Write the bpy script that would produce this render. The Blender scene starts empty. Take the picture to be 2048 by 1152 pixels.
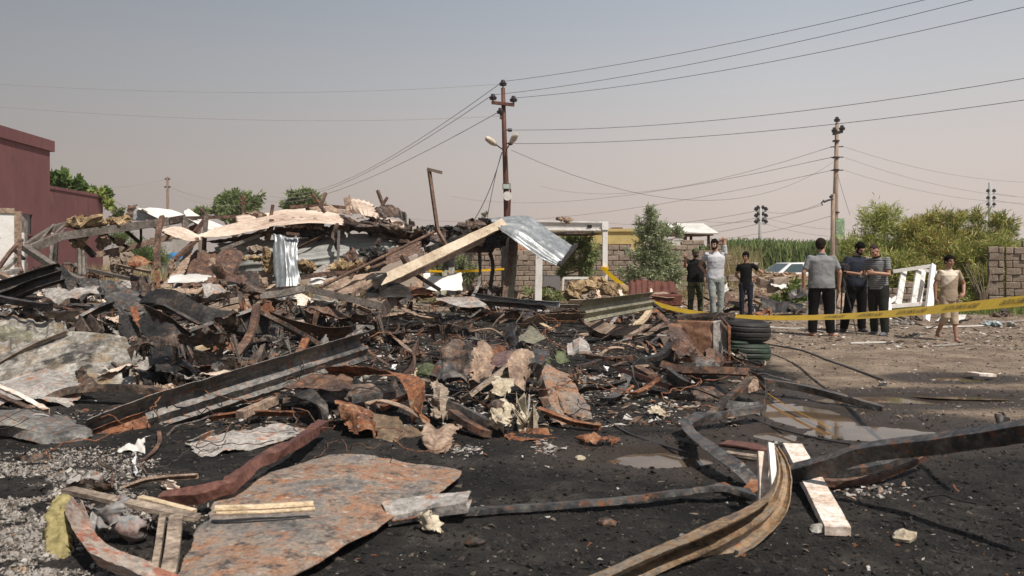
import bpy, bmesh, math, random
import numpy as np
from mathutils import Vector as V, Matrix
R = math.radians
sc = bpy.context.scene
# ---------------------------------------------------------------- camera
F, CH, HY, CX = 1706.67, 1.42, 512.0, 1024.0      # focal length and horizon in photo pixels, eye height
cam_d = bpy.data.cameras.new("camera"); cam = bpy.data.objects.new("camera", cam_d)
sc.collection.objects.link(cam); sc.camera = cam
cam.location = (0, 0, CH); cam.rotation_euler = (R(90), 0, 0)
cam_d.sensor_width = 36; cam_d.lens = 36*F/2048; cam_d.shift_y = -(576-HY)/2048
cam_d.clip_start = .1; cam_d.clip_end = 6000
cam_d.dof.use_dof = True; cam_d.dof.focus_distance = 13.0; cam_d.dof.aperture_fstop = 4.5
# ---------------------------------------------------------------- light
SUN = V((.33, -.42, .84)).normalized()
w = bpy.data.worlds.new("World"); sc.world = w; w.use_nodes = True
nt = w.node_tree; nt.nodes.clear()
def wn(t, **k):
    n = nt.nodes.new(t)
    for a, b in k.items(): setattr(n, a, b)
    return n
wo = wn('ShaderNodeOutputWorld'); bg = wn('ShaderNodeBackground')
sky = wn('ShaderNodeTexSky', sky_type='NISHITA', sun_disc=False)
sky.sun_elevation = math.asin(SUN.z); sky.sun_rotation = math.atan2(SUN.x, SUN.y)
sky.dust_density = 6; sky.air_density = 1.2; sky.altitude = 300
tc = wn('ShaderNodeTexCoord'); sx = wn('ShaderNodeSeparateXYZ'); rp = wn('ShaderNodeValToRGB')
nt.links.new(tc.outputs['Generated'], sx.inputs[0]); nt.links.new(sx.outputs['Z'], rp.inputs[0])
el = rp.color_ramp.elements
el[0].position = 0.0; el[0].color = (7.3, 6.15, 5.5, 1)
el[1].position = .30; el[1].color = (4.5, 4.95, 5.6, 1)
for p, c in ((.10, (6.9, 6.1, 5.7)), (.19, (5.9, 5.85, 5.95)), (.6, (2.2, 2.6, 3.3)), (1.0, (1.1, 1.35, 1.9))):
    e = rp.color_ramp.elements.new(p); e.color = (*c, 1)
mr = wn('ShaderNodeMapRange'); mr.inputs[1].default_value = -.56; mr.inputs[2].default_value = .30
mr.inputs[3].default_value = .58; mr.inputs[4].default_value = 1.02
nt.links.new(sx.outputs['X'], mr.inputs[0])
mul = wn('ShaderNodeVectorMath', operation='SCALE')
nt.links.new(rp.outputs[0], mul.inputs[0]); nt.links.new(mr.outputs[0], mul.inputs['Scale'])
mx = wn('ShaderNodeMix', data_type='RGBA'); mx.inputs[0].default_value = .9   # dusty air over the clear-sky model
nt.links.new(sky.outputs[0], mx.inputs[6]); nt.links.new(mul.outputs[0], mx.inputs[7])
nt.links.new(mx.outputs[2], bg.inputs[0]); bg.inputs[1].default_value = .1
nt.links.new(bg.outputs[0], wo.inputs[0])
sd = bpy.data.lights.new("sun", 'SUN'); so = bpy.data.objects.new("sun", sd); sc.collection.objects.link(so)
sd.energy = 4.8; sd.angle = R(.8); sd.color = (1, .93, .84)
so.rotation_euler = SUN.to_track_quat('Z', 'Y').to_euler()
sc.view_settings.view_transform = 'Standard'; sc.view_settings.look = 'None'
sc.view_settings.exposure = 0; sc.view_settings.gamma = 1
sc.cycles.use_denoising = True
sc.cycles.max_bounces = 5; sc.cycles.transparent_max_bounces = 8
rnd = random.Random(7)
# ---------------------------------------------------------------- helpers
def D(px, py, Y): return V(((px-CX)/F*Y, Y, CH-(py-HY)/F*Y))
def P(p):
    px, py, q = p
    if q < 1.3: return D(px, py, (CH-q)*F/(py-HY))     # q < 1.3: height above the ground, else depth
    return D(px, py, q)
def link(o, parent=None):
    sc.collection.objects.link(o)
    if parent: o.parent = parent
    return o
def tag(o, label=None, cat=None, group=None, kind=None):
    if label: o['label'] = label
    if cat: o['category'] = cat
    if group: o['group'] = group
    if kind: o['kind'] = kind
    return o
def empty(name, loc, label=None, cat=None, group=None, rz=0):
    o = bpy.data.objects.new(name, None); o.location = loc; o.rotation_euler.z = rz
    o.empty_display_size = .1; link(o); return tag(o, label, cat, group)
def mesh_np(vs, fs, smooth=False, cols=None, mat=None, name="mesh"):
    vs = np.asarray(vs, dtype=np.float32); me = bpy.data.meshes.new(name)
    fs = np.asarray(fs, dtype=np.int32); n = fs.shape[1]
    me.vertices.add(len(vs)); me.vertices.foreach_set('co', vs.ravel())
    me.loops.add(fs.size); me.loops.foreach_set('vertex_index', fs.ravel())
    me.polygons.add(len(fs)); me.polygons.foreach_set('loop_start', np.arange(0, fs.size, n, dtype=np.int32))
    me.polygons.foreach_set('loop_total', np.full(len(fs), n, dtype=np.int32))
    me.polygons.foreach_set('use_smooth', np.full(len(fs), smooth))
    if cols is not None:
        a = me.color_attributes.new('col', 'FLOAT_COLOR', 'POINT')
        c = np.ones((len(vs), 4), np.float32); c[:, :3] = cols; a.data.foreach_set('color', c.ravel())
    me.update(calc_edges=True)
    if mat: me.materials.append(mat)
    return me
def mobj(name, vs, fs, mat, parent=None, smooth=False, cols=None, recenter=True):
    """link one mesh object; vs in world (or parent-local) coordinates, origin moved to its foot"""
    vs = np.asarray(vs, dtype=np.float32); o_ = np.zeros(3, np.float32)
    if recenter: o_ = np.array([(vs[:, 0].min()+vs[:, 0].max())/2, (vs[:, 1].min()+vs[:, 1].max())/2, vs[:, 2].min()], np.float32)
    if isinstance(fs, np.ndarray) or (len(set(len(f) for f in fs)) == 1): me = mesh_np(vs-o_, np.asarray(fs), smooth, cols, mat, name)
    else:
        me = bpy.data.meshes.new(name); me.from_pydata([tuple(map(float, v)) for v in (vs-o_)], [], [list(map(int, f)) for f in fs])
        if smooth: me.polygons.foreach_set('use_smooth', [True]*len(me.polygons))
        me.materials.append(mat)
    o = bpy.data.objects.new(name, me); o.location = [float(q) for q in o_]
    return link(o, parent)
class MB:
    """collects boxes, bars and tubes, linked as one mesh"""
    def __init__(s): s.v = []; s.f = []
    def add(s, vs, fs):
        k = len(s.v); s.v += [tuple(v) for v in vs]; s.f += [tuple(i+k for i in f) for f in fs]; return s
    def box(s, a, b, M=None, jit=0):
        x0, y0, z0 = a; x1, y1, z1 = b
        vs = [V((x, y, z)) for z in (z0, z1) for x, y in ((x0, y0), (x1, y0), (x1, y1), (x0, y1))]
        if jit: vs = [v+V((rnd.uniform(-jit, jit), rnd.uniform(-jit, jit), rnd.uniform(-jit, jit))) for v in vs]
        if M: vs = [M @ v for v in vs]
        return s.add(vs, [(3, 2, 1, 0), (4, 5, 6, 7), (0, 1, 5, 4), (1, 2, 6, 5), (2, 3, 7, 6), (3, 0, 4, 7)])
    def bar(s, a, b, w, h=None, up=V((0, 0, 1)), roll=0):
        a = V(a); b = V(b); h = h or w; t = (b-a).normalized()
        if abs(t.dot(up)) > .98: up = V((0, 1, 0))
        sd_ = t.cross(up).normalized(); u = sd_.cross(t)
        if roll: q = Matrix.Rotation(roll, 3, t); sd_ = q @ sd_; u = q @ u
        vs = [p+sd_*(i*w/2)+u*(j*h/2) for p in (a, b) for i, j in ((-1, -1), (1, -1), (1, 1), (-1, 1))]
        return s.add(vs, [(3, 2, 1, 0), (4, 5, 6, 7), (0, 1, 5, 4), (1, 2, 6, 5), (2, 3, 7, 6), (3, 0, 4, 7)])
    def tube(s, pts, rad, n=8, sq=1.0):
        pts = [V(p) for p in pts]; k = len(pts)
        rad = [rad]*k if isinstance(rad, (int, float)) else rad
        vs = []; up = V((0, 0, 1)) if abs((pts[-1]-pts[0]).normalized().z) < .9 else V((0, 1, 0))
        for i, p in enumerate(pts):
            t = (pts[min(i+1, k-1)]-pts[max(i-1, 0)]).normalized(); a = t.cross(up)
            a = a.normalized() if a.length > 1e-5 else V((1, 0, 0)); b = a.cross(t)
            vs += [p+a*(math.cos(q)*rad[i])+b*(math.sin(q)*rad[i]*sq) for q in [2*math.pi*j/n for j in range(n)]]
        fs = [(i*n+j, i*n+(j+1) % n, (i+1)*n+(j+1) % n, (i+1)*n+j) for i in range(k-1) for j in range(n)]
        fs += [tuple(range(n))[::-1], tuple(range((k-1)*n, k*n))]
        return s.add(vs, fs)
    def ell(s, c, r, n=10, m=7, M=None):
        vs = [V((0, 0, -1))]
        for i in range(1, m):
            a = -math.pi/2+math.pi*i/m
            vs += [V((math.cos(a)*math.cos(2*math.pi*j/n), math.cos(a)*math.sin(2*math.pi*j/n), math.sin(a))) for j in range(n)]
        vs.append(V((0, 0, 1)))
        fs = [(0, 1+(j+1) % n, 1+j) for j in range(n)]
        for i in range(m-2): fs += [(1+i*n+j, 1+i*n+(j+1) % n, 1+(i+1)*n+(j+1) % n, 1+(i+1)*n+j) for j in range(n)]
        e = len(vs)-1; fs += [(e, 1+(m-2)*n+j, 1+(m-2)*n+(j+1) % n) for j in range(n)]
        vs = [V((v.x*r[0], v.y*r[1], v.z*r[2])) for v in vs]
        if M: vs = [M @ v for v in vs]
        return s.add([v+V(c) for v in vs], fs)
    def loft(s, rings, n=16):
        """rings: (centre, rx, ry) horizontal ellipses"""
        vs = []
        for c, rx, ry in rings: vs += [V(c)+V((math.cos(q)*rx, math.sin(q)*ry, 0)) for q in [2*math.pi*j/n for j in range(n)]]
        k = len(rings); fs = [(i*n+j, i*n+(j+1) % n, (i+1)*n+(j+1) % n, (i+1)*n+j) for i in range(k-1) for j in range(n)]
        return s.add(vs, fs+[tuple(range(n))[::-1], tuple(range((k-1)*n, k*n))])
    def build(s, name, mat, parent=None, smooth=False, recenter=True):
        return mobj(name, s.v, s.f, mat, parent, smooth, recenter=recenter)
def solid(o, t, off=0):
    m = o.modifiers.new('s', 'SOLIDIFY'); m.thickness = t; m.offset = off; return o
def bevel(o, wd, seg=1):
    m = o.modifiers.new('b', 'BEVEL'); m.width = wd; m.segments = seg; m.limit_method = 'ANGLE'; return o
# -- numpy noise
def _h(ix, iy, s):
    n = (ix.astype(np.int64)*374761393+iy.astype(np.int64)*668265263+s*974634777) & 0x7fffffff
    n = ((n ^ (n >> 13))*1274126177) & 0x7fffffff
    return ((n ^ (n >> 16)) & 0xffff)/65535.0
def vn(x, y, s=0):
    ix = np.floor(x); iy = np.floor(y); fx = x-ix; fy = y-iy; fx = fx*fx*(3-2*fx); fy = fy*fy*(3-2*fy)
    a = _h(ix, iy, s); b = _h(ix+1, iy, s); c = _h(ix, iy+1, s); d = _h(ix+1, iy+1, s)
    return (a+(b-a)*fx)*(1-fy)+(c+(d-c)*fx)*fy
def fbm(x, y, s=0, o=4, g=.5):
    r = 0; a = 1; t = 0
    for k in range(o): r = r+a*vn(x*2**k+17*k, y*2**k-9*k, s+k); t += a; a *= g
    return r/t-.5
def resample(pts, n, smooth=True):
    """pts (k,d) -> (n,d) by chord length, Catmull-Rom"""
    pts = np.asarray(pts, float); k = len(pts)
    t = np.linspace(0, k-1, n); i = np.clip(t.astype(int), 0, k-2); f = (t-i)[:, None]
    if not smooth or k < 3: return pts[i]*(1-f)+pts[i+1]*f
    p0 = pts[np.clip(i-1, 0, k-1)]; p1 = pts[i]; p2 = pts[i+1]; p3 = pts[np.clip(i+2, 0, k-1)]
    return .5*((2*p1)+(-p0+p2)*f+(2*p0-5*p1+4*p2-p3)*f*f+(-p0+3*p1-3*p2+p3)*f**3)
def sheet_verts(rows, cell=None, crumple=.02, folds=7, ribs=None, jag=.03, seed=0, smooth=False, wob=.006, nmax=110):
    g = np.array([[list(P(p)) for p in r] for r in rows], float) if not isinstance(rows, np.ndarray) else rows
    rg = np.random.RandomState(seed+11)
    LU = np.linalg.norm(np.diff(g, axis=1), axis=2).sum(1).mean(); LV = np.linalg.norm(np.diff(g, axis=0), axis=2).sum(0).mean()
    dist = max(2.0, g[..., 1].min()); cell = cell or max(.006, dist*.0022)
    nu = int(np.clip(LU/cell, 8, nmax)); nv = int(np.clip(LV/cell, 8, nmax))
    if ribs and ribs[0] == 'u': nu = int(np.clip(LU/ribs[1]*6, nu, 260))
    if ribs and ribs[0] == 'v': nv = int(np.clip(LV/ribs[1]*6, nv, 260))
    nu += 1; nv += 1
    a = np.stack([resample(r, nu, smooth) for r in g]); b = np.stack([resample(a[:, j], nv, smooth) for j in range(nu)], 1)
    u = np.linspace(0, 1, nu)[None, :].repeat(nv, 0); v = np.linspace(0, 1, nv)[:, None].repeat(nu, 1)
    # jagged edges: pull the border vertices inward
    if jag:
        def nz(t, s): return np.clip(np.abs(vn(t*9, t*0+s, seed+s)*1.2+vn(t*31, t*0+s, seed+s+5)*.6-.55), 0, 1)
        e = 14.0/max(nu, nv)*2; p = 3
        du = (1-u)**8*nz(v, 1)-(u**8)*nz(v, 2); dv = (1-v)**8*nz(u, 3)-(v**8)*nz(u, 4)
        gu = np.gradient(b, axis=1)*(nu-1); gv = np.gradient(b, axis=0)*(nv-1)
        b = b+gu*(du*jag*1.1)[..., None]*min(1, .5/max(LU, .1)+.3)+gv*(dv*jag*1.1)[..., None]*min(1, .5/max(LV, .1)+.3)
    N = np.cross(np.gradient(b, axis=1), np.gradient(b, axis=0)); N /= np.linalg.norm(N, axis=2, keepdims=True)+1e-9
    x = u*LU; y = v*LV; h = 0
    for k in range(folds):
        th = rg.rand()*math.pi; c = math.cos(th)*rg.rand()*LU+math.sin(th)*rg.rand()*LV
        d = np.abs(math.cos(th)*x+math.sin(th)*y-c); wd = (.12+.4*rg.rand())*min(LU, LV)
        h = h+(rg.rand()-.5)*np.minimum(d, wd)/max(wd, 1e-3)*2
    s_ = 3.0/max(min(LU, LV), .05)
    cr_ = min(crumple, .15*min(LU, LV)); h = h*cr_*1.3*(6/max(6, folds))**.5+cr_*.9*fbm(x*s_+seed, y*s_, seed, 3, .45)+wob*fbm(x*6, y*6, seed+3, 4)*2
    if ribs:
        t = (x if ribs[0] == 'u' else y)/ribs[1]; t = t-np.floor(t)
        h = h+ribs[2]*np.clip((np.abs(t-.5)-.14)*(1/.14), 0, 1)
    b = b+N*h[..., None]
    return b, nu, nv
def grid_faces(nu, nv):
    i = np.arange(nv-1)[:, None]*nu+np.arange(nu-1)[None, :]
    return np.stack([i, i+1, i+nu+1, i+nu], -1).reshape(-1, 4)
_seed = [100]
def sheet(name, rows, mat, label=None, cat=None, group=None, parent=None, thick=.004, flat=None, **k):
    _seed[0] += 1; k.setdefault('seed', _seed[0])
    if flat is None:
        flat = k.get('crumple', .02) >= .045 and not k.get('smooth')
        if flat and 'ribs' not in k: k.setdefault('cell', max(.014, min(P(p).y for r_ in rows for p in r_)*.0042))
    tear = k.pop('tear', .10 if not k.get('smooth') else .05)
    if not k.get('smooth') and 'ribs' not in k and k.get('crumple', .02) < .06: k['crumple'] = k.get('crumple', .02)*1.5+.006
    b, nu, nv = sheet_verts(rows, **k)
    fc = grid_faces(nu, nv)
    if tear:                                            # torn notches along the border
        u = np.linspace(0, 1, nu); v = np.linspace(0, 1, nv); LU = np.linalg.norm(np.diff(b, axis=1), axis=2).sum(1).mean(); LV = np.linalg.norm(np.diff(b, axis=0), axis=2).sum(0).mean()
        uu, vv = np.meshgrid((u[1:]+u[:-1])/2*LU, (v[1:]+v[:-1])/2*LV); e = np.minimum(np.minimum(uu, LU-uu), np.minimum(vv, LV-vv)); m_ = min(LU, LV)
        q = 3.2/m_; th = np.clip(vn(uu*q, vv*q, k['seed'])*.75+vn(uu*q*4, vv*q*4, k['seed']+3)*.35-.50, 0, 1)*2*tear*m_*1.5
        keep = (e >= th).ravel()
        if keep.sum() > .6*len(fc): fc = fc[keep]
    o = mobj(name, b.reshape(-1, 3), fc, mat, parent, smooth=not flat)
    solid(o, thick); return tag(o, label, cat, group)
PROF = dict(
    flat=([(-.5, 0), (.5, 0)], 0), L=([(-.5, -.5), (-.5, .5), (.5, .5)], 0), Lr=([(-.5, .5), (.5, .5), (.5, -.5)], 0),
    C=([(-.5, -.4), (-.5, -.5), (.5, -.5), (.5, .5), (-.5, .5), (-.5, .4)], 0), U=([(-.5, .5), (-.5, -.5), (.5, -.5), (.5, .5)], 0),
    Cc=([(.5, -.5), (-.5, -.5), (-.5, .5), (.5, .5)], 0), cap=([(-.5, -.5), (-.5, .5), (.5, .5), (.5, -.5)], 0),
    box=([(-.5, -.5), (.5, -.5), (.5, .5), (-.5, .5)], 1),
    W=([(.9, .5), (-.1, .5), (-.5, .42), (-.5, .16), (.1, .06), (.1, -.06), (-.5, -.16), (-.5, -.42), (-.1, -.5), (.3, -.5)], 0),
    hat=([(-.7, -.5), (-.42, -.5), (-.3, .5), (.3, .5), (.42, -.5), (.7, -.5)], 0),
    I=([(-.5, -.5), (.5, -.5), (.5, -.36), (.1, -.36), (.1, .36), (.5, .36), (.5, .5), (-.5, .5), (-.5, .36), (-.1, .36), (-.1, -.36), (-.5, -.36)], 1),
    tube=([(math.cos(a)*.5, math.sin(a)*.5) for a in [2*math.pi*i/10 for i in range(10)]], 1))
def beam_geo(path, prof='box', w=.08, h=None, rolls=None, n=None, dent=.006, smooth=True, up=(0, 0, 1), seed=0, scales=None, raw=False):
    h = h or w; pr, closed = PROF[prof]
    pts = np.array(path if raw else [list(P(p)) for p in path], float)
    L = np.linalg.norm(np.diff(pts, axis=0), axis=1).sum(); dist = max(2, pts[:, 1].min())
    n = n or int(np.clip(L/max(.02, dist*.005), 4, 70)); q = resample(pts, n, smooth)
    rl = resample(np.array(rolls or [0, 0], float)[:, None], n, False)[:, 0]
    sl = resample(np.array(scales or [1, 1], float)[:, None], n, False)[:, 0]
    # refine the profile so dents show
    pp = []
    m = len(pr)
    for i in range(m if closed else m-1):
        a = pr[i]; b = pr[(i+1) % m]; pp += [a, ((a[0]+b[0])/2, (a[1]+b[1])/2)]
    if not closed: pp.append(pr[-1])
    pp = np.array(pp); k = len(pp)
    T = np.gradient(q, axis=0); T /= np.linalg.norm(T, axis=1, keepdims=True)+1e-9
    U = np.array(up, float)[None, :].repeat(n, 0); S = np.cross(T, U)
    bad = np.linalg.norm(S, axis=1) < .05
    S[bad] = np.cross(T[bad], np.array([0, 1.0, 0])); S /= np.linalg.norm(S, axis=1, keepdims=True); W = np.cross(S, T)
    c = np.cos(rl)[:, None]; s = np.sin(rl)[:, None]; S, W = S*c+W*s, W*c-S*s
    vs = q[:, None, :]+S[:, None, :]*(pp[None, :, 0:1]*w*sl[:, None, None])+W[:, None, :]*(pp[None, :, 1:2]*h*sl[:, None, None])
    if dent:
        x = vs[..., 0]; y = vs[..., 1]; z = vs[..., 2]
        for a in range(3): vs[..., a] += dent*.8*fbm(x*5+z*7+a*9, y*5-z*6, seed+a, 3, .6)+dent*.6*fbm(x*22+z*19, y*21+a*4, seed+a+9, 2)
    v = vs.reshape(-1, 3); fs = []
    e = k if closed else k-1
    for i in range(n-1):
        for j in range(e): fs.append((i*k+j, i*k+(j+1) % k, (i+1)*k+(j+1) % k, (i+1)*k+j))
    if closed: fs += [tuple(range(k))[::-1], tuple(range((n-1)*k, n*k))]
    return v, fs, closed
def beam(name, path, mat, label=None, cat=None, group=None, parent=None, thick=.005, smoothshade=False, **k):
    _seed[0] += 1; k.setdefault('seed', _seed[0])
    v, fs, closed = beam_geo(path, **k)
    o = mobj(name, v, fs, mat, parent, smooth=smoothshade)
    if not closed: solid(o, thick)
    return tag(o, label, cat, group)
# ---------------------------------------------------------------- materials
_M = {}
def nodes(name):
    m = bpy.data.materials.new(name); m.use_nodes = True; t = m.node_tree; t.nodes.clear()
    out = t.nodes.new('ShaderNodeOutputMaterial'); b = t.nodes.new('ShaderNodeBsdfPrincipled'); t.links.new(b.outputs[0], out.inputs[0])
    def N(ty, ins=None, **k):
        n = t.nodes.new(ty)
        for a, c in k.items(): setattr(n, a, c)
        for a, c in (ins or {}).items():
            if hasattr(c, 'is_linked') and not isinstance(c, (int, float)): t.links.new(c, n.inputs[a])
            else: n.inputs[a].default_value = c
        return n
    def L(a, c): t.links.new(a, c)
    return m, b, N, L
def ramp(N, fac, stops, mode='LINEAR'):
    r = N('ShaderNodeValToRGB', {0: fac}); cr = r.color_ramp; cr.interpolation = mode
    while len(cr.elements) > 1: cr.elements.remove(cr.elements[-1])
    cr.elements[0].position = stops[0][0]; cr.elements[0].color = (*stops[0][1], 1)
    for p, c in stops[1:]: e = cr.elements.new(p); e.color = (*c, 1)
    return r.outputs[0]
def g3(x): return (x, x, x)
def mat(name, cols, scale=3, rough=.7, metal=0, bump=.3, spots=None, stretch=(1, 1, 1), detail=8, spot_scale=14, bscale=25, fine=.42, spec=.5, var=1.0):
    """cols: 3-5 colours spread over a noise; spots: (colour, amount) small patches of another colour"""
    m, b, N, L = nodes(name); t = N('ShaderNodeTexCoord'); oi = N('ShaderNodeObjectInfo')
    sc_ = N('ShaderNodeVectorMath', {0: t.outputs['Object'], 1: stretch}, operation='MULTIPLY')
    off = N('ShaderNodeMath', {0: oi.outputs['Random'], 1: 40.0}, operation='MULTIPLY')
    ad = N('ShaderNodeVectorMath', {0: sc_.outputs[0], 1: off.outputs[0]}, operation='ADD')
    n1 = N('ShaderNodeTexNoise', {'Vector': ad.outputs[0], 'Scale': scale, 'Detail': detail, 'Roughness': .66, 'Distortion': .6})
    nf = N('ShaderNodeTexNoise', {'Vector': ad.outputs[0], 'Scale': scale*7, 'Detail': 6, 'Roughness': .75, 'Distortion': .3})
    mf = N('ShaderNodeMix', {0: fine, 2: n1.outputs[0], 3: nf.outputs[0]}, data_type='FLOAT')
    k = len(cols); st = [(.36+.28*i/(k-1), c) for i, c in enumerate(cols)]
    col = ramp(N, mf.outputs[0], st)
    for i, (c, amt) in enumerate(spots or []):
        n2 = N('ShaderNodeTexNoise', {'Vector': ad.outputs[0], 'Scale': spot_scale*(1+i*.7), 'Detail': 6, 'Roughness': .7, 'W': 3.0*i}, noise_dimensions='4D')
        f = N('ShaderNodeMapRange', {0: n2.outputs[0], 1: 1-amt-.06, 2: 1-amt+.06})
        x = N('ShaderNodeMix', {0: f.outputs[0], 6: col, 7: (*c, 1)}, data_type='RGBA'); col = x.outputs[2]
    n3 = N('ShaderNodeTexNoise', {'Vector': ad.outputs[0], 'Scale': bscale, 'Detail': 5, 'Roughness': .7})
    v = N('ShaderNodeMapRange', {0: n3.outputs[0], 1: .3, 2: .7, 3: 1-.45*var, 4: 1+.38*var})
    x = N('ShaderNodeVectorMath', {0: col, 'Scale': v.outputs[0]}, operation='SCALE')
    L(x.outputs[0], b.inputs['Base Color'])
    rr = N('ShaderNodeMapRange', {0: n1.outputs[0], 1: .3, 2: .7, 3: max(.05, rough-.15), 4: min(1, rough+.15)}); L(rr.outputs[0], b.inputs['Roughness'])
    b.inputs['Metallic'].default_value = metal; b.inputs['Specular IOR Level'].default_value = spec
    bp = N('ShaderNodeBump', {'Strength': bump, 'Distance': .01, 'Height': n3.outputs[0]}); L(bp.outputs[0], b.inputs['Normal'])
    _M[name] = m; return m
def plain(name, c, rough=.6, metal=0, bump=.1, bscale=12, spec=.4):
    m, b, N, L = nodes(name); t = N('ShaderNodeTexCoord'); n = N('ShaderNodeTexNoise', {'Vector': t.outputs['Object'], 'Scale': bscale, 'Detail': 4})
    L(ramp(N, n.outputs[0], [(.35, tuple(x*.88 for x in c)), (.65, tuple(min(1, x*1.08) for x in c))]), b.inputs['Base Color'])
    b.inputs['Roughness'].default_value = rough; b.inputs['Metallic'].default_value = metal; b.inputs['Specular IOR Level'].default_value = spec
    bp = N('ShaderNodeBump', {'Strength': bump, 'Distance': .01, 'Height': n.outputs[0]}); L(bp.outputs[0], b.inputs['Normal']); return m
BLK = (.012, .011, .011); ASH = (.42, .39, .36)
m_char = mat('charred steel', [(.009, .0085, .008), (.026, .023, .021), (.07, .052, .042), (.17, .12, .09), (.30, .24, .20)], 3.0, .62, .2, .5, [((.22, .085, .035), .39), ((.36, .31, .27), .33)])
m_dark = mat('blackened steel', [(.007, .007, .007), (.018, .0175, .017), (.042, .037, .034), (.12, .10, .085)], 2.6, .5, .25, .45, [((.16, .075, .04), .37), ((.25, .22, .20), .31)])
m_slate = mat('grey burnt steel', [(.018, .018, .019), (.052, .052, .053), (.12, .115, .108), (.24, .215, .19)], 2.6, .5, .3, .4, [((.27, .11, .05), .40), ((.38, .32, .25), .35)])
m_rust = mat('orange rusted steel', [(.045, .026, .02), (.11, .048, .028), (.25, .09, .036), (.30, .15, .08), (.42, .29, .18)], 3, .8, .05, .5, [((.035, .026, .022), .42), ((.50, .40, .30), .35)])
m_brown = mat('brown rusted steel', [(.026, .018, .016), (.075, .046, .036), (.16, .095, .066), (.28, .185, .135)], 3.2, .72, .1, .5, [((.30, .12, .05), .40), (BLK, .38), ((.42, .34, .27), .32)])
m_tanrust = mat('tan burnt sheet', [(.10, .065, .048), (.24, .165, .12), (.40, .29, .21), (.52, .42, .33)], 2.6, .75, .05, .35, [((.30, .13, .06), .36), ((.06, .045, .04), .36)])
m_plate = mat('rusty plate', [(.10, .095, .092), (.20, .18, .165), (.28, .225, .18), (.33, .17, .095), (.25, .20, .16)], 2.0, .8, 0, .6, [((.36, .15, .065), .40), ((.06, .058, .058), .42), ((.5, .47, .42), .36), ((.05, .04, .035), .38)], spot_scale=7, fine=.4, bscale=45)
m_grplate = mat('grey ashy plate', [(.12, .11, .105), (.27, .25, .23), (.42, .39, .36), (.5, .46, .42)], 4, .85, 0, .7, [((.38, .16, .08), .41), ((.05, .05, .05), .36)], spot_scale=6)
m_white = mat('burnt white panel', [(.12, .11, .10), (.27, .25, .22), (.44, .42, .38), (.56, .54, .49)], 1.3, .6, 0, .25, [((.27, .19, .11), .44), ((.05, .045, .04), .45), ((.16, .13, .09), .42)], spot_scale=2.0)
m_cleanw = mat('white painted panel', [(.55, .52, .47), (.72, .70, .65), (.80, .78, .73)], 1.3, .45, 0, .15, [((.36, .26, .18), .31)], var=.2)
m_cream = mat('heat-browned cream sheet', [(.36, .25, .19), (.56, .43, .34), (.70, .58, .47), (.78, .69, .58)], 1.5, .55, 0, .15, [((.22, .13, .09), .35)], stretch=(.6, 1, 2), var=.35)
m_pinkw = mat('scorched painted plank', [(.45, .26, .17), (.68, .52, .41), (.82, .74, .66), (.86, .80, .73)], 5, .7, 0, .3, [((.10, .055, .04), .36)])
m_galv = mat('galvanised sheet', [(.16, .17, .18), (.26, .28, .29), (.37, .39, .40), (.50, .51, .51)], 2, .42, .4, .15, [((.22, .2, .18), .30)], stretch=(2.5, 2.5, .5), var=.3)
m_wallsh = mat('weathered cladding', [(.17, .165, .15), (.28, .28, .265), (.37, .375, .355), (.44, .43, .39)], 1.2, .55, .1, .2, [((.30, .15, .08), .33), ((.12, .11, .1), .31)], stretch=(.5, 1, 2.5), spot_scale=4, var=.4)
m_beam = mat('grey ribbed beam steel', [(.03, .03, .03), (.085, .083, .08), (.18, .172, .16), (.30, .275, .24)], 2.2, .55, .2, .4, [((.30, .13, .06), .41), ((.42, .36, .29), .33)])
m_olive = mat('olive steel', [(.10, .095, .07), (.18, .17, .12), (.27, .25, .18), (.33, .28, .2)], 2, .5, .2, .2, [((.3, .15, .08), .34)])
m_wood = mat('charred timber', [(.06, .045, .035), (.22, .17, .13), (.38, .30, .23), (.50, .41, .32)], 4, .85, 0, .6, [((.03, .025, .022), .37)], stretch=(1, 1, 6))
m_lwood = mat('split pale timber', [(.30, .21, .12), (.50, .38, .24), (.66, .52, .35), (.72, .60, .44)], 5, .8, 0, .4, [((.12, .08, .05), .35)], stretch=(1, 4, 4))
m_insul = mat('yellow mineral wool', [(.09, .058, .035), (.24, .16, .085), (.43, .31, .17), (.55, .43, .27)], 5, .95, 0, 1, [((.05, .035, .025), .38)], bscale=40)
m_foam = mat('olive yellow foam slab', [(.13, .11, .045), (.24, .20, .085), (.33, .28, .12), (.38, .33, .16)], 4, .8, 0, .5, [((.13, .09, .05), .33)])
m_cloth = mat('burnt fabric', [(.16, .10, .085), (.33, .24, .21), (.22, .24, .24), (.45, .38, .34)], 5, .9, 0, .4, [((.05, .04, .04), .34)])
m_tancl = mat('pale crumpled fabric', [(.22, .16, .11), (.42, .35, .25), (.56, .49, .37), (.62, .56, .45)], 5, .9, 0, .4, [((.1, .06, .04), .36)])
m_green = mat('green tarpaulin', [(.03, .035, .018), (.07, .085, .035), (.11, .13, .055), (.14, .16, .08)], 5, .6, 0, .3)
m_red = mat('red rusted casing', [(.045, .022, .018), (.10, .042, .032), (.15, .062, .045), (.21, .11, .08)], 3, .6, .1, .3, [((.42, .3, .24), .31)])
m_yel = plain('yellow tape', (.92, .60, .012), .4, bump=.05, bscale=12)
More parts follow.
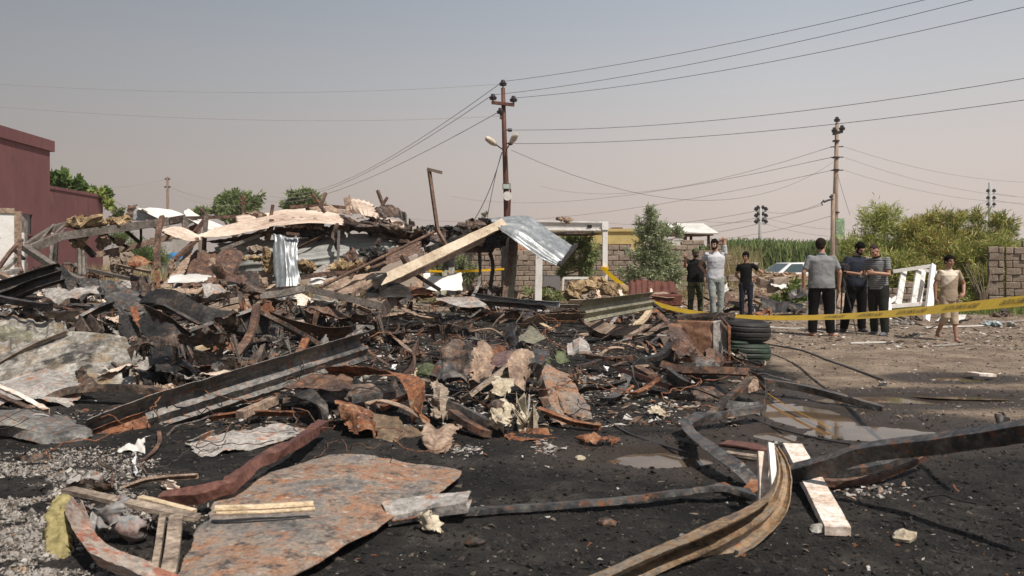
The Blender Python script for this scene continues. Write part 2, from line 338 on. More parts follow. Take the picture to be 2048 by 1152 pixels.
for n_ in [m_yel.node_tree]:                      # thin plastic lets light through
    b_ = [q for q in n_.nodes if q.type == 'BSDF_PRINCIPLED'][0]; o_ = [q for q in n_.nodes if q.type == 'OUTPUT_MATERIAL'][0]
    t_ = n_.nodes.new('ShaderNodeBsdfTranslucent'); t_.inputs[0].default_value = (.95, .62, .02, 1); x_ = n_.nodes.new('ShaderNodeMixShader'); x_.inputs[0].default_value = .4
    n_.links.new(b_.outputs[0], x_.inputs[1]); n_.links.new(t_.outputs[0], x_.inputs[2]); n_.links.new(x_.outputs[0], o_.inputs[0])
m_blkp = plain('black print', (.10, .075, .02), .6)
m_paper = plain('white paper', (.8, .8, .8), .8)
m_post = mat('white painted steel post', [(.66, .62, .57), (.82, .79, .75), (.88, .86, .83)], 2, .5, 0, .15, [((.28, .10, .05), .34)], spot_scale=8, var=.15)
m_tbar = mat('grey brown steel member', [(.06, .05, .043), (.14, .12, .10), (.22, .19, .165), (.30, .27, .235)], 4, .6, .15, .3, [((.20, .10, .06), .35), ((.03, .028, .026), .36)])
m_pole = mat('rust brown pole', [(.075, .028, .022), (.13, .05, .035), (.18, .08, .06)], 6, .7, .1, .3, stretch=(1, 1, .2))
m_grpole = mat('grey concrete pole', [(.28, .29, .28), (.38, .39, .38), (.46, .47, .45)], 3, .7, 0, .2)
m_wpole = mat('weathered timber pole', [(.19, .14, .11), (.30, .22, .165), (.40, .31, .24)], 4, .85, 0, .4, stretch=(2, 2, .3))
m_iron = plain('dark insulator', (.035, .03, .035), .3)
m_wire = plain('dark wire', (.05, .048, .05), .7); m_wire2 = plain('grey wire', (.34, .32, .32), .9)
m_glass = plain('dark glass', (.03, .035, .04), .1)
m_rub = mat('black tyre rubber', [(.010, .010, .010), (.02, .019, .019), (.032, .03, .03)], 4, .75, 0, .4, [((.07, .06, .055), .34)])
m_grub = mat('green painted tyre', [(.014, .018, .015), (.022, .040, .026), (.034, .068, .04)], 5, .7, 0, .4, [((.09, .09, .08), .33)])
# ================================================================ GROUND
def gp(px, py): Y = CH*F/(py-HY); return ((px-CX)/F*Y, Y)
PUD = [(1605, 826, .50, .85), (1540, 870, .25, .3), (1840, 797, .85, .30), (1910, 757, .38, .22), (1745, 862, .62, .42), (1320, 912, .42, .28), (1700, 800, .35, .2)]
MOUND = [(-5.6, 13.5, 4, 3.5, .10), (-3.2, 18, 5, 2.2, .14), (-7, 9.5, 2, 1.4, .06), (-2.6, 4.9, 1.0, .9, .07), (-.3, 8.1, .9, .8, .05), (-9, 19, 4, 4, .2),
         (-13, 27, 6, 3, .80), (8.6, 27.5, 3.2, 1.7, .85), (10, 19.5, 5, 1.3, .08), (2.3, 11.5, 1.6, 1.2, .03)]
def puddist(x, y):
    d = np.full(np.shape(x), 9.0)
    for px, py, rx, ry in PUD:
        X, Y = gp(px, py); d = np.minimum(d, np.sqrt(((x-X)/rx)**2+((y-Y)/ry)**2))
    return d
# tan, unburnt yard on the right: right of a wandering edge, beyond the burnt front
def tanmask(x, y):
    s = np.clip((x-(2.35+.20*np.maximum(y-7, 0)**.95+1.5*fbm(x*.7, y*.6, 5, 5, .6)))/.8, 0, 1)
    f = np.clip((y-(6.75-.12*(x-3)+1.7*fbm(x*.8, y*.8, 9, 5, .6)))/.7, 0, 1)
    far = np.clip((y-20-2*fbm(x*.3, y*.3, 3))/3, 0, 1)
    return np.maximum(s*f, far)
def gz(x, y):
    x = np.asarray(x, float); y = np.asarray(y, float)
    t = tanmask(x, y)
    near = np.clip(1-(y-14)/30, 0, 1)
    z = (.045*fbm(x*1.1, y*1.1, 1, 5, .55)+.012)*(1-.75*t)+(.022*fbm(x*7, y*7, 2, 4, .6)+.004)*(1-.55*t)*near
    z = np.maximum(z, -.004+.004*fbm(x*9, y*9, 4))
    for X, Y, rx, ry, h in MOUND:
        d = ((x-X)/rx)**2+((y-Y)/ry)**2; z = z+h*np.exp(-d*1.3)*(1+.35*fbm(x*1.5, y*1.5, 6))
    d = puddist(x, y)+.95*fbm(x*2.1, y*2.1, 12, 4, .6)
    z = z-np.clip(1.12-d, 0, .6)*.10
    z = z-.30*np.clip((y-30)/5, 0, 1)
    return z
def lin(a, b, s):
    return list(np.arange(a, b, s))
ys = lin(-60, 0, 6)+lin(0, 2.6, .4)
y_ = 2.6
while y_ < 34: ys.append(y_); y_ += max(.018, y_*.0052)
while y_ < 5000: ys.append(y_); y_ *= 1.07
us = np.concatenate([np.linspace(-9, -1, 18)[:-1], np.linspace(-1, 1, 361), np.linspace(1, 9, 18)[1:]])
Yg = np.array(ys)[:, None].repeat(len(us), 1); Xg = us[None, :]*np.maximum(2.4, .72*np.array(ys))[:, None]
Zg = gz(Xg, Yg)
Tm = tanmask(Xg, Yg); PD = puddist(Xg, Yg)+.5*fbm(Xg*1.3, Yg*1.3, 14)
wet = np.clip((3.0-PD)*.62, 0, 1)
cols = np.stack([Tm, wet, np.clip((Yg-19)/4, 0, 1)], -1).reshape(-1, 3)
def ground_mat():
    m, b, N, L = nodes('ground'); t = N('ShaderNodeTexCoord'); o = t.outputs['Object']
    at = N('ShaderNodeVertexColor', layer_name='col'); sp = N('ShaderNodeSeparateColor', {0: at.outputs[0]})
    n1 = N('ShaderNodeTexNoise', {'Vector': o, 'Scale': 1.6, 'Detail': 9, 'Roughness': .7})
    n2 = N('ShaderNodeTexNoise', {'Vector': o, 'Scale': 11, 'Detail': 8, 'Roughness': .72})
    n3 = N('ShaderNodeTexNoise', {'Vector': o, 'Scale': 70, 'Detail': 4, 'Roughness': .7})
    vo = N('ShaderNodeTexVoronoi', {'Vector': o, 'Scale': 38})
    char = ramp(N, n1.outputs[0], [(.3, (.008, .0078, .0076)), (.45, (.016, .0148, .0138)), (.55, (.034, .030, .0265)), (.66, (.075, .064, .055))])
    f = N('ShaderNodeMapRange', {0: n2.outputs[0], 1: .58, 2: .70})
    char = N('ShaderNodeMix', {0: f.outputs[0], 6: char, 7: (.105, .09, .078, 1)}, data_type='RGBA').outputs[2]
    tan = ramp(N, n1.outputs[0], [(.3, (.13, .096, .070)), (.44, (.235, .178, .132)), (.56, (.345, .265, .198)), (.72, (.43, .34, .262))])
    f = N('ShaderNodeMapRange', {0: n2.outputs[0], 1: .56, 2: .66})
    tan = N('ShaderNodeMix', {0: f.outputs[0], 6: tan, 7: (.055, .045, .038, 1)}, data_type='RGBA').outputs[2]
    s = N('ShaderNodeMath', {0: n2.outputs[0], 1: .6}, operation='MULTIPLY'); s2 = N('ShaderNodeMath', {0: sp.outputs[0], 1: s.outputs[0]}, operation='ADD')
    k = N('ShaderNodeMapRange', {0: s2.outputs[0], 1: .62, 2: .92})
    col = N('ShaderNodeMix', {0: k.outputs[0], 6: char, 7: tan}, data_type='RGBA').outputs[2]
    wt = N('ShaderNodeMath', {0: sp.outputs[1], 1: s.outputs[0]}, operation='ADD'); wk = N('ShaderNodeMapRange', {0: wt.outputs[0], 1: .5, 2: 1.0})
    dk = N('ShaderNodeMix', {0: wk.outputs[0], 6: col, 7: (.055, .041, .032, 1)}, data_type='RGBA').outputs[2]
    # pale grit
    gsp = N('ShaderNodeMapRange', {0: vo.outputs['Distance'], 1: .10, 2: .16, 3: 1.0, 4: 0.0}); g4 = N('ShaderNodeMapRange', {0: n2.outputs[0], 1: .52, 2: .6})
    gg = N('ShaderNodeMath', {0: gsp.outputs[0], 1: g4.outputs[0]}, operation='MULTIPLY')
    c2 = N('ShaderNodeMix', {0: gg.outputs[0], 6: dk, 7: (.26, .23, .20, 1)}, data_type='RGBA').outputs[2]
    v = N('ShaderNodeMapRange', {0: n3.outputs[0], 1: .3, 2: .7, 3: .65, 4: 1.35})
    x = N('ShaderNodeVectorMath', {0: c2, 'Scale': v.outputs[0]}, operation='SCALE'); L(x.outputs[0], b.inputs['Base Color'])
    r = N('ShaderNodeMapRange', {0: wk.outputs[0], 1: 0, 2: 1, 3: .93, 4: .5}); L(r.outputs[0], b.inputs['Roughness'])
    hs = N('ShaderNodeMath', {0: n2.outputs[0], 1: n3.outputs[0]}, operation='ADD')
    bp = N('ShaderNodeBump', {'Strength': .9, 'Distance': .035, 'Height': hs.outputs[0]}); L(bp.outputs[0], b.inputs['Normal'])
    b.inputs['Specular IOR Level'].default_value = .3
    return m
gv = np.stack([Xg, Yg, Zg], -1).reshape(-1, 3)
og = mobj('ground', gv, grid_faces(len(us), len(ys)), ground_mat(), smooth=True, cols=cols, recenter=False); tag(og, kind='structure')
def water_mat():
    m, b, N, L = nodes('muddy water'); t = N('ShaderNodeTexCoord')
    n = N('ShaderNodeTexNoise', {'Vector': t.outputs['Object'], 'Scale': 2.5, 'Detail': 5})
    L(ramp(N, n.outputs[0], [(.35, (.085, .060, .040)), (.65, (.15, .11, .076))]), b.inputs['Base Color'])
    b.inputs['Roughness'].default_value = .04; b.inputs['IOR'].default_value = 1.33
    n2 = N('ShaderNodeTexNoise', {'Vector': t.outputs['Object'], 'Scale': 9, 'Detail': 2})
    bp = N('ShaderNodeBump', {'Strength': .02, 'Distance': .01, 'Height': n2.outputs[0]}); L(bp.outputs[0], b.inputs['Normal'])
    return m
wm = water_mat()
a = np.linspace(0, 2*math.pi, 28, endpoint=False)
def pond(px, py, rx, ry):
    X, Y = gp(px, py); v = [(X, Y, -.021)]+[(X+rx*math.cos(q), Y+ry*math.sin(q), -.021) for q in a]
    f = [(0, 1+i, 1+(i+1) % 28) for i in range(28)]
    tag(mobj('puddle_water', v, f, wm), kind='structure')
pond(1650, 832, 1.5, 1.75); pond(1320, 912, .8, .55); pond(1930, 772, 1.25, .8)
_ysa = np.array(ys)
def gzz(x, y):                                         # quick look-up in the ground sheet
    j = int(np.clip(np.searchsorted(_ysa, y)-1, 0, len(_ysa)-2)); t = np.clip((y-_ysa[j])/(_ysa[j+1]-_ysa[j]), 0, 1)
    return float(np.interp(x, Xg[j], Zg[j])*(1-t)+np.interp(x, Xg[j+1], Zg[j+1])*t)
# ---------------------------------------------------------------- small uncountable litter lying on the ground
def vcol_mat(name, rough=.9, trans=0, spec=.3):
    m, b, N, L = nodes(name); at = N('ShaderNodeVertexColor', layer_name='col')
    t = N('ShaderNodeTexCoord'); n = N('ShaderNodeTexNoise', {'Vector': t.outputs['Object'], 'Scale': 30, 'Detail': 3})
    v = N('ShaderNodeMapRange', {0: n.outputs[0], 1: .3, 2: .7, 3: .7, 4: 1.3})
    x = N('ShaderNodeVectorMath', {0: at.outputs[0], 'Scale': v.outputs[0]}, operation='SCALE'); L(x.outputs[0], b.inputs['Base Color'])
    b.inputs['Roughness'].default_value = rough; b.inputs['Specular IOR Level'].default_value = spec
    if trans:
        out = [n_ for n_ in m.node_tree.nodes if n_.type == 'OUTPUT_MATERIAL'][0]
        tr = N('ShaderNodeBsdfTranslucent'); L(x.outputs[0], tr.inputs[0]); ms = N('ShaderNodeMixShader', {0: trans})
        L(b.outputs[0], ms.inputs[1]); L(tr.outputs[0], ms.inputs[2]); L(ms.outputs[0], out.inputs[0])
    return m
m_lit = vcol_mat('litter')
def chips(name, n, sampler, pal, size, seed, flat=.5, kind='stuff'):
    """n small irregular lumps and flakes; sampler(rg, n) -> x, y; pal [(weight, colour)]"""
    rg = np.random.RandomState(seed); x, y = sampler(rg, n); n = len(x); keep = puddist(x, y) > .8+.3*rg.rand(n)
    x = x[keep]; y = y[keep]; n = len(x); z = gz(x, y)
    base = np.array([(1, 0, 0), (-.5, .85, 0), (-.5, -.85, 0), (.35, .35, .8), (-.4, .1, .7), (.2, -.5, .6)], float)
    fc = np.array([(0, 1, 3), (1, 4, 3), (1, 2, 4), (2, 5, 4), (2, 0, 5), (0, 3, 5), (3, 4, 5), (0, 2, 1)])
    v = base[None]+(rg.rand(n, 6, 3)-.5)*.8
    sz = size[0]*(size[1]/size[0])**(rg.rand(n)**2.2)
    sc3 = np.stack([sz*(.6+rg.rand(n)*1.6), sz*(.5+.7*rg.rand(n)), sz*(.15+flat*rg.rand(n))], -1)
    v = v*sc3[:, None, :]; th = rg.rand(n)*6.283; c = np.cos(th)[:, None]; s = np.sin(th)[:, None]
    tl = (rg.rand(n)-.5)[:, None]*.8
    vz = v[..., 2]+v[..., 0]*tl; vx = v[..., 0]*c-v[..., 1]*s; vy = v[..., 0]*s+v[..., 1]*c
    vs = np.stack([vx+x[:, None], vy+y[:, None], vz+z[:, None]+sz[:, None]*.05], -1).reshape(-1, 3)
    fs = (fc[None]+np.arange(n)[:, None, None]*6).reshape(-1, 3)
    wts = np.array([p[0] for p in pal], float); wts /= wts.sum(); ci = rg.choice(len(pal), n, p=wts)
    cc = np.array([p[1] for p in pal])[ci]*(.72+.5*rg.rand(n, 1)); cc = cc[:, None, :].repeat(6, 1).reshape(-1, 3)
    o = mobj(name, vs, fs, m_lit, cols=cc, recenter=False); return tag(o, kind=kind)
def box_s(x0, x1, y0, y1, k=1.6, cond=None):
    def f(rg, n):
        u = rg.rand(n); y = y0*(y1/y0)**(u**(1/k)*.999) if k else y0+u*(y1-y0)
        y = y0*(y1/y0)**u; xl = x0*y; xr = x1*y; x = xl+(xr-xl)*rg.rand(n)
        if cond is not None: q = cond(x, y, rg); x, y = x[q], y[q]
        return x, y
    return f
charpal = [(6, (.014, .0135, .013)), (3, (.028, .025, .022)), (1.6, (.055, .045, .038)), (.35, (.16, .13, .10)), (.12, (.42, .40, .37)), (.12, (.16, .07, .035))]
chips('charred_rubble', 60000, box_s(-.66, .66, 3.2, 24, cond=lambda x, y, rg: tanmask(x, y) < rg.rand(len(x))*.8), charpal, (.0035, .020), 1, .7)
chips('burnt_flakes', 17000, box_s(-.66, .27, 7, 24, cond=lambda x, y, rg: (fbm(x*.8, y*.8, 21)+.1 > 0)), [(3, (.03, .028, .027)), (2, (.12, .08, .06)), (2, (.3, .24, .19)), (1.6, (.5, .47, .43)), (.5, (.2, .09, .05))], (.009, .055), 2, .4)
chips('yard_gravel', 15000, box_s(.1, .75, 6.3, 27, cond=lambda x, y, rg: tanmask(x, y) > rg.rand(len(x))), [(3, (.12, .095, .075)), (3, (.22, .17, .13)), (2, (.04, .034, .03)), (.5, (.5, .46, .42)), (.5, (.32, .25, .19))], (.005, .022), 3, .8)
def litter_band(rg, n):
    px = 1290+rg.rand(n)*760; py = 608+92*rg.rand(n)**1.5; Y = CH*F/(py-HY); return (px-CX)/F*Y, Y
chips('burnt_yard_litter', 5200, litter_band, [(3, (.05, .042, .036)), (2, (.17, .12, .09)), (1.8, (.55, .52, .49)), (1, (.36, .28, .2))], (.010, .06), 4, .3)
def ashy(rg, n):
    px = 70+rg.randn(n)*130; py = 1050+rg.randn(n)*75; q_ = (px > -60) & (py > 900) & (py < 1200); px = px[q_]; py = py[q_]; n = len(px); Y = CH*F/(py-HY); x = (px-CX)/F*Y; k = fbm(x*2.2, Y*2.2, 77, 4, .6)+.13 > rg.rand(n)*.12+np.maximum(0, px-250)*.0012; return x[k], Y[k]
chips('white_ash_litter', 60000, ashy, [(5, (.30, .27, .24)), (2, (.42, .39, .355)), (2.4, (.16, .14, .125)), (2.4, (.04, .036, .033)), (.6, (.32, .22, .14))], (.004, .014), 5, 1.5)
chips('ash_clump', 2600, ashy, [(5, (.30, .275, .25)), (2, (.38, .355, .33)), (3, (.10, .09, .08))], (.008, .022), 6, 1.8)
def ash2(cx, cy, rx, ry):
    def f(rg, n): px = cx+rg.randn(n)*rx; py = cy+rg.randn(n)*ry; Y = CH*F/(np.maximum(py, 560)-HY); return (px-CX)/F*Y, Y
    return f
for i, (cx_, cy_, rx_, ry_, n_) in enumerate([(1150, 700, 40, 12, 300), (1200, 790, 30, 14, 260), (850, 700, 50, 14, 260), (1320, 830, 16, 6, 160), (560, 640, 70, 10, 320), (690, 615, 60, 9, 300), (930, 800, 30, 22, 320), (1090, 900, 16, 6, 110), (930, 905, 22, 5, 120), (1740, 990, 40, 10, 130), (1230, 625, 80, 8, 260)]):
    chips('ash_patch', n_, ash2(cx_, cy_, rx_, ry_), [(3, (.42, .39, .36)), (2, (.16, .14, .13)), (1.5, (.03, .03, .03)), (1, (.3, .2, .15))], (.008, .03), 20+i, .6)
# ================================================================ WALLS AND BUILDINGS
m_block = mat('sandy concrete block', [(.20, .155, .12), (.29, .225, .175), (.36, .285, .225), (.42, .345, .28)], 2.2, .92, 0, .8, [((.13, .10, .08), .36)], bscale=35)
m_mort = mat('grey mortar', [(.15, .125, .10), (.22, .18, .145)], 8, .95, 0, .8)
def block_wall(name, label, a, b, z0, topf, bl, bh, th, seed, cap=None):
    """a, b ground ends; topf(s) -> number of courses at distance s"""
    rg = random.Random(seed); a = V(a); b = V(b); L = (b-a).length; d = (b-a)/L
    M = Matrix.Translation((a.x, a.y, z0)) @ Matrix.Rotation(math.atan2(d.y, d.x), 4, 'Z')
    r = empty(name, (a.x, a.y, z0), label, 'wall'); mb = MB(); mo = MB(); k = int(L/bl)+1
    for c in range(30):
        off = (c % 2)*bl/2+rg.uniform(-.02, .02)
        for i in range(-1, k):
            x0 = max(0, i*bl+off); x1 = min(L, (i+1)*bl+off)
            if x1-x0 < .05 or c >= topf((x0+x1)/2): continue
            g = .014; y = rg.uniform(-.014, .014)
            mb.box((x0+g, y, c*bh+g), (x1-g*.3, th+y, (c+1)*bh-g*.2), jit=.009)
            mo.box((x0, .03, c*bh-.001 if c else 0), (x1, th-.03, (c+1)*bh-.012))
    mb.v = [tuple(M @ V(v)) for v in mb.v]; mo.v = [tuple(M @ V(v)) for v in mo.v]
    o = mb.build('blockwork', m_block, recenter=False); bevel(o, .012); o.parent = r; o.matrix_parent_inverse = Matrix.Translation(-V(r.location))
    o = mo.build('mortar', m_mort, recenter=False); o.parent = r; o.matrix_parent_inverse = Matrix.Translation(-V(r.location)); return r
W1a = D(835, 600, 27.6); W1b = D(1478, 600, 27.2)
def wtop(s):
    px = 835+s*F/27.4
    if px < 1290: return 10+(1 if (int(px/37) % 3 == 0) else 0)*(px > 880)
    if px < 1362: return 11
    if px < 1400: return 12
    if px < 1428: return 10
    if px < 1450: return 12
    return max(2, 10-int((px-1450)/5))
block_wall('block_wall', 'long low wall of sandy concrete blocks standing behind the container frame', (W1a.x, 27.6, 0), (W1b.x, 27.2, 0), -.05, wtop, .36, .165, .22, 3)
# right-hand wall with its pier, near side
RW = D(2010, 600, 20.5)
block_wall('block_wall', 'rough sandy block wall at the right edge of the photo beside the thicket', (RW.x, 20.5, 0), (RW.x+3.5, 18.7, 0), -.05, lambda s: 10+(1 if s > .2 else 0), .33, .168, .22, 5)
block_wall('wall_pier', 'narrow mortared pier ending the wall beside the green thicket', (RW.x-.32, 20.66, 0), (RW.x-.02, 20.52, 0), -.05, lambda s: 10, .42, .17, .3, 6)
lw = D(1690, 600, 22.5)
block_wall('block_wall', 'low broken brown stone wall at the foot of the thicket behind the white frame', (lw.x, 22.6, 0), (D(1905, 600, 21.8).x, 21.8, 0), -.05, lambda s: 4+(int(s*2.3) % 2), .34, .16, .25, 8)
# pink building
m_pink = mat('maroon pink render', [(.145, .055, .057), (.172, .066, .067), (.195, .078, .076), (.215, .09, .085)], .6, .85, 0, .25, var=.2, spots= [((.10, .05, .048), .38), ((.21, .12, .11), .34)], stretch=(1, 1, .4), spot_scale=1.2)
m_cr = plain('cream render', (.48, .42, .32), .85)
bd = empty('pink_building', (-14.5, 24, 0), 'dark pink rendered house with a raised parapet at the left edge of the photo', 'house')
mb = MB(); mb.box((-22, 22.3, -.1), (-13.72, 26.0, 4.62)); o = mb.build('wall', m_pink, bd); o.location -= V(bd.location)
mb = MB(); mb.box((-22.1, 22.2, 4.621), (-13.66, 26.2, 4.95)); o = mb.build('parapet', m_pink, bd); o.location -= V(bd.location)
mb = MB(); mb.box((-15.2, 26.0, -.1), (-14.0, 30.9, 3.52)); mb.box((-15.25, 26.0, 3.521), (-13.97, 30.95, 3.62)); o = mb.build('side_wing', m_pink, bd); o.location -= V(bd.location)
mb = MB(); mb.box((-22, 22.05, 3.0), (-13.74, 22.298, 4.93)); o = mb.build('cream_facade', m_cr, bd); o.location -= V(bd.location)
mb = MB(); mb.box((-13.74, 24.1, 2.06), (-13.70, 24.75, 2.62)); o = mb.build('window', m_glass, bd); o.location -= V(bd.location)
mb = MB()
for a_, b_ in (((-13.74, 24.04, 2.0), (-13.66, 24.1, 2.68)), ((-13.74, 24.75, 2.0), (-13.66, 24.81, 2.68)), ((-13.74, 24.1, 2.0), (-13.66, 24.75, 2.06)), ((-13.74, 24.1, 2.62), (-13.66, 24.75, 2.68))): mb.box(a_, b_)
f = mb.build('window_frame', m_pink, bd); f.location -= V(bd.location)
bd.rotation_euler.z = R(5); bd.location.x = -14.715
# yellow hall behind the wall
m_yb = mat('yellow render', [(.47, .36, .13), (.56, .44, .18), (.60, .48, .21)], .8, .85, 0, .2, [((.35, .3, .2), .33)], spot_scale=2)
m_ob = mat('orange render', [(.38, .20, .11), (.46, .26, .155), (.50, .30, .19)], 1, .9, 0, .2)
m_conc = mat('grey concrete', [(.30, .29, .27), (.40, .38, .35), (.48, .45, .42)], 2, .9, 0, .3)
def bldg(name, label, px0, px1, pyt, Y, depth, mt, extra=None):
    a_ = D(px0, pyt, Y); b_ = D(px1, pyt, Y); r = empty(name, ((a_.x+b_.x)/2, Y, -.3), label, 'building')
    hw = (b_.x-a_.x)/2; h = a_.z+.3
    MB().box((-hw, 0, 0), (hw, depth, h)).build('wall', mt, r)
    MB().box((-hw-.08, -.08, h), (hw+.08, depth+.08, h+.12)).build('roof_edge', mt, r); return r, hw, h
r, hw, h = bldg('yellow_building', 'flat-roofed yellow rendered building behind the block wall and the container frame', 1106, 1292, 463, 36, 6, m_yb)
def xl(px, Y): return D(px, 0, Y).x
cx0 = r.location.x
MB().box((xl(1204, 36)-cx0, -.05, 1.55), (xl(1262, 36)-cx0, .02, 2.15)).build('window', plain('louvred window', (.45, .45, .45), .5), r)
MB().box((xl(1199, 36)-cx0, -.09, 1.5), (xl(1204, 36)-cx0, .02, 2.2)).box((xl(1199, 36)-cx0, -.09, 2.15), (xl(1262, 36)-cx0, .02, 2.22)).build('window_frame', m_pole, r)
tk = MB().box((xl(1226, 38), 38, D(0, 464, 38).z), (xl(1244, 38), 38.8, D(0, 456, 38).z)); tk.box((xl(1225, 38), 37.9, D(0, 457, 38).z), (xl(1245, 38), 38.9, D(0, 455, 38).z))
tag(tk.build('roof_hatch', m_pole), 'small rust brown box on top of the yellow building', 'hatch')
r, hw, h = bldg('orange_building', 'low orange rendered building behind the block wall by the pole', 948, 1094, 470, 34, 5, m_ob)
for k_ in range(5): MB().bar((-hw+.9+k_*.34, -.05, 1.35), (-hw+1.2+k_*.34, -.05, 2.0), .05).build('brace_bar', m_pole, r)
# white gabled lookout roof behind the wall
r = empty('lookout_shelter', (xl(1390, 31), 31, .0), 'open shelter with a white pitched roof on brown posts behind the wall', 'shelter')
hx = [xl(p_, 31)-r.location.x for p_ in (1336, 1352, 1420, 1434)]; zt = D(0, 446, 31).z; ze = D(0, 468, 31).z
v = [(hx[1]-.3, .9, zt), (hx[2]-.05, .9, zt), (hx[3], -.3, ze), (hx[1]+.05, -.3, ze+.03), (hx[0]-.25, 1.9, ze), (hx[2]+.1, 1.9, ze)]
o = mobj('roof', v, [(3, 2, 1, 0), (0, 1, 5, 4)], m_cleanw, r, recenter=False); solid(o, .05)
v = [(hx[1]-.15, -.1, ze+.0), (hx[3]-.15, -.1, ze+.0), (hx[3]-.25, 1.7, ze+.0), (hx[0], 1.7, ze+.0)]
o = mobj('ceiling_board', v, [(0, 1, 2, 3)], m_brown, r, recenter=False); solid(o, .12)
for px_, y_o in ((1371, 0), (1390, .7), (1417, 0), (1386, 1.5)):
    x_ = xl(px_, 31)-r.location.x; MB().bar((x_, y_o, 0), (x_, y_o, ze), .09).build('post', m_pole, r)
# far blue tank on its stand, seen under the wrecked roof at left
m_blue = plain('blue plastic', (.04, .22, .50), .4)
r = empty('water_tank', (xl(355, 42), 42, -.2), 'blue plastic water tank on a white metal stand beyond the wreckage at left', 'water tank')
MB().tube([(0, 0, .95), (0, 0, 1.0), (0, 0, 1.65), (0, 0, 1.75), (0, 0, 1.8)], [.42, .45, .45, .35, .15], 18).build('tank', m_blue, r, smooth=True)
mb = MB()
for sx_ in (-.38, .38):
    for sy_ in (-.38, .38): mb.bar((sx_, sy_, 0), (sx_, sy_, .95), .05)
mb.bar((-.42, -.38, .92), (.42, -.38, .92), .05); mb.bar((-.42, -.38, .45), (.42, -.38, .45), .04); mb.build('stand', m_post, r)
tag(MB().box((xl(318, 40), 40, -.3), (xl(395, 40), 40.2, D(0, 520, 40).z)).box((xl(318, 40), 39.98, D(0, 520, 40).z+.001), (xl(395, 40), 40.22, D(0, 518, 40).z+.02)).build('garden_wall', plain('grey green paint', (.17, .20, .18), .8)), 'low grey green wall below the blue tank', 'wall')
tag(MB().box((xl(300, 46), 46, -.3), (xl(345, 46), 48, D(0, 476, 46).z)).box((xl(299, 46), 45.9, D(0, 476, 46).z), (xl(346, 46), 48.1, D(0, 474, 46).z)).build('pale_shed', m_conc), 'pale grey shed left of the blue tank', 'shed')
# ---------------------------------------------------------------- left container with open door
Yc = 20.0; zt = D(0, 427, Yc).z; xr = xl(38, Yc)
r = empty('shipping_container', (xr, Yc, 0), 'rust stained white container with its doorway open at the left edge', 'container')
def lc(mb, n, m_): o = mb.build(n, m_, r); o.location -= V(r.location); return o
mb = MB(); mb.box((xr-2.4, Yc, 0), (xr-.95, Yc+.08, zt)); mb.box((xr-.42, Yc, 0), (xr-.09, Yc+.08, zt-.5)); mb.box((xr-.95, Yc+.002, zt-.5), (xr-.09, Yc+.078, zt)); lc(mb, 'front_wall', m_post)
mb = MB(); mb.box((xr-.09, Yc-.04, 0), (xr+.06, Yc+.14, zt+.05)); mb.box((xr-2.4, Yc-.03, zt), (xr-.09, Yc+.12, zt+.12)); lc(mb, 'corner_post', m_tanrust)
mb = MB()
for k_ in range(14): mb.box((xr-.02-(k_ % 2)*.05, Yc+.14+k_*.4, .0), (xr+.03-(k_ % 2)*.05, Yc+.54+k_*.4, zt)); 
mb.box((xr-2.4, Yc+.12, zt-.02), (xr-.03, Yc+5.6, zt+.04)); lc(mb, 'side_wall', m_white)
mb = MB(); mb.box((xr-1.0, Yc+.5, 0), (xr-.3, Yc+.55, zt-.4)); lc(mb, 'doorway_shade_panel', m_dark)  # dark panel behind the opening, put in as the shade of the doorway
mb = MB(); xd = xl(47, 19.2); mb.box((xr+.08, Yc-.8, .35), (xr+.13, Yc-.02, 1.95)); lc(mb, 'door', m_cleanw)
mb = MB()
for k_ in range(5): mb.box((xr+.131, Yc-.6, 1.3+k_*.06), (xr+.145, Yc-.25, 1.33+k_*.06))
lc(mb, 'vent_slats', plain('grey slats', (.4, .4, .38), .6))
r.rotation_euler.z = R(28)
# ---------------------------------------------------------------- white container frame standing at the centre
Yf = 23.5; r = empty('container_frame', (xl(1150, Yf), Yf, 0), 'stripped white container frame with only posts and top rails left', 'container frame')
def lf(mb, n, m_): o = mb.build(n, m_, r); o.location -= V(r.location); return bevel(o, .008)
xR = xl(1210, Yf); zt = D(0, 446, Yf).z; zb = D(0, 459, Yf).z; xL = xl(1078, 21.2)
mb = MB(); mb.bar(D(1210, 455, Yf), (D(1208, 455, Yf).x+.02, Yf, .3), .145, .12, up=V((0, 1, 0))); lf(mb, 'post', m_post)
mb = MB(); a_ = D(1084, 450, Yf+.6); b_ = D(1203, 452, Yf)
mb.bar(a_+V((-.3, 0, .10)), b_+V((0, 0, .09)), .12, .05); mb.bar(a_+V((-.3, 0, -.02)), b_+V((0, 0, -.02)), .04, .20); mb.bar(a_+V((-.3, 0, -.14)), b_+V((0, 0, -.12)), .12, .05); lf(mb, 'top_rail', m_post)
mb = MB()
for q in (.25, .62, .86): c_ = a_.lerp(b_, q); mb.box((c_.x-.16 if q != .62 else c_.x-.05, c_.y-.024, c_.z-.065), (c_.x+.12 if q != .62 else c_.x+.03, c_.y-.018, c_.z+.025))
lf(mb, 'fork_pocket', m_dark)
mb = MB(); mb.box((b_.x, Yf-.09, zb-.02), (b_.x+.18, Yf+.09, zt+.03)); lf(mb, 'corner_casting', m_post)
mb = MB(); mb.bar(a_+V((-.3, .25, -.25)), b_+V((0, 2.5, -.12)), .1, .12); mb.bar(b_+V((.08, .1, 0)), b_+V((.08, 2.6, 0)), .1, .14)
mb.box((a_.x-.3, Yf+.1, zb-.12), (b_.x, Yf+2.4, zb-.1)); lf(mb, 'roof_remnant', m_char)
mb = MB(); mb.bar(D(1076, 608, 19.2), D(1078, 500, 19.2), .16, .14, up=V((0, 1, 0))); tag(bevel(mb.build('rusty_post', m_post), .01), 'peeling white post with rust holes under the bright roof sheet', 'post')
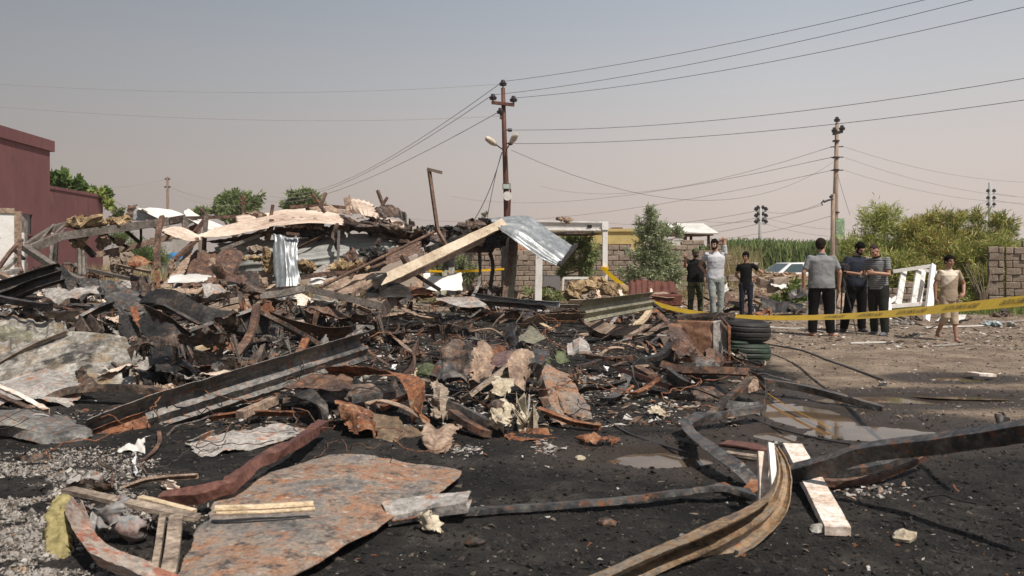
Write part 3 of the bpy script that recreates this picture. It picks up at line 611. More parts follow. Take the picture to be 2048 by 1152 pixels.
# ---------------------------------------------------------------- cars beyond the dirt mound
m_carw = plain('white car paint', (.75, .75, .74), .25, bump=0); m_cg = plain('car glass', (.06, .09, .10), .08, bump=0)
def car(name, label, px, Y, s, rz, group=None):
    r = empty(name, (xl(px, Y), Y, -.3), label, 'car', rz=rz); W_ = .85
    prof = [(-2.1, .35), (-2.15, .75), (-2.0, .92), (-1.2, 1.0), (-.6, 1.42), (.9, 1.45), (1.6, 1.05), (2.1, .98), (2.2, .6), (2.1, .35)]
    n = len(prof); v = [(x, y, z) for y in (-W_, W_) for x, z in prof]; 
    v = [(x, y*(.80 if z > 1.2 else 1), z) for x, y, z in v]
    f = [tuple(range(n)), tuple(range(2*n-1, n-1, -1))]+[(i, i+n, (i+1) % n+n, (i+1) % n) for i in range(n)]
    o = mobj('body', v, f, m_carw, r, recenter=False); bevel(o, .05, 2)
    for nm, q in (('windscreen', [(-1.12, -.72, 1.02), (-1.12, .72, 1.02), (-.62, .60, 1.38), (-.62, -.60, 1.38)]),
                  ('side_window', [(-1.0, -.845, 1.02), (-.05, -.83, 1.02), (-.05, -.70, 1.37), (-.55, -.70, 1.37)]),
                  ('side_window', [(.05, -.83, 1.02), (1.3, -.83, 1.04), (.9, -.70, 1.38), (.05, -.70, 1.37)])):
        o = mobj(nm, [(a_[0]-(.02 if nm == 'windscreen' else 0), a_[1]-(.015 if nm != 'windscreen' else 0), a_[2]+.01) for a_ in q], [(0, 1, 2, 3)], m_cg, r, recenter=False); solid(o, .02)
    for x in (-1.35, 1.35):
        for y in (-.8, .8): MB().tube([(x, y-.09, .33), (x, y+.09, .33)], .33, 16).build('wheel', m_rub, r)
    for y in (-.6, .6): MB().box((-2.17, y-.14, .66), (-2.1, y+.14, .78)).build('headlight', m_cleanw, r)
    r.scale = (s, s, s); return r
car('parked_car', 'white car parked beyond the dirt mound with its windscreen showing', 1592, 37, 1.0, R(8))
car('parked_car', 'white car half hidden behind the first and the man in grey', 1652, 41, 1.05, R(5))
c_ = D(1500, 524, 34); sheet('sheet_of_roofing', [[(1478, 524, 34), (1520, 522, 34)], [(1476, 530, 33.4), (1512, 533, 33.4)]], m_cleanw, 'white sheet lying tilted beyond the dirt mound left of the cars', 'metal sheet', crumple=.01)
# dirt mound clods (one mass)
def mnd(rg, n): return 8.6+rg.randn(n)*1.6, 27.2+rg.randn(n)*.9
chips('dirt_clods', 1500, mnd, [(3, (.30, .20, .13)), (2, (.22, .15, .10)), (1, (.4, .3, .22))], (.03, .14), 31, .8)
def ash3(rg, n): return -13+rg.rand(n)*9, 24+rg.rand(n)*5
# ================================================================ POLES AND WIRES
def wire(a, b, sag=.3, r=.012, label=None, group='overhead wires', n=18, name='overhead_wire'):
    a = V(a); b = V(b); pts = [a.lerp(b, i/(n-1))-V((0, 0, sag*4*(i/(n-1))*(1-i/(n-1)))) for i in range(n)]
    mb = MB(); mb.tube(pts, r, 4); o = mb.build(name, m_wire2 if r < .0055 or max(a.y, b.y) > 48 else m_wire); return tag(o, label, 'wire', group)
def insul(parent, p, s=1, down=False):
    mb = MB(); p = V(p); q = -1 if down else 1
    mb.tube([p, p+V((0, 0, .05*q*s)), p+V((0, 0, .06*q*s)), p+V((0, 0, .13*q*s)), p+V((0, 0, .16*q*s)), p+V((0, 0, .22*q*s))], [.02*s, .02*s, .09*s, .11*s, .07*s, .05*s], 8)
    return mb.build('insulator', m_iron, parent)
def child(mb, n, m_, r, **k): o = mb.build(n, m_, r, **k); o.location -= V(r.location); return o
YP = 26.0; pb = D(1014, 600, YP); ptp = D(1007, 176, YP)
r = empty('utility_pole', (pb.x, YP, 0), 'rust brown steel utility pole with a crossarm and two street lamps rising from the wreckage', 'utility pole')
pts = [D(1016, 602, YP), D(1013, 400, YP), D(1009, 280, YP), D(1006, 176, YP)]; pts[0].z = 0
child(MB().tube(pts, [.10, .09, .075, .06], 10), 'shaft', m_pole, r, smooth=True)
cc_ = D(1006, 208, YP); child(MB().bar(D(983, 205, YP-.1), D(1029, 210, YP-.1), .1, .09), 'crossarm', m_pole, r)
for p_ in (D(1006, 176, YP), D(986, 204, YP-.1), D(1027, 208, YP-.1), D(1001, 232, YP-.1)): insul(None, p_, 1.1).parent = r
for o in r.children:
    if o.name.startswith('insulator'): o.location -= V(r.location)
for p_ in (D(1015, 260, YP), D(1016, 287, YP)): child(MB().tube([p_+V((-.1, 0, 0)), p_, p_+V((.03, 0, 0)), p_+V((.14, 0, 0))], [.02, .02, .06, .05], 8), 'side_insulator', m_iron, r)
child(MB().bar(D(1001, 238, YP-.1), D(1005, 226, YP-.1), .1, .06), 'bracket', m_pole, r)
for nm, a_, b_, c_ in (('lamp', (1007, 300), (993, 290), (971, 275)), ('lamp', (1012, 300), (1021, 286), (1034, 268))):
    A = D(*a_, YP); B = D(*b_, YP-.3); C_ = D(*c_, YP-.6)
    child(MB().tube([A, B], .02, 6), 'lamp_arm', m_pole, r)
    d_ = (C_-B).normalized(); s_ = V((0, 1, 0)); u_ = s_.cross(d_).normalized()
    if u_.z < 0: u_ = -u_
    rings = []
    for q, w_, h_ in ((0, .05, .04), (.12, .09, .07), (.45, .13, .10), (.9, .12, .08), (1.0, .06, .03)):
        c2 = B.lerp(C_, q); rings += [c2+s_*(math.cos(t_)*w_)+u_*(math.sin(t_)*h_) for t_ in [2*math.pi*j/10 for j in range(10)]]
    mb = MB(); mb.add(rings, [(i*10+j, i*10+(j+1) % 10, (i+1)*10+(j+1) % 10, (i+1)*10+j) for i in range(4) for j in range(10)]+[tuple(range(10))[::-1], tuple(range(40, 50))])
    h = child(mb, 'lamp_head', mat('aged lamp housing', [(.45, .38, .3), (.6, .52, .42), (.72, .66, .58)], 6, .5), r, smooth=True)
fl = D(1013, 373, YP-.15); child(MB().box((fl.x-.12, fl.y-.05, fl.z-.09), (fl.x+.12, fl.y, fl.z+.09)), 'floodlight', m_iron, r)
child(MB().box((fl.x-.1, fl.y-.06, fl.z-.07), (fl.x+.1, fl.y-.0505, fl.z+.07)), 'floodlight_glass', plain('pale glass', (.45, .52, .45), .2), r)
dp = D(1015, 392, YP-.2); child(MB().tube([dp+V((0, .06, 0)), dp, dp+V((0, -.04, 0))], [.05, .13, .14], 16), 'dish_antenna', m_cleanw, r)
child(MB().bar(D(1021, 378, YP), D(1019, 435, YP), .05), 'red_conduit', m_red, r)
child(MB().box((pb.x-.17, YP-.2, .0), (pb.x+.17, YP-.12, D(0, 470, YP).z), ), 'black_base_panel', m_dark, r)
T_ = D(1006, 163, YP); Lq = D(985, 190, YP-.1); Rq = D(1028, 196, YP-.1)
wl = 'black wire rising to the upper right from the '
wire(T_, D(2300, -115, 14), -0.0+.25, .0062, wl+'tip of the brown pole')
wire(Lq, D(2300, -95, 14), .3, .0062, wl+'left end of its crossarm')
wire(Rq, D(2300, -48, 14), .3, .0062, wl+'right end of its crossarm')
wire(D(1018, 260, YP), D(2300, 112, 15), .35, .0062, 'upper of two wires running right from the middle of the brown pole')
wire(D(1018, 287, YP), D(2300, 162, 15), .3, .0062, 'lower of two wires running right from the middle of the brown pole')
wire(T_, D(560, 385, 80), 1.2, .013, 'wire from the pole tip descending to the far left')
wire(Lq, D(540, 392, 80), 1.2, .013, 'wire from the left crossarm end descending to the far left')
wire(D(1001, 222, YP), D(530, 402, 80), 1.0, .013, 'lowest of the three wires descending to the far left')
wire(D(1001, 168, YP), D(-300, 146, 20), .35, .005, 'faint upper wire crossing the sky to the left edge')
wire(D(1001, 232, YP), D(-300, 186, 20), .35, .005, 'faint lower wire crossing the sky to the left edge')
wire(D(1004, 305, YP), D(945, 445, 19.5), .2, .012, 'loose cable hanging from the lamps down to the burnt roof')
wire(D(1003, 305, YP), D(975, 432, 20.5), -.1, .009, 'thin cable hanging beside the loose cable')
wire(D(1022, 300, YP), D(1670, 322, 45), 1.8, .0065, 'thin sagging wire from the brown pole to the tall timber pole')
# tall timber pole at the right with its short companion
YQ = 43.0; r = empty('utility_pole', (xl(1672, YQ), YQ, -.3), 'tall weathered timber pole above the heads of the men at right', 'utility pole')
a_ = D(1668, 500, YQ); a_.z = -.3; b_ = D(1674, 246, YQ)
child(MB().tube([a_, D(1671, 400, YQ), b_], [.17, .14, .09], 8), 'shaft', m_wpole, r, smooth=True)
child(MB().bar(D(1667, 268, YQ), D(1684, 263, YQ-.8), .12), 'crossarm', m_iron, r)
for p_ in (D(1674, 247, YQ), D(1669, 268, YQ), D(1684, 264, YQ-.8)): o = insul(r, p_, 1.5); o.location -= V(r.location)
for yy in (282, 315, 340, 425): child(MB().tube([D(1672, yy-1.5, YQ), D(1672, yy+1.5, YQ)], .18, 8), 'band', m_iron, r)
for yy in (294, 315, 341):
    q = D(1667, yy, YQ); child(MB().bar(q+V((-.15, 0, 0)), q+V((.5, 0, .02)), .05), 'wire_bracket', m_iron, r)
ps = D(1680, 455, YQ-.3); child(MB().box((ps.x-.22, ps.y-.02, ps.z-.5), (ps.x+.22, ps.y, ps.z+.45)), 'poster', mat('green poster', [(.30, .50, .22), (.35, .55, .28), (.10, .14, .10), (.55, .62, .5)], 2.2, .6), r)
YR = 42.0; r = empty('utility_pole', (xl(1665, YR), YR, -.3), 'short grey timber pole standing against the tall timber pole', 'utility pole')
child(MB().tube([V((xl(1665, YR), YR, -.3)), D(1666, 388, YR)], [.13, .1], 8), 'shaft', m_wpole, r, smooth=True)
child(MB().tube([D(1667, 398, YR), D(1655, 401, YR-.4), D(1648, 404, YR-.5)], .05, 6), 'bracket', m_iron, r)
child(MB().tube([D(1666, 391, YR), D(1661, 394, YR-.3)], .07, 6), 'bracket', m_iron, r)
child(MB().tube([D(1648, 400, YR-.5), D(1643, 405, YR-.5), D(1645, 411, YR-.5)], .03, 5), 'cable_tail', m_wire, r)
# slim multi-arm pole
YS = 62.0; r = empty('utility_pole', (xl(1520, YS), YS, -.3), 'slim pale steel pole with three tiers of insulators in front of the reeds', 'utility pole')
child(MB().tube([V((xl(1519, YS), YS, -.3)), D(1521, 415, YS)], [.16, .11], 8), 'shaft', m_grpole, r, smooth=True)
for yy in (422, 435, 447):
    child(MB().bar(D(1512, yy, YS), D(1531, yy+1, YS), .1), 'crossarm', m_grpole, r)
    for xx in (1512, 1516, 1526, 1532): o = insul(r, D(xx, yy-2 if xx in (1516, 1526) else yy+1, YS), 1.5); o.location -= V(r.location)
YT = 60.0; r = empty('utility_pole', (xl(1982, YT), YT, -.3), 'pale steel pole rising behind the right end of the thicket', 'utility pole')
child(MB().tube([V((xl(1981, YT), YT, -.3)), D(1980, 365, YT)], [.17, .12], 8), 'shaft', m_grpole, r, smooth=True)
for yy in (386, 400, 413):
    child(MB().bar(D(1976, yy+1, YT), D(1988, yy+1, YT), .12), 'crossarm', m_grpole, r)
    for xx in (1976, 1988): o = insul(r, D(xx, yy, YT), 1.3); o.location -= V(r.location)
YU = 85.0; r = empty('utility_pole', (xl(336, YU), YU, -.3), 'thin far pole with wires spreading from it behind the wreckage at left', 'utility pole')
child(MB().tube([V((xl(337, YU), YU, -.3)), D(335, 354, YU)], [.2, .13], 6), 'shaft', m_wpole, r)
for yy, dx in ((358, 5), (374, 6)): child(MB().bar(D(335-dx, yy, YU), D(335+dx, yy, YU), .14), 'crossarm', m_iron, r)
YV = 80.0; r = empty('utility_pole', (xl(486, YV), YV, -.3), 'rusty pole with short crossarms in front of the left far tree', 'utility pole')
child(MB().tube([V((xl(486, YV-8), YV-8, -.3)), D(486, 388, YV-8)], [.12, .1], 6), 'shaft', m_pole, r)
for yy in (398, 406): child(MB().bar(D(479, yy, YV-8), D(493, yy, YV-8), .12), 'crossarm', m_pole, r)
for i, (a_, b_, s_, l_) in enumerate([
    ((330, 378, 85), (214, 392, 31), 1.2, 'wire sagging from the thin far pole to the pink building'),
    ((338, 374, 85), (520, 392, 120), 1.0, 'far wire running right from the thin far pole'),
    ((338, 380, 85), (480, 410, 78), .6, 'wire from the thin far pole to the rusty pole'),
    ((332, 358, 85), (120, 372, 80), .5, 'faint far wire left of the thin pole'),
    ((340, 380, 85), (376, 440, 60), .3, 'stay wire sloping right from the thin far pole'),
    ((334, 376, 85), (308, 440, 60), .1, 'stay wire sloping left from the thin far pole'),
    ((1690, 294, 43), (2200, 358, 50), .8, 'highest wire running right from the tall timber pole'),
    ((1690, 315, 43), (2200, 392, 50), .8, 'second wire running right from the tall timber pole'),
    ((1690, 341, 43), (2200, 398, 50), .8, 'third wire running right from the tall timber pole'),
    ((1662, 294, 43), (1080, 372, 90), 1.5, 'upper wire running left from the tall timber pole'),
    ((1662, 315, 43), (900, 392, 110), 1.5, 'middle wire running left from the tall timber pole'),
    ((1662, 341, 43), (760, 430, 90), 1.5, 'lower wire running left from the tall timber pole'),
    ((1648, 404, 41.5), (1532, 423, 62), .3, 'wire between the short timber pole and the slim insulator pole'),
    ((1645, 410, 41.5), (1400, 440, 75), .5, 'wire passing left of the slim insulator pole'),
    ((1662, 432, 42), (1320, 478, 60), .5, 'low wire sloping left from the short timber pole'),
    ((1532, 436, 62), (1976, 402, 60), 1.4, 'wire from the slim insulator pole to the pole behind the thicket'),
    ((1532, 448, 62), (1976, 414, 60), 1.5, 'lowest wire from the slim insulator pole to the pole behind the thicket'),
    ((1512, 422, 62), (1180, 440, 110), .8, 'wire leaving the top tier of the slim pole to the left'),
    ((1512, 436, 62), (1180, 458, 110), .8, 'wire leaving the middle tier of the slim pole to the left'),
    ((1512, 449, 62), (1180, 474, 110), .8, 'wire leaving the bottom tier of the slim pole to the left'),
    ((1988, 386, 60), (2200, 392, 62), .3, 'wire leaving the pole behind the thicket to the right'),
    ((1988, 400, 60), (2200, 408, 62), .3, 'lower wire leaving the pole behind the thicket to the right'),
    ((1674, 345, 43), (1700, 430, 40), .05, 'thin stay wire beside the tall timber pole')]):
    wire(D(*a_), D(*b_), s_, .0045*(a_[2]+b_[2])/60+.003, l_, n=14)
# ================================================================ VEGETATION
m_leaf = vcol_mat('foliage', .6, .35, .3)
m_bark = mat('tree bark', [(.12, .09, .065), (.20, .155, .115), (.28, .22, .17)], 5, .9, 0, .6, stretch=(1, 1, .4))
def leaves(pts, dirs, size, asp, pal, rg, droop=.3):
    """one thin leaf quad (two triangles folded) per point"""
    n = len(pts); d = dirs+rg.randn(n, 3)*.55; d[:, 2] -= droop; d /= np.linalg.norm(d, axis=1, keepdims=True)
    q = rg.randn(n, 3); s = np.cross(d, q); s /= np.linalg.norm(s, axis=1, keepdims=True)+1e-9
    L_ = (size*(.6+.8*rg.rand(n)))[:, None]; W_ = L_*asp
    a = pts; b = pts+d*L_*.5+s*W_; c = pts+d*L_; e = pts+d*L_*.5-s*W_
    vs = np.stack([a, b, c, e], 1).reshape(-1, 3); fs = (np.arange(n)[:, None]*4+np.array([0, 1, 2, 3])[None])
    ci = rg.randint(0, len(pal), n); cc = np.array(pal)[ci]*(.7+.6*rg.rand(n, 1)); return vs, fs, cc[:, None, :].repeat(4, 1).reshape(-1, 3)
def tree(name, label, cat, base, blobs, nleaf, size, asp, pal, seed, trunk=None, droop=.4, group=None, twigs=14, twr=.012):
    """blobs: (x, y, z, rx, ry, rz) crown lumps in world coordinates; leaves grow along twigs that fill them unevenly"""
    rg = np.random.RandomState(seed); r = empty(name, base, label, cat, group); base = V(base)
    P_ = []; Dr = []; tw = MB(); vol = np.array([b[3]*b[4]*b[5] for b in blobs])**.66; vol /= vol.sum()
    for b, f in zip(blobs, vol):
        c = np.array(b[:3]); rr = np.array(b[3:]); k = max(4, int(nleaf*f/45))
        u = rg.randn(k, 3); u /= np.linalg.norm(u, axis=1, keepdims=True); u *= (rg.rand(k, 1)**.45); tip = c+u*rr*(1+.25*rg.randn(k, 1))
        org = np.array(base)*.0+c-np.array([0, 0, rr[2]*.7])
        for t_ in tip:
            ln = .55*rr.max()*(.5+rg.rand()); dr = (t_-org); dr /= np.linalg.norm(dr)+1e-6; m_ = max(3, int(45*(.4+1.2*rg.rand())))
            s_ = rg.rand(m_)[:, None]; P_.append(t_-dr*ln*(1-s_)+rg.randn(m_, 3)*rr.max()*.13); Dr.append(np.repeat(dr[None], m_, 0))
        for t_ in tip[:twigs]: tw.tube([org, (org+t_)/2+rg.randn(3)*.06*rr.max(), t_], [twr*1.6, twr, twr*.4], 4)
    P_ = np.concatenate(P_); Dr = np.concatenate(Dr)
    v, f_, c_ = leaves(P_, Dr, size, asp, pal, rg, droop)
    o = mobj('crown', v, f_, m_leaf, r, cols=c_, recenter=False); o.location = -base
    if trunk is not None:
        for b in blobs: tw.tube([trunk[-1][0], (V(trunk[-1][0])+V(b[:3]))/2+V((0, 0, -.1)), V(b[:3])-V((0, 0, b[5]*.5))], [trunk[-1][1]*.6, twr*2, twr*1.4], 5)
        tw.tube([t_[0] for t_ in trunk], [t_[1] for t_ in trunk], 8)
    if tw.v:
        o = tw.build('trunk' if trunk is not None else 'stems', m_bark, r, recenter=False); o.location = -base
    return r
def bl(px, py, Y, rx, rz, ry=None): c = D(px, py, Y); s = Y/F; return (c.x, c.y, c.z, rx*s, (ry or rx)*s, rz*s)
euc = [(.27, .32, .17), (.36, .40, .24), (.20, .25, .12), (.44, .47, .32), (.30, .35, .18)]
YE = 25.0; b0 = D(1302, 590, YE)
tree('eucalyptus_sapling', 'young grey green eucalyptus standing between the container frame and the white roofed shelter', 'tree', (b0.x, YE, 0),
     [bl(1302, 425, YE, 18, 26), bl(1312, 450, YE, 26, 22), bl(1290, 460, YE, 26, 24), bl(1320, 480, YE, 32, 28), bl(1285, 500, YE, 30, 26), bl(1330, 515, YE, 34, 28), bl(1300, 535, YE, 42, 24), bl(1265, 550, YE, 28, 20), bl(1345, 545, YE, 28, 22), bl(1310, 565, YE, 42, 16), bl(1358, 462, YE+1, 13, 20)],
     13500, .125, .11, euc, 3, [((b0.x, YE, 0), .07), ((b0.x+.05, YE, .9), .055), ((b0.x, YE, 1.7), .035)], .5)
b0 = D(1160, 590, 26)
tree('willow_like_tree', 'drooping green tree hanging over the block wall inside the container frame', 'tree', (b0.x, 26, 0),
     [bl(1130, 485, 26, 24, 22), bl(1160, 480, 26, 26, 26), bl(1182, 500, 26, 18, 26), bl(1140, 515, 26, 26, 24), bl(1170, 530, 26, 20, 20), bl(1125, 540, 26, 14, 16), bl(1170, 560, 26.5, 26, 10)],
     8500, .15, .08, [(.22, .28, .11), (.30, .36, .15), (.38, .42, .21)], 4, [((b0.x, 26, 0), .06), ((b0.x, 26, 1.0), .05)], .95)
b0 = D(915, 590, 25)
tree('willow_like_tree', 'drooping grey green shrub behind the burnt posts left of the brown pole', 'tree', (b0.x, 25, 0),
     [bl(880, 530, 25, 22, 22), bl(912, 525, 25, 26, 20), bl(938, 540, 25, 18, 24), bl(900, 560, 25, 34, 20)],
     7000, .14, .08, [(.18, .21, .10), (.27, .29, .16), (.33, .34, .21), (.14, .17, .07)], 5, [((b0.x, 25, 0), .05), ((b0.x, 25, .8), .04)], .95)
b0 = D(962, 450, 27)
tree('thin_sapling', 'sparse pale sapling tops poking above the burnt roof ridge', 'tree', (b0.x, 27, 0),
     [bl(970, 432, 27, 8, 8), bl(925, 452, 27, 7, 7), bl(968, 444, 27, 9, 6)], 420, .09, .1, [(.3, .33, .2), (.36, .36, .24)], 6, [((b0.x, 27, 0), .03), ((b0.x, 27, 1.9), .02)], .1, twigs=9, twr=.006)
for i, (px_, py_, h_) in enumerate([(1088, 590, 12), (1060, 585, 14), (1110, 592, 10)]):
    c_ = D(px_, py_, 22.5); tree('low_shrub', ['pale leafy ground shrub in front of the block wall beside the peeling post', 'small green weed bush left of the peeling post', 'pale weeds right of the peeling post near the white box'][i], 'shrub', (c_.x, 22.5, 0),
        [bl(px_, py_, 22.5, 22, h_), bl(px_+18, py_+5, 22.5, 16, 9)], 900, .10, .16, [(.33, .36, .16), (.24, .30, .10), (.42, .43, .24)], 40+i, None, -.1)
# the big thicket, right: willow-like shrubs one behind another
thp = [(.36, .40, .10), (.48, .51, .17), (.25, .30, .07), (.56, .54, .24), (.50, .42, .16), (.18, .22, .05)]
def thick(i, label, blobs, n, Y, seed, pal=thp):
    c = blobs[0]; tree('willow_thicket', label, 'shrub', (c[0], Y, 0), blobs, n, .155, .065, pal, seed, [((c[0], Y, 0), .05), ((c[0], Y, .5), .04)], .15, 'shrubs of the thicket at the right', twigs=20, twr=.009)
thick(0, 'tall airy yellow green shrub at the left end of the thicket above the men', [bl(1760, 440, 24, 46, 30), bl(1740, 475, 24, 40, 26), bl(1800, 460, 24, 40, 30), bl(1772, 418, 24, 34, 14), bl(1720, 500, 24, 34, 24), bl(1700, 490, 24, 26, 24), bl(1775, 500, 24, 50, 26)], 9500, 24, 11, [(.36, .40, .10), (.46, .50, .17), (.52, .52, .24), (.28, .33, .08)])
thick(1, 'dense green shrub of the thicket directly behind the white frame', [bl(1790, 520, 22.8, 50, 30), bl(1830, 545, 22.8, 44, 34), bl(1770, 560, 22.8, 46, 30), bl(1745, 540, 22.8, 40, 36), bl(1820, 590, 22.8, 36, 18), bl(1735, 590, 22.8, 34, 20)], 15000, 22.8, 12)
thick(2, 'middle shrub of the thicket with brown tinged tips', [bl(1870, 450, 23.4, 34, 28), bl(1850, 485, 23, 44, 30), bl(1890, 500, 22.6, 44, 34), bl(1860, 540, 22.4, 44, 34), bl(1880, 580, 22.2, 44, 24), bl(1830, 460, 23.2, 34, 26), bl(1870, 432, 23.4, 26, 16)], 18500, 22.6, 13, thp+[(.50, .36, .12), (.42, .29, .09)])
thick(3, 'broad shrub at the right end of the thicket reaching over the wall', [bl(1950, 470, 23, 44, 30), bl(1985, 490, 22.5, 36, 26), bl(1935, 510, 22.2, 44, 36), bl(1975, 530, 22, 38, 32), bl(1940, 560, 21.9, 44, 30), bl(1900, 470, 23, 30, 26), bl(1965, 580, 21.8, 34, 20), bl(1955, 430, 23, 22, 14), bl(2010, 460, 22.5, 26, 16), bl(2000, 440, 22.6, 24, 16), bl(1905, 440, 23, 28, 18)], 22000, 22, 14, thp+[(.50, .36, .12), (.14, .19, .05), (.12, .16, .04)])
thick(5, 'thin feathery shoots at the far right end of the thicket over the wall', [bl(2000, 500, 21.6, 30, 40), bl(1975, 560, 21.4, 30, 36), bl(2000, 560, 21.4, 14, 30), bl(1950, 600, 21.2, 34, 16)], 8000, 21.4, 16)
thick(4, 'low yellow green shrub between the timber pole and the man in navy', [bl(1700, 530, 25, 30, 30), bl(1680, 540, 25, 24, 26), bl(1712, 575, 24.5, 26, 24), bl(1670, 565, 25, 18, 16)], 7000, 24.8, 15)
c_ = D(1965, 600, 20.2); rg_ = random.Random(4); mb = MB()
for k_ in range(9):
    q = rg_.uniform(-.5, .5); mb.tube([(c_.x, 20.2, 0), (c_.x+q*.35, 20.2+rg_.uniform(-.1, .1), .55), (c_.x+q, 20.3, 1.25)], [.025, .014, .006], 5)
tag(mb.build('bare_stemmed_sapling', m_bark), 'pale many-stemmed bare sapling in front of the thicket near the wall pier', 'sapling')
# weeds around the dirt mound and at the wall foot
for i, (px_, py_, Y_, w_, h_, n_, l_) in enumerate([(1590, 585, 24, 34, 22, 1800, 'dark leafy bush on the right flank of the dirt mound'), (1540, 600, 23.5, 18, 10, 400, 'small green weed clump behind the burnt sheets'), (1480, 612, 22, 8, 6, 200, 'tiny green weed in the rubble beside the boy in black'),
        (1408, 502, 28.5, 28, 17, 1300, 'bright green vine spilling over the wall below the shelter'), (1372, 560, 28, 16, 24, 500, 'green weeds growing at the wall behind the man in the cap')]):
    c_ = D(px_, py_, Y_); tree('weed_bush', l_, 'bush', (c_.x, Y_, 0), [bl(px_, py_, Y_, w_, h_), bl(px_-w_*.5, py_+h_*.4, Y_, w_*.6, h_*.6), bl(px_+w_*.5, py_+h_*.2, Y_, w_*.5, h_*.7)], n_, .12, .2, [(.10, .16, .04), (.17, .24, .06), (.25, .32, .10)], 60+i, None, .1)
# left: bush under the wreck, vine on the pink house, far trees
b0 = D(300, 540, 32)
tree('green_bush', 'soft green bush seen under the wrecked roof at left', 'bush', (b0.x, 32, 0), [bl(290, 500, 32, 34, 26), bl(310, 515, 32, 34, 22), bl(262, 500, 32, 26, 26), bl(240, 470, 33, 34, 14), bl(200, 480, 33, 26, 14)], 9000, .12, .09, [(.13, .19, .06), (.18, .25, .08), (.10, .15, .05)], 70, None, .1)
b0 = D(165, 385, 33)
tree('leafy_tree', 'broad leaved dark green tree rising behind the pink wing', 'tree', (b0.x, 33, 0), [bl(125, 360, 33, 20, 18), bl(150, 372, 33, 22, 16), bl(110, 372, 33, 16, 22), bl(178, 380, 33, 18, 9), bl(205, 385, 31, 14, 7)], 1500, .26, .3, [(.10, .17, .05), (.15, .24, .07), (.22, .30, .10)], 71, [((b0.x, 33, 0), .12), ((b0.x, 33, 3.2), .08)], .2)
b0 = D(218, 400, 30.6)
tree('hanging_vine', 'yellow green vine tip hanging from the corner of the pink wing', 'vine', (b0.x, 30.6, 2.6), [bl(217, 400, 30.6, 5, 14), bl(196, 382, 30.6, 12, 5)], 260, .2, .25, [(.25, .32, .08), (.35, .38, .12)], 72, None, .8)
for i, (px_, bls, l_) in enumerate([(470, [(452, 408, 26, 22), (478, 400, 26, 18), (500, 408, 20, 20), (440, 420, 18, 12), (475, 425, 40, 14)], 'left one of two round far trees above the wreckage'),
        (605, [(605, 392, 26, 14), (620, 402, 22, 18), (590, 405, 22, 16), (575, 415, 14, 9), (610, 420, 30, 12)], 'right one of two round far trees above the wreckage')]):
    b0 = D(px_, 480, 82); tree('far_tree', l_, 'tree', (b0.x, 82, -.3), [bl(x_, y_, 82, a_, c_) for x_, y_, a_, c_ in bls], 9500, .42, .18, [(.16, .22, .075), (.22, .28, .10), (.28, .33, .14), (.12, .17, .06)], 75+i, [((b0.x, 82, -.3), .35), ((b0.x, 82, 3), .3)], .3, 'round trees in the distance', twr=.06)
tree('far_tree', 'small far tree left of the leaning rod above the wreckage', 'tree', (D(400, 470, 80).x, 80, -.3), [bl(402, 428, 80, 14, 10), bl(388, 436, 80, 12, 8)], 1500, .4, .18, [(.17, .24, .08), (.24, .30, .12)], 79, [((D(400, 470, 80).x, 80, -.3), .2), ((D(400, 470, 80).x, 80, 3), .15)], .3, twr=.05)
tree('garden_shrub', 'dull green shrub between the pink wing and the brown roof corner', 'shrub', (D(235, 450, 30).x, 30, 0), [bl(235, 425, 30, 10, 12), bl(245, 436, 30, 14, 8), bl(222, 440, 30, 8, 6)], 500, .12, .3, [(.16, .18, .09), (.12, .15, .06), (.3, .3, .16)], 80, None, .0, twr=.01)
# reed field: one mass
def reeds():
    rg = np.random.RandomState(9); n = 30000; px = 1430+rg.rand(n)*760; Y = 55+rg.rand(n)**1.4*25; x = (px-CX)/F*Y
    h = 2.45+.5*fbm(x*.25, Y*.25, 3)+rg.rand(n)*.5; th = rg.rand(n)*3.14; w_ = .05+.05*rg.rand(n); lean = rg.randn(n)*.18
    z0 = h*(.1+.75*rg.rand(n)); ln = h-z0; ln = np.minimum(ln, .5+.6*rg.rand(n))
    c = np.cos(th)*w_; s = np.sin(th)*w_*.6
    a = np.stack([x-c, Y-s, z0-.3], 1); b = np.stack([x+c, Y+s, z0-.3], 1); d = np.stack([x+lean+c*.3, Y+s, z0+ln-.3], 1); e = np.stack([x+lean*1.3, Y, z0+ln*1.05-.3], 1)
    vs = np.stack([a, b, d, e], 1).reshape(-1, 3); fs = np.arange(n)[:, None]*4+np.arange(4)[None]
    pal = np.array([(.13, .20, .06), (.18, .25, .08), (.10, .15, .05), (.25, .30, .12)])[rg.randint(0, 4, n)]*(.7+.6*rg.rand(n, 1))
    tag(mobj('reed_field', vs, fs, m_leaf, cols=pal[:, None].repeat(4, 1).reshape(-1, 3), recenter=False), kind='stuff')
    x0 = (1430-CX)/F*66; v = [(x0, 60, -.3), (60, 60, -.3), (60, 60, 1.9), (x0, 60, 1.9)]
reeds()
mbk = MB().box((xl(1440, 64), 64, -.3), (60, 82, 1.95)); tag(mbk.build('reed_bed', plain('deep reed mass', (.045, .07, .022), .9, bump=1), recenter=False), kind='stuff')
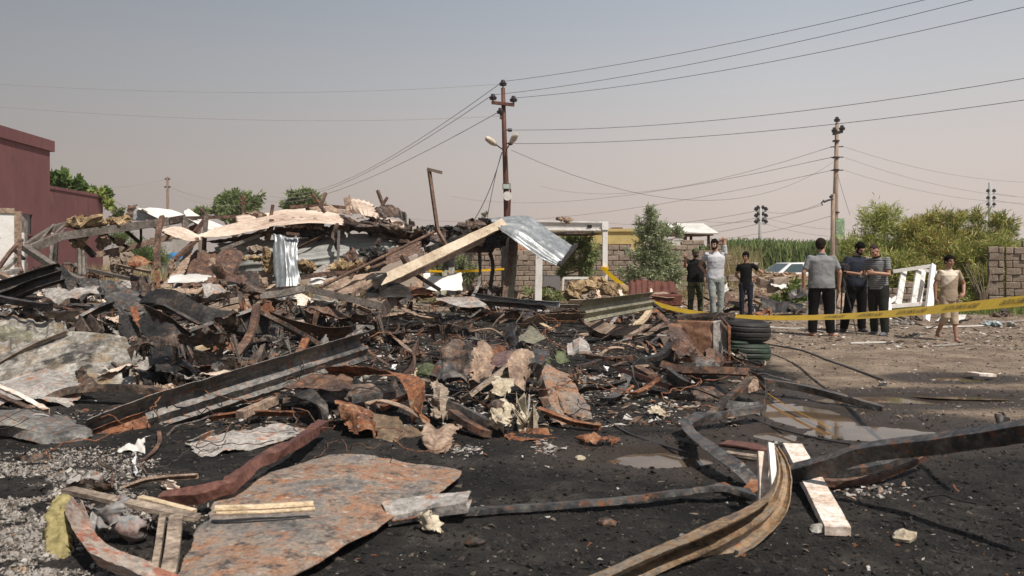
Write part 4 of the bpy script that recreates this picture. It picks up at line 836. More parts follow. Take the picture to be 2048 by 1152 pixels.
# dry grass
def grass(name, n, f, h, pal, seed, w_=.008):
    rg = np.random.RandomState(seed); x, y = f(rg, n); n = len(x); z = gz(x, y); hh = h*(.4+rg.rand(n)); th = rg.rand(n)*6.28; ln = rg.randn(n, 2)*.25*hh[:, None]
    c = np.cos(th)*w_; s = np.sin(th)*w_
    vs = np.stack([np.stack([x-c, y-s, z], 1), np.stack([x+c, y+s, z], 1), np.stack([x+ln[:, 0], y+ln[:, 1], z+hh], 1)], 1).reshape(-1, 3)
    pc = np.array(pal)[rg.randint(0, len(pal), n)]*(.7+.6*rg.rand(n, 1))
    tag(mobj(name, vs, np.arange(n)[:, None]*3+np.arange(3)[None], m_leaf, cols=pc[:, None].repeat(3, 1).reshape(-1, 3), recenter=False), kind='stuff')
dry = [(.42, .32, .18), (.52, .42, .26), (.33, .24, .13), (.28, .27, .12)]
grass('dry_grass', 8000, lambda rg, n: (-14+rg.rand(n)*9.5, 24.5+rg.rand(n)*6), .38, dry, 1, .012)
grass('dry_grass', 2600, lambda rg, n: (7.1+rg.randn(n)*.35, 27.8+rg.randn(n)*.5), .9, [(.55, .45, .28), (.45, .36, .2), (.3, .3, .13)], 2, .012)
grass('green_grass', 5000, lambda rg, n: (10.2+rg.rand(n)*2.8, 20.2+rg.randn(n)*.35), .2, [(.22, .28, .08), (.30, .33, .12), (.15, .2, .06)], 3)
grass('green_grass', 2500, lambda rg, n: (9.4+rg.rand(n)*1.2, 20.9+rg.randn(n)*.4), .22, [(.22, .28, .08), (.30, .33, .12)], 4)
grass('wall_foot_weeds', 3000, lambda rg, n: (-3+rg.rand(n)*9, 26.5+rg.randn(n)*.3), .25, dry+[(.2, .27, .09)], 5, .01)
# ================================================================ WRECKAGE, hand placed
def S(name, label, cat, mt, rows, **k): return sheet(name, rows, mt, label, cat, **k)
def B(name, label, cat, mt, path, **k): return beam(name, path, mt, label, cat, **k)
PI = math.pi
def P(p):
    px, py, q = p
    if q >= 1.3: return D(px, py, q)
    v = D(px, py, (CH-q)*F/(py-HY)); g_ = 0.0
    for _ in range(4):                                  # stand it on the uneven ground
        g_ = .5*g_+.5*max(0.0, min(.5, gzz(v.x, v.y))); v = D(px, py, (CH-q-g_)*F/(py-HY))
    return v
# ---- foreground right
B('curved_guard_beam', 'long ribbed rusty beam curling upward at its far end in the foreground', 'steel beam', mat('ochre rusted beam', [(.06, .045, .035), (.17, .12, .08), (.34, .22, .12), (.22, .2, .17), (.42, .30, .19)], 5, .6, .2, .5, [((.36, .15, .06), .38), ((.08, .075, .075), .36)], stretch=(1, 1, 2)),
  [(1120, 1230, 3.5), (1290, 1152, 3.72), (1420, 1092, 3.95), (1500, 1052, 4.12), (1548, 1012, 4.3), (1566, 965, 4.42), (1563, 922, 4.55), (1549, 893, 4.7)],
  prof='W', w=.085, h=.185, rolls=[.15, .2, .1, .2, .5, 1.1, 1.4, 1.5], n=90, dent=.012, thick=.006, scales=[1, 1, 1, .9, .68, .42, .30, .22])
B('white_channel', 'cream painted channel standing behind the bend of the ribbed beam', 'metal channel', m_pinkw, [(1534, 1010, 4.5), (1534, 960, 4.55), (1531, 905, 4.62)], prof='cap', w=.085, h=.03, up=(0, 1, 0), rolls=[PI, PI], dent=.003)
B('white_strip', 'narrow pale grey strip standing beside the cream channel', 'metal strip', m_cleanw, [(1549, 985, 4.42), (1545, 930, 4.5), (1541, 888, 4.6)], prof='cap', w=.028, h=.02, up=(0, 1, 0), rolls=[PI, PI], dent=.003)
B('scorched_plank', 'white scorched plank lying under the long dark angle bar', 'plank', m_pinkw, [(1585, 893, .10), (1622, 960, .06), (1676, 1062, .03)], prof='box', w=.125, h=.045, dent=.006, n=40)
B('long_angle_bar', 'long dark angle bar rising to the right edge of the foreground', 'angle bar', m_slate, [(1572, 950, 5.15), (1660, 928, 4.95), (1735, 905, 4.8), (1900, 884, 4.45), (2060, 860, 4.1), (2250, 838, 3.75)], prof='Lr', w=.075, h=.085, rolls=[-.45, -.3, -.4, -.35], thick=.006, dent=.007)
B('curved_channel', 'upper of two curved burnt strips below the long angle bar', 'steel channel', m_slate, [(1615, 945, .10), (1690, 944, .12), (1770, 930, .13), (1845, 900, .17)], prof='Lr', w=.035, h=.045, rolls=[-.2, -.3], dent=.012)
B('curved_channel', 'lower of two curved burnt strips below the long angle bar', 'steel channel', m_brown, [(1620, 963, .03), (1700, 965, .03), (1770, 950, .05), (1852, 912, .10)], prof='Lr', w=.03, h=.04, rolls=[-.2, -.3], dent=.012)
B('flat_steel_strip', 'thin flat grey strip lying straight across the black ground', 'metal strip', m_slate, [(925, 1024, .03), (1060, 1016, .03), (1230, 1003, .04), (1380, 983, .06), (1440, 975, .09), (1505, 990, .03)], prof='Lr', w=.07, h=.03, rolls=[.1, .15, .3, -.3], dent=.010, smooth=False)
B('bent_steel_ribbon', 'kinked grey steel ribbon folding back on itself behind the white plank', 'metal strip', m_slate, [(1508, 975, .02), (1470, 935, .10), (1425, 905, .12), (1378, 868, .06), (1368, 850, .08), (1400, 835, .10), (1460, 828, .10), (1522, 815, .12)], prof='Lr', w=.10, h=.05, rolls=[.2, .3, .1, -.3, -.2, .2, 0], smooth=False, dent=.012, n=60)
B('rusty_corner_strip', 'torn rusty tip at the meeting of the ribbon and the flat strip', 'metal strip', m_rust, [(1440, 965, .05), (1490, 985, .04), (1515, 960, .09)], prof='flat', w=.08, dent=.02)
# debris fragment group foreground right
for i, (px, py, s_, m_, l_) in enumerate([(1213, 1050, .05, m_char, 'brown lump of clinker in the black foreground'), (1640, 1065, .055, m_white, 'flat pale stone left of the white plank end'), (1810, 1080, .06, m_tancl, 'fibrous tan scrap in the right foreground'), (950, 1090, .05, m_char, 'dark lump in the middle foreground'), (1160, 920, .04, m_tancl, 'small tan crumb on the black ground')]):
    c_ = P((px, py, 0)); mb = MB(); mb.ell((c_.x, c_.y, c_.z+s_*.25), (s_*1.0, s_*.8, s_*.5), 9, 6)
    v = np.array(mb.v); v += .5*s_*np.stack([fbm(v[:, 0]*40, v[:, 2]*40+v[:, 1]*33, 3+i+k_, 2) for k_ in range(3)], 1); mb.v = v.tolist(); tag(mb.build('stone' if i != 2 else 'fibre_scrap', m_), l_, 'stone' if i != 2 else 'scrap')
# ---- foreground centre: big plate and neighbours
S('large_rusted_plate', 'large flat grey and orange rusted plate in the middle of the foreground', 'steel plate', m_plate,
  [[(655, 897, .10), (720, 895, .13), (800, 906, .11), (870, 917, .09), (934, 930, .09)],
   [(520, 940, .08), (625, 945, .10), (725, 952, .10), (820, 966, .09), (880, 974, .10)],
   [(428, 985, .11), (540, 1000, .11), (650, 1012, .10), (740, 1030, .09), (792, 1022, .09)],
   [(378, 1050, .12), (470, 1075, .12), (560, 1085, .12), (640, 1088, .11), (705, 1075, .09)],
   [(335, 1190, .12), (400, 1200, .12), (470, 1200, .12), (520, 1185, .11), (572, 1155, .09)]], crumple=.011, folds=14, jag=.03, wob=.008, thick=.006, nmax=230, cell=.007, smooth=False, tear=.05, flat=False)
B('tilted_tray', 'short grey channel tray lying at the right edge of the large plate', 'steel channel', m_grplate, [(770, 1028, .05), (850, 1014, .07), (938, 1003, .10)], prof='C', w=.17, h=.05, rolls=[-.2, -.1], dent=.008)
B('rusty_edge_strip', 'orange edged strip below the channel tray', 'metal strip', m_rust, [(762, 1043, .02), (800, 1042, .03), (842, 1032, .04)], prof='flat', w=.07, rolls=[.4, .4], dent=.008)
S('pink_rag', 'pinkish burnt rag hanging off the channel tray', 'rag', m_tancl, [[(832, 1022, .10), (858, 1018, .12), (882, 1020, .10)], [(826, 1044, .04), (858, 1048, .05), (890, 1044, .05)], [(848, 1056, .02), (866, 1064, .02), (888, 1070, .01)]], crumple=.03, jag=.2, folds=9)
B('split_bamboo_pole', 'upper pale split pole lying on the large plate', 'stick', m_lwood, [(430, 1018, .155), (520, 1015, .155), (626, 1009, .15)], prof='tube', w=.045, h=.035, dent=.006)
B('split_bamboo_pole', 'lower thinner pale pole lying on the large plate', 'stick', m_lwood, [(434, 1027, .14), (530, 1024, .14), (629, 1018, .135)], prof='tube', w=.022, h=.02, dent=.004)
S('grey_rust_plate', 'small ash grey plate lying behind the large plate at left', 'steel plate', m_grplate, [[(395, 885, .05), (470, 850, .07), (560, 842, .08), (618, 856, .07)], [(360, 888, .02), (440, 880, .04), (530, 872, .05), (600, 866, .05)], [(395, 912, .01), (440, 910, .02), (520, 893, .02), (600, 872, .02)]], crumple=.012, jag=.05)
B('twisted_maroon_strip', 'maroon twisted channel running from the ash pile to behind the large plate', 'twisted steel strip', m_red, [(322, 998, .08), (400, 990, .12), (455, 972, .15), (500, 935, .16), (550, 905, .16), (590, 890, .14), (645, 848, .12)], prof='Lr', w=.075, h=.06, rolls=[-.2, -.4, -.1, .6, -.3, .3, -.2], dent=.022, n=70, smooth=False)
# ---- foreground left
S('foam_slab', 'olive yellow foam slab standing upright in the white ash', 'foam slab', m_foam, [[(112, 990, 4.3), (128, 988, 4.32), (144, 991, 4.3)], [(92, 1040, 4.12), (115, 1040, 4.15), (143, 1036, 4.14)], [(90, 1090, 4.0), (112, 1088, 4.02), (140, 1090, 4.0)], [(78, 1200, 3.75), (105, 1200, 3.77), (136, 1200, 3.75)]], thick=.05, crumple=.012, folds=10, jag=.03)
B('red_banded_channel', 'red and cream banded channel in the lower left corner', 'steel channel', mat('banded casing', [(.30, .08, .04), (.40, .37, .32), (.34, .10, .05), (.46, .42, .36)], 3, .7, .1, .3, [((.08, .05, .04), .35)], stretch=(.6, .6, 5)), [(148, 1008, .16), (165, 1055, .13), (205, 1105, .10), (290, 1145, .08), (390, 1190, .06)], prof='U', w=.05, h=.065, rolls=[.5, .9, 1.2, 1.2, 1.2], dent=.015)
B('broken_plank', 'long charred plank lying across the white ash', 'plank', m_wood, [(135, 980, .10), (230, 1000, .12), (320, 1020, .14), (395, 1035, .12)], prof='box', w=.07, h=.022, dent=.006)
B('broken_plank', 'short pale splintered plank beside the long charred plank', 'plank', m_lwood, [(280, 996, .14), (335, 1010, .14), (388, 1024, .13)], prof='box', w=.04, h=.022, dent=.005)
B('charred_post', 'left one of two short charred posts beside the large plate', 'post', m_wood, [(326, 1034, .12), (318, 1090, .06), (308, 1150, .03)], prof='box', w=.03, h=.05, dent=.004)
B('charred_post', 'right wider one of two short charred posts beside the large plate', 'post', m_wood, [(352, 1036, .12), (346, 1095, .09), (336, 1160, .06)], prof='box', w=.062, h=.05, dent=.006)
S('crumpled_cloth', 'reddish grey crumpled cloth in the white ash', 'cloth', m_cloth, [[(148, 1003, .12), (205, 1000, .15), (275, 1010, .16)], [(170, 1028, .08), (215, 1040, .05), (285, 1040, .12)], [(200, 1062, .03), (240, 1078, .05), (292, 1058, .03)]], crumple=.035, folds=16, jag=.15, cell=.009, flat=False)
S('grey_blanket_scrap', 'grey felt scrap half buried in the ash', 'cloth', m_grplate, [[(120, 948, .05), (180, 935, .13), (240, 940, .06)], [(115, 968, .03), (170, 958, .12), (225, 965, .05)]], crumple=.04, jag=.15)
S('charred_sheet_fold', 'dark folded sheet behind the long charred plank', 'metal sheet', m_char, [[(150, 960, .10), (190, 950, .15), (225, 955, .12)], [(140, 980, .03), (180, 985, .05), (230, 975, .04)]], crumple=.05, jag=.2)
S('white_tile', 'small white corner of board under the rusty end of the long ribbed beam', 'board', m_cleanw, [[(255, 885, .06), (290, 874, .08)], [(228, 902, .02), (290, 904, .02)]], crumple=.01)
B('bent_reinforcing_bar', 'short bent rusty bar left of the grey plate', 'metal bar', m_brown, [(318, 862, .05), (318, 885, .03), (300, 910, .02), (275, 924, .01)], prof='flat', w=.03, dent=.01)
S('shell_scrap', 'tan curved shard on the ash beside the maroon strip', 'scrap', m_pinkw, [[(310, 955, .06), (340, 958, .08)], [(325, 975, .03), (365, 980, .02)]], crumple=.02, jag=.2)
for i, (px, py, w_, h_, l_) in enumerate([(268, 1108, 34, 5, 'white paper sheet in the ash beside the red channel'), (272, 935, 5, 22, 'curled white paper strip beside the bent bar'), (1775, 768, 22, 5, 'crumpled white paper beside the puddle'), (1215, 737, 12, 7, 'white paper scrap right of the reddish sheet'), (1086, 632, 14, 9, 'white crumpled paper in the middle debris'), (790, 733, 12, 8, 'white cup shaped scrap behind the orange hoop'), (735, 790, 14, 4, 'white paper inside the dark hollow of the orange hoop'), (838, 765, 12, 6, 'white scrap right of the orange hoop')]):
    S('paper_scrap', l_, 'paper', m_paper, [[(px-w_*.8, py-h_, .08), (px+w_*.2, py-h_*1.4, .10)], [(px-w_, py+h_*.5, .02), (px, py+h_, .03), (px+w_, py+h_*.3, .02)][:2]], crumple=.03, folds=5, jag=.15)
# ---- left: big panels
S('large_burnt_panel', 'large pale ribbed panel with black scorch clouds leaning at the left', 'cladding panel', m_white,
  [[(-70, 745, 9.6), (30, 700, 9.9), (145, 662, 10.1), (215, 668, 9.9), (252, 672, 9.8)], [(-70, 790, 9.1), (30, 750, 9.3), (140, 715, 9.5), (230, 715, 9.4), (300, 742, 9.2)], [(-70, 835, 8.5), (30, 815, 8.6), (150, 790, 8.7), (250, 785, 8.7), (305, 800, 8.6)]],
  crumple=.03, ribs=('v', .22, .02), jag=.03, folds=5, tear=.05)
S('large_burnt_panel', 'lower ash stained panel lying in front of the large pale ribbed panel', 'cladding panel', m_grplate, [[(-60, 770, 9.0), (60, 745, 9.0), (148, 742, 8.9)], [(-60, 800, 8.4), (60, 790, 8.3), (165, 775, 8.3)], [(-60, 850, 7.9), (60, 835, 7.9), (180, 830, 7.8)]], crumple=.04, jag=.06)
S('curled_dark_flap', 'small brown curled flap standing against the large pale panel', 'metal sheet', m_char, [[(150, 752, 8.5), (165, 732, 8.5)], [(160, 775, 8.2), (200, 772, 8.3)]], crumple=.03)
S('crumpled_white_cladding', 'crumpled white cladding with rust brown stains at the left edge', 'cladding panel', m_white, [[(-40, 615, 11.5), (25, 600, 11.8), (75, 608, 11.8), (130, 615, 11.6), (160, 640, 11.4)], [(-40, 660, 11.0), (20, 655, 11.1), (70, 655, 11.1), (120, 665, 10.9), (165, 670, 10.8)], [(-40, 705, 10.6), (20, 695, 10.7), (70, 700, 10.6), (120, 705, 10.4), (150, 695, 10.4)]], crumple=.08, ribs=('u', .26, .04), folds=10, jag=.06)
S('dark_flap', 'dark flap folded over the bottom of the crumpled white cladding', 'metal sheet', m_olive, [[(-30, 655, 10.6), (30, 662, 10.6), (65, 668, 10.6)], [(-30, 690, 10.4), (30, 692, 10.3), (68, 690, 10.4)]], crumple=.05)
B('panel_edge_bar', 'tan edge bar along the upper border of the large pale panel', 'metal bar', m_wood, [(-40, 752, 9.4), (50, 700, 9.7), (135, 664, 9.9)], prof='L', w=.05, h=.05, dent=.01)
B('long_ribbed_beam', 'long grey ribbed beam with a rusty lower end crossing the middle of the wreckage', 'steel beam', m_beam,
  [(185, 882, 6.75), (300, 835, 7.1), (440, 790, 7.5), (560, 752, 7.95), (650, 722, 8.4), (735, 695, 8.9)], prof='W', w=.13, h=.27, rolls=[.75, .7, .75, .65, .5], dent=.014, n=90, thick=.006)
B('rusty_beam_end', 'orange rusted end piece at the lower left end of the long ribbed beam', 'steel beam', m_rust, [(183, 886, 6.68), (230, 866, 6.8), (300, 842, 7.02)], prof='L', w=.05, h=.17, rolls=[.5, .5], dent=.02)
S('torn_duct', 'grey buckled duct sheet pinched at its right end in the left foreground', 'duct', m_beam, [[(-90, 818, 7.0), (0, 816, 7.05), (70, 822, 7.0), (130, 828, 7.0), (152, 842, 6.95)], [(-90, 850, 6.5), (0, 846, 6.5), (80, 850, 6.5), (140, 852, 6.55), (172, 856, 6.7)], [(-90, 892, 6.45), (0, 872, 6.6), (70, 888, 6.4), (135, 892, 6.45), (198, 872, 6.6)]], crumple=.03, folds=8, smooth=True, jag=.06)
B('arched_rail', 'thin arched rail in front of the large pale panels', 'rail', m_char, [(78, 808, 8.0), (130, 785, 8.1), (200, 776, 8.1), (290, 780, 8.0), (360, 795, 7.9), (420, 800, 7.9)], prof='cap', w=.10, h=.07, dent=.012, rolls=[.3, .1, -.2])
B('rusted_angle', 'reddish angle lying at the far left behind the torn duct', 'angle bar', m_pinkw, [(-20, 770, 8.1), (40, 795, 7.8), (92, 825, 7.5)], prof='L', w=.06, h=.05, dent=.02)
B('rusted_angle', 'second reddish angle below the first at the far left', 'angle bar', m_brown, [(-30, 785, 7.9), (30, 808, 7.6), (60, 822, 7.4)], prof='L', w=.06, h=.05, dent=.02)
S('dark_brown_sheet', 'dark brown sheet below the arched rail', 'metal sheet', m_char, [[(145, 800, 7.8), (220, 790, 8.0), (290, 795, 7.9)], [(150, 840, 7.2), (215, 845, 7.2), (275, 832, 7.3)]], crumple=.06, folds=9)
# dark tangle at left, from front to back
def dark(n, label, pts, **k): return B(n, label, 'steel beam', k.pop('m', m_char), pts, **k)
S('humped_dark_sheet', 'large smooth dark sheet humped up in the left wreckage', 'metal sheet', m_slate, [[(195, 560, 11.8), (222, 552, 11.9), (262, 582, 12.0)], [(205, 590, 11.3), (250, 590, 11.3), (300, 600, 11.4)], [(232, 618, 10.9), (270, 612, 10.9), (322, 600, 11.0)]], crumple=.04, folds=4)
S('dark_hanging_sheet', 'black sheet hanging below the humped dark sheet', 'metal sheet', m_dark, [[(235, 612, 10.9), (270, 620, 10.9), (300, 612, 11.0)], [(238, 660, 10.6), (262, 670, 10.5), (285, 660, 10.7)], [(250, 705, 10.3), (270, 715, 10.2), (300, 730, 10.2)]], crumple=.06)
S('rust_tongue', 'narrow orange tongue of sheet below the humped dark sheet', 'metal sheet', m_rust, [[(258, 612, 10.8), (275, 610, 10.8)], [(265, 640, 10.6), (283, 645, 10.6)], [(278, 652, 10.5), (288, 656, 10.5)]], crumple=.02)
S('crumpled_black_drum', 'black crumpled casing left of the brown curled sheet', 'crumpled casing', m_slate, [[(160, 570, 12.6), (190, 562, 12.8), (205, 575, 12.7)], [(155, 600, 12.2), (185, 595, 12.1), (215, 600, 12.2)]], crumple=.07, folds=10)
S('crumpled_black_casing', 'tall crumpled black casing with a rusty crown behind the humped sheet', 'crumpled casing', m_char, [[(262, 545, 13), (285, 530, 13.2), (303, 548, 13)], [(250, 575, 12.6), (280, 570, 12.4), (310, 575, 12.7)], [(245, 600, 12.4), (290, 595, 12.1), (330, 605, 12.4)]], crumple=.10, folds=12)
S('rusty_crown_sheet', 'orange curled sheet on top of the crumpled black casing', 'metal sheet', m_rust, [[(262, 545, 12.9), (278, 531, 13.1), (300, 538, 13)], [(268, 552, 12.7), (285, 548, 12.7), (302, 552, 12.8)]], crumple=.05)
dark('swooping_beam', 'broad black beam swooping down through the left wreckage', [(295, 600, 11.2), (340, 600, 11), (400, 630, 10.8), (470, 645, 10.8), (540, 650, 10.8)], m=m_dark, prof='C', w=.12, h=.24, rolls=[.9, .5, .2], dent=.03)
dark('swooping_beam', 'second dark beam sloping under the broad swooping beam', [(285, 625, 10.8), (340, 650, 10.5), (380, 680, 10.2), (425, 700, 10.0)], prof='L', w=.18, h=.12, rolls=[.9, .7], dent=.02)
dark('swooping_beam', 'thin curved rail between the two dark swooping beams', [(290, 618, 10.9), (320, 608, 10.9), (350, 620, 10.8), (400, 648, 10.6)], prof='flat', w=.08, dent=.02, m=m_slate)
dark('sloping_channel', 'black channel sloping down left of the orange scrap', [(295, 640, 10.4), (330, 700, 9.9), (370, 740, 9.4), (410, 765, 9.1)], prof='U', w=.16, h=.16, rolls=[.7, .4], m=m_dark, dent=.02)
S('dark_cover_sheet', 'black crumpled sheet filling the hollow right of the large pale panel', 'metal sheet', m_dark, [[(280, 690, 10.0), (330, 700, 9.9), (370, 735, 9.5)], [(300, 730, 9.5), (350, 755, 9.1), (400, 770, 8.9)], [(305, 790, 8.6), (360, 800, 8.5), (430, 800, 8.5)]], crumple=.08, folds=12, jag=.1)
dark('flat_bar', 'flat bar leaning left from the joint above the curved brown bar', [(382, 665, 10.5), (440, 645, 10.6), (515, 620, 10.8)], m=m_slate, prof='box', w=.12, h=.045, rolls=[.6, .6], dent=.008)
dark('curved_brown_bar', 'curved brown bar with an orange tip hanging from the joint', [(513, 612, 10.7), (508, 645, 10.45), (495, 680, 10.1), (468, 712, 9.8)], m=m_brown, prof='cap', w=.09, h=.05, up=(0, 1, 0), rolls=[PI, PI], dent=.01)
dark('flat_bar', 'long flat bar running right from the joint down to the ribbed beam', [(520, 625, 10.8), (580, 655, 10.4), (640, 690, 9.9), (655, 705, 9.7)], m=m_char, prof='box', w=.13, h=.05, rolls=[.6, .7], dent=.008)
dark('curved_plate_strip', 'long curved plate strip ending behind the ribbed beam', [(545, 632, 11.2), (600, 652, 11), (660, 664, 10.9), (706, 660, 10.9)], m=m_brown, prof='flat', w=.26, rolls=[.7, .5], dent=.02)
dark('rusty_short_bar', 'short orange edged bar leaning below the long flat bar', [(612, 678, 9.9), (600, 705, 9.6), (585, 735, 9.3)], m=m_rust, prof='cap', w=.08, h=.03, up=(0, 1, 0), rolls=[PI, PI])
S('leaf_shaped_fin', 'grey spread fins at the upper end of the ribbed beam', 'metal sheet', m_slate, [[(648, 700, 9.6), (690, 672, 9.9), (735, 650, 10.1)], [(650, 722, 9.3), (700, 700, 9.5), (742, 682, 9.6)]], crumple=.06, ribs=('v', .12, .02), folds=6, jag=.15)
S('small_burnt_plate', 'small spotted plate standing above the ribbed beam', 'metal sheet', m_white, [[(635, 680, 9.9), (652, 664, 10)], [(645, 700, 9.7), (664, 690, 9.8)]], crumple=.02)
S('orange_scrap', 'orange curled scrap beside the pale timber in the left wreckage', 'metal sheet', m_rust, [[(425, 690, 9.9), (450, 680, 10), (475, 678, 10)], [(420, 700, 9.7), (450, 695, 9.7), (475, 697, 9.7)]], crumple=.04, folds=8)
B('pale_timber', 'pale topped timber lying left of the orange scrap', 'timber', m_lwood, [(345, 708, 9.8), (380, 702, 9.8), (418, 692, 9.9)], prof='box', w=.07, h=.06, dent=.006)
dark('cupped_sheet', 'dark cup shaped casing in front of the curved brown bar', [(510, 715, 9.4), (525, 722, 9.4), (545, 715, 9.4)], prof='U', w=.3, h=.2, rolls=[.3, .8], dent=.05)
dark('long_low_rail', 'long low rail lying behind the ribbed beam with red patches', [(400, 738, 9.2), (470, 735, 9.2), (530, 742, 9.1)], m=m_red, prof='L', w=.09, h=.07, dent=.02)
dark('long_low_rail', 'upper grey rail lying behind the ribbed beam', [(400, 725, 9.6), (470, 720, 9.7), (530, 728, 9.5)], m=m_slate, prof='L', w=.12, h=.05, dent=.02)
B('charred_rib', 'y shaped charred rib in front of the left dark hollow', 'metal bar', m_brown, [(325, 700, 9.4), (360, 730, 8.9), (385, 745, 8.7), (398, 775, 8.4)], prof='flat', w=.11, dent=.03, rolls=[.3, 1.2])
B('charred_rib', 'short cross bar over the wide shadowed gap at far left', 'metal bar', m_slate, [(150, 642, 10.9), (190, 622, 11.1), (230, 606, 11.2)], prof='box', w=.13, h=.04, rolls=[.7, .7], dent=.01)
B('charred_rib', 'left of two dark slats below the short cross bar', 'metal bar', m_char, [(155, 640, 10.9), (175, 672, 10.6)], prof='box', w=.14, h=.03, up=(0, 1, 0), dent=.01)
B('charred_rib', 'right of two dark slats below the short cross bar', 'metal bar', m_char, [(176, 636, 10.9), (200, 668, 10.6)], prof='box', w=.13, h=.03, up=(0, 1, 0), dent=.01)
S('ashy_flat_sheet', 'ashy flat sheet above the short cross bar', 'metal sheet', m_grplate, [[(75, 610, 11.9), (150, 605, 12), (215, 602, 12)], [(90, 620, 11.5), (150, 622, 11.5), (200, 622, 11.5)]], crumple=.03)
B('rusty_lath', 'orange lath crossing the ashy flat sheet', 'metal bar', m_rust, [(100, 597, 12), (120, 608, 11.7), (140, 620, 11.4)], prof='flat', w=.08, rolls=[.5, .5])
S('holed_cream_plate', 'cream plate with a hole lying in the left wreckage', 'metal plate', m_cream, [[(72, 575, 12.8), (85, 572, 12.9), (118, 588, 12.8)], [(80, 590, 12.4), (100, 596, 12.4), (108, 596, 12.4)]], crumple=.02)
dark('broad_black_beam', 'broad black beam rising from the left edge to a peak', [(-60, 592, 12.6), (20, 572, 12.8), (80, 552, 13), (122, 541, 13.1)], m=m_dark, prof='Cc', w=.14, h=.2, rolls=[.4, .4], dent=.015)
dark('broad_black_beam', 'second black beam below the broad beam at left', [(-50, 615, 12.2), (20, 592, 12.4), (70, 570, 12.5), (126, 552, 12.7)], m=m_dark, prof='Cc', w=.14, h=.14, rolls=[.4, .4], dent=.015)
dark('broad_black_beam', 'short black beam falling right from the peak at left', [(118, 542, 13), (135, 565, 12.8), (150, 598, 12.4)], m=m_dark, prof='box', w=.14, h=.14, dent=.02)
dark('broad_black_beam', 'long low black beam below the peak ending at the white cladding', [(-50, 588, 11.8), (30, 605, 11.6), (100, 615, 11.5)], m=m_slate, prof='L', w=.12, h=.1, dent=.02)
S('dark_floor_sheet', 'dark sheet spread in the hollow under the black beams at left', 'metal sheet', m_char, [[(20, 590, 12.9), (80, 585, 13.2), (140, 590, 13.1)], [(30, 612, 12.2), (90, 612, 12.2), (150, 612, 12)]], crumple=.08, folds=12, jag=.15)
# ---- centre foreground heap: hoop, casings, tan fabric
B('orange_hoop_strip', 'wide rusty strip curling over into a hoop left of centre', 'curled steel strip', m_rust, [(660, 748, 7.9), (700, 742, 7.75), (760, 742, 7.6), (800, 748, 7.4), (826, 766, 7.2), (836, 800, 7.0), (833, 838, 6.85)], prof='flat', w=.17, rolls=[.8, .7, .4, .1, -.3, -.8, -1.0], dent=.03, n=80)
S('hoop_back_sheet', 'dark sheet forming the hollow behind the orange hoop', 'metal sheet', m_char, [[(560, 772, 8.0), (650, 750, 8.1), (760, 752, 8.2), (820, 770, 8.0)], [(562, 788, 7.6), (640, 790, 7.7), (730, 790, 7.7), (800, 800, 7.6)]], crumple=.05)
S('flat_brown_tray', 'brown tray like sheet under the ribbed beam', 'metal sheet', m_brown, [[(600, 765, 7.9), (670, 758, 8.0), (720, 756, 8.0)], [(565, 786, 7.5), (630, 792, 7.4), (700, 790, 7.5)]], crumple=.02)
S('crumpled_orange_casing', 'bright orange crumpled casing in front of the hoop', 'crumpled casing', m_rust, [[(668, 798, 7.1), (700, 792, 7.2), (745, 812, 7.2), (770, 822, 7.1)], [(680, 830, 6.75), (712, 825, 6.7), (745, 840, 6.75), (765, 850, 6.8)], [(695, 865, 6.55), (715, 870, 6.5), (738, 875, 6.5), (750, 880, 6.5)]], crumple=.09, folds=14)
S('brown_casing_panel', 'tall brown burnt casing panel standing right of the orange casing', 'casing panel', mat('brown glazed panel', [(.09, .06, .04), (.17, .12, .08), (.26, .19, .12), (.33, .26, .17)], 2, .55, .1, .25, [((.34, .12, .04), .35), ((.03, .025, .02), .33)]), [[(742, 815, 6.85), (800, 818, 6.8), (850, 845, 6.75)], [(741, 860, 6.55), (800, 862, 6.5), (862, 872, 6.5)], [(744, 898, 6.3), (800, 906, 6.25), (850, 905, 6.25)]], crumple=.02, folds=4, thick=.01)
B('tan_lip', 'tan folded lip along the top of the brown casing panel', 'steel strip', m_tanrust, [(735, 812, 6.9), (760, 804, 6.95), (810, 820, 6.85), (852, 848, 6.8)], prof='L', w=.08, h=.03, dent=.02)
S('casing_side_sheet', 'orange brown side sheet right of the brown casing panel', 'metal sheet', m_rust, [[(820, 822, 6.9), (855, 845, 6.85)], [(850, 870, 6.6), (876, 880, 6.6)], [(845, 900, 6.35), (872, 900, 6.4)]], crumple=.06)
S('folded_orange_shard', 'pale orange folded shard at the foot of the brown casing', 'metal shard', m_tanrust, [[(850, 862, 6.5), (890, 866, 6.5), (922, 872, 6.5)], [(836, 884, 6.2), (870, 890, 6.15), (908, 888, 6.25)], [(872, 908, 6.1), (885, 912, 6.05), (892, 914, 6.05)]], crumple=.03, folds=5)
B('black_split_casing', 'black split casing left of the bright orange casing', 'crumpled casing', m_dark, [(612, 802, 7.3), (625, 830, 7.0), (618, 860, 6.8)], prof='U', w=.2, h=.16, up=(0, 1, 0), rolls=[2.4, 3.4], dent=.05)
B('slate_lath', 'slate coloured lath lying behind the orange casing', 'metal bar', m_slate, [(700, 800, 7.4), (740, 793, 7.5), (790, 789, 7.5)], prof='box', w=.07, h=.06)
B('slate_lath', 'rust brown lath sloping behind the tan lip', 'metal bar', m_rust, [(765, 818, 7.2), (800, 802, 7.3), (820, 790, 7.3)], prof='L', w=.07, h=.05, dent=.02)
B('tan_lath', 'tan pieces of lath on black ground left of the orange casing', 'timber', m_tanrust, [(480, 830, 7.0), (515, 815, 7.2), (550, 800, 7.4)], prof='box', w=.08, h=.06, dent=.01)
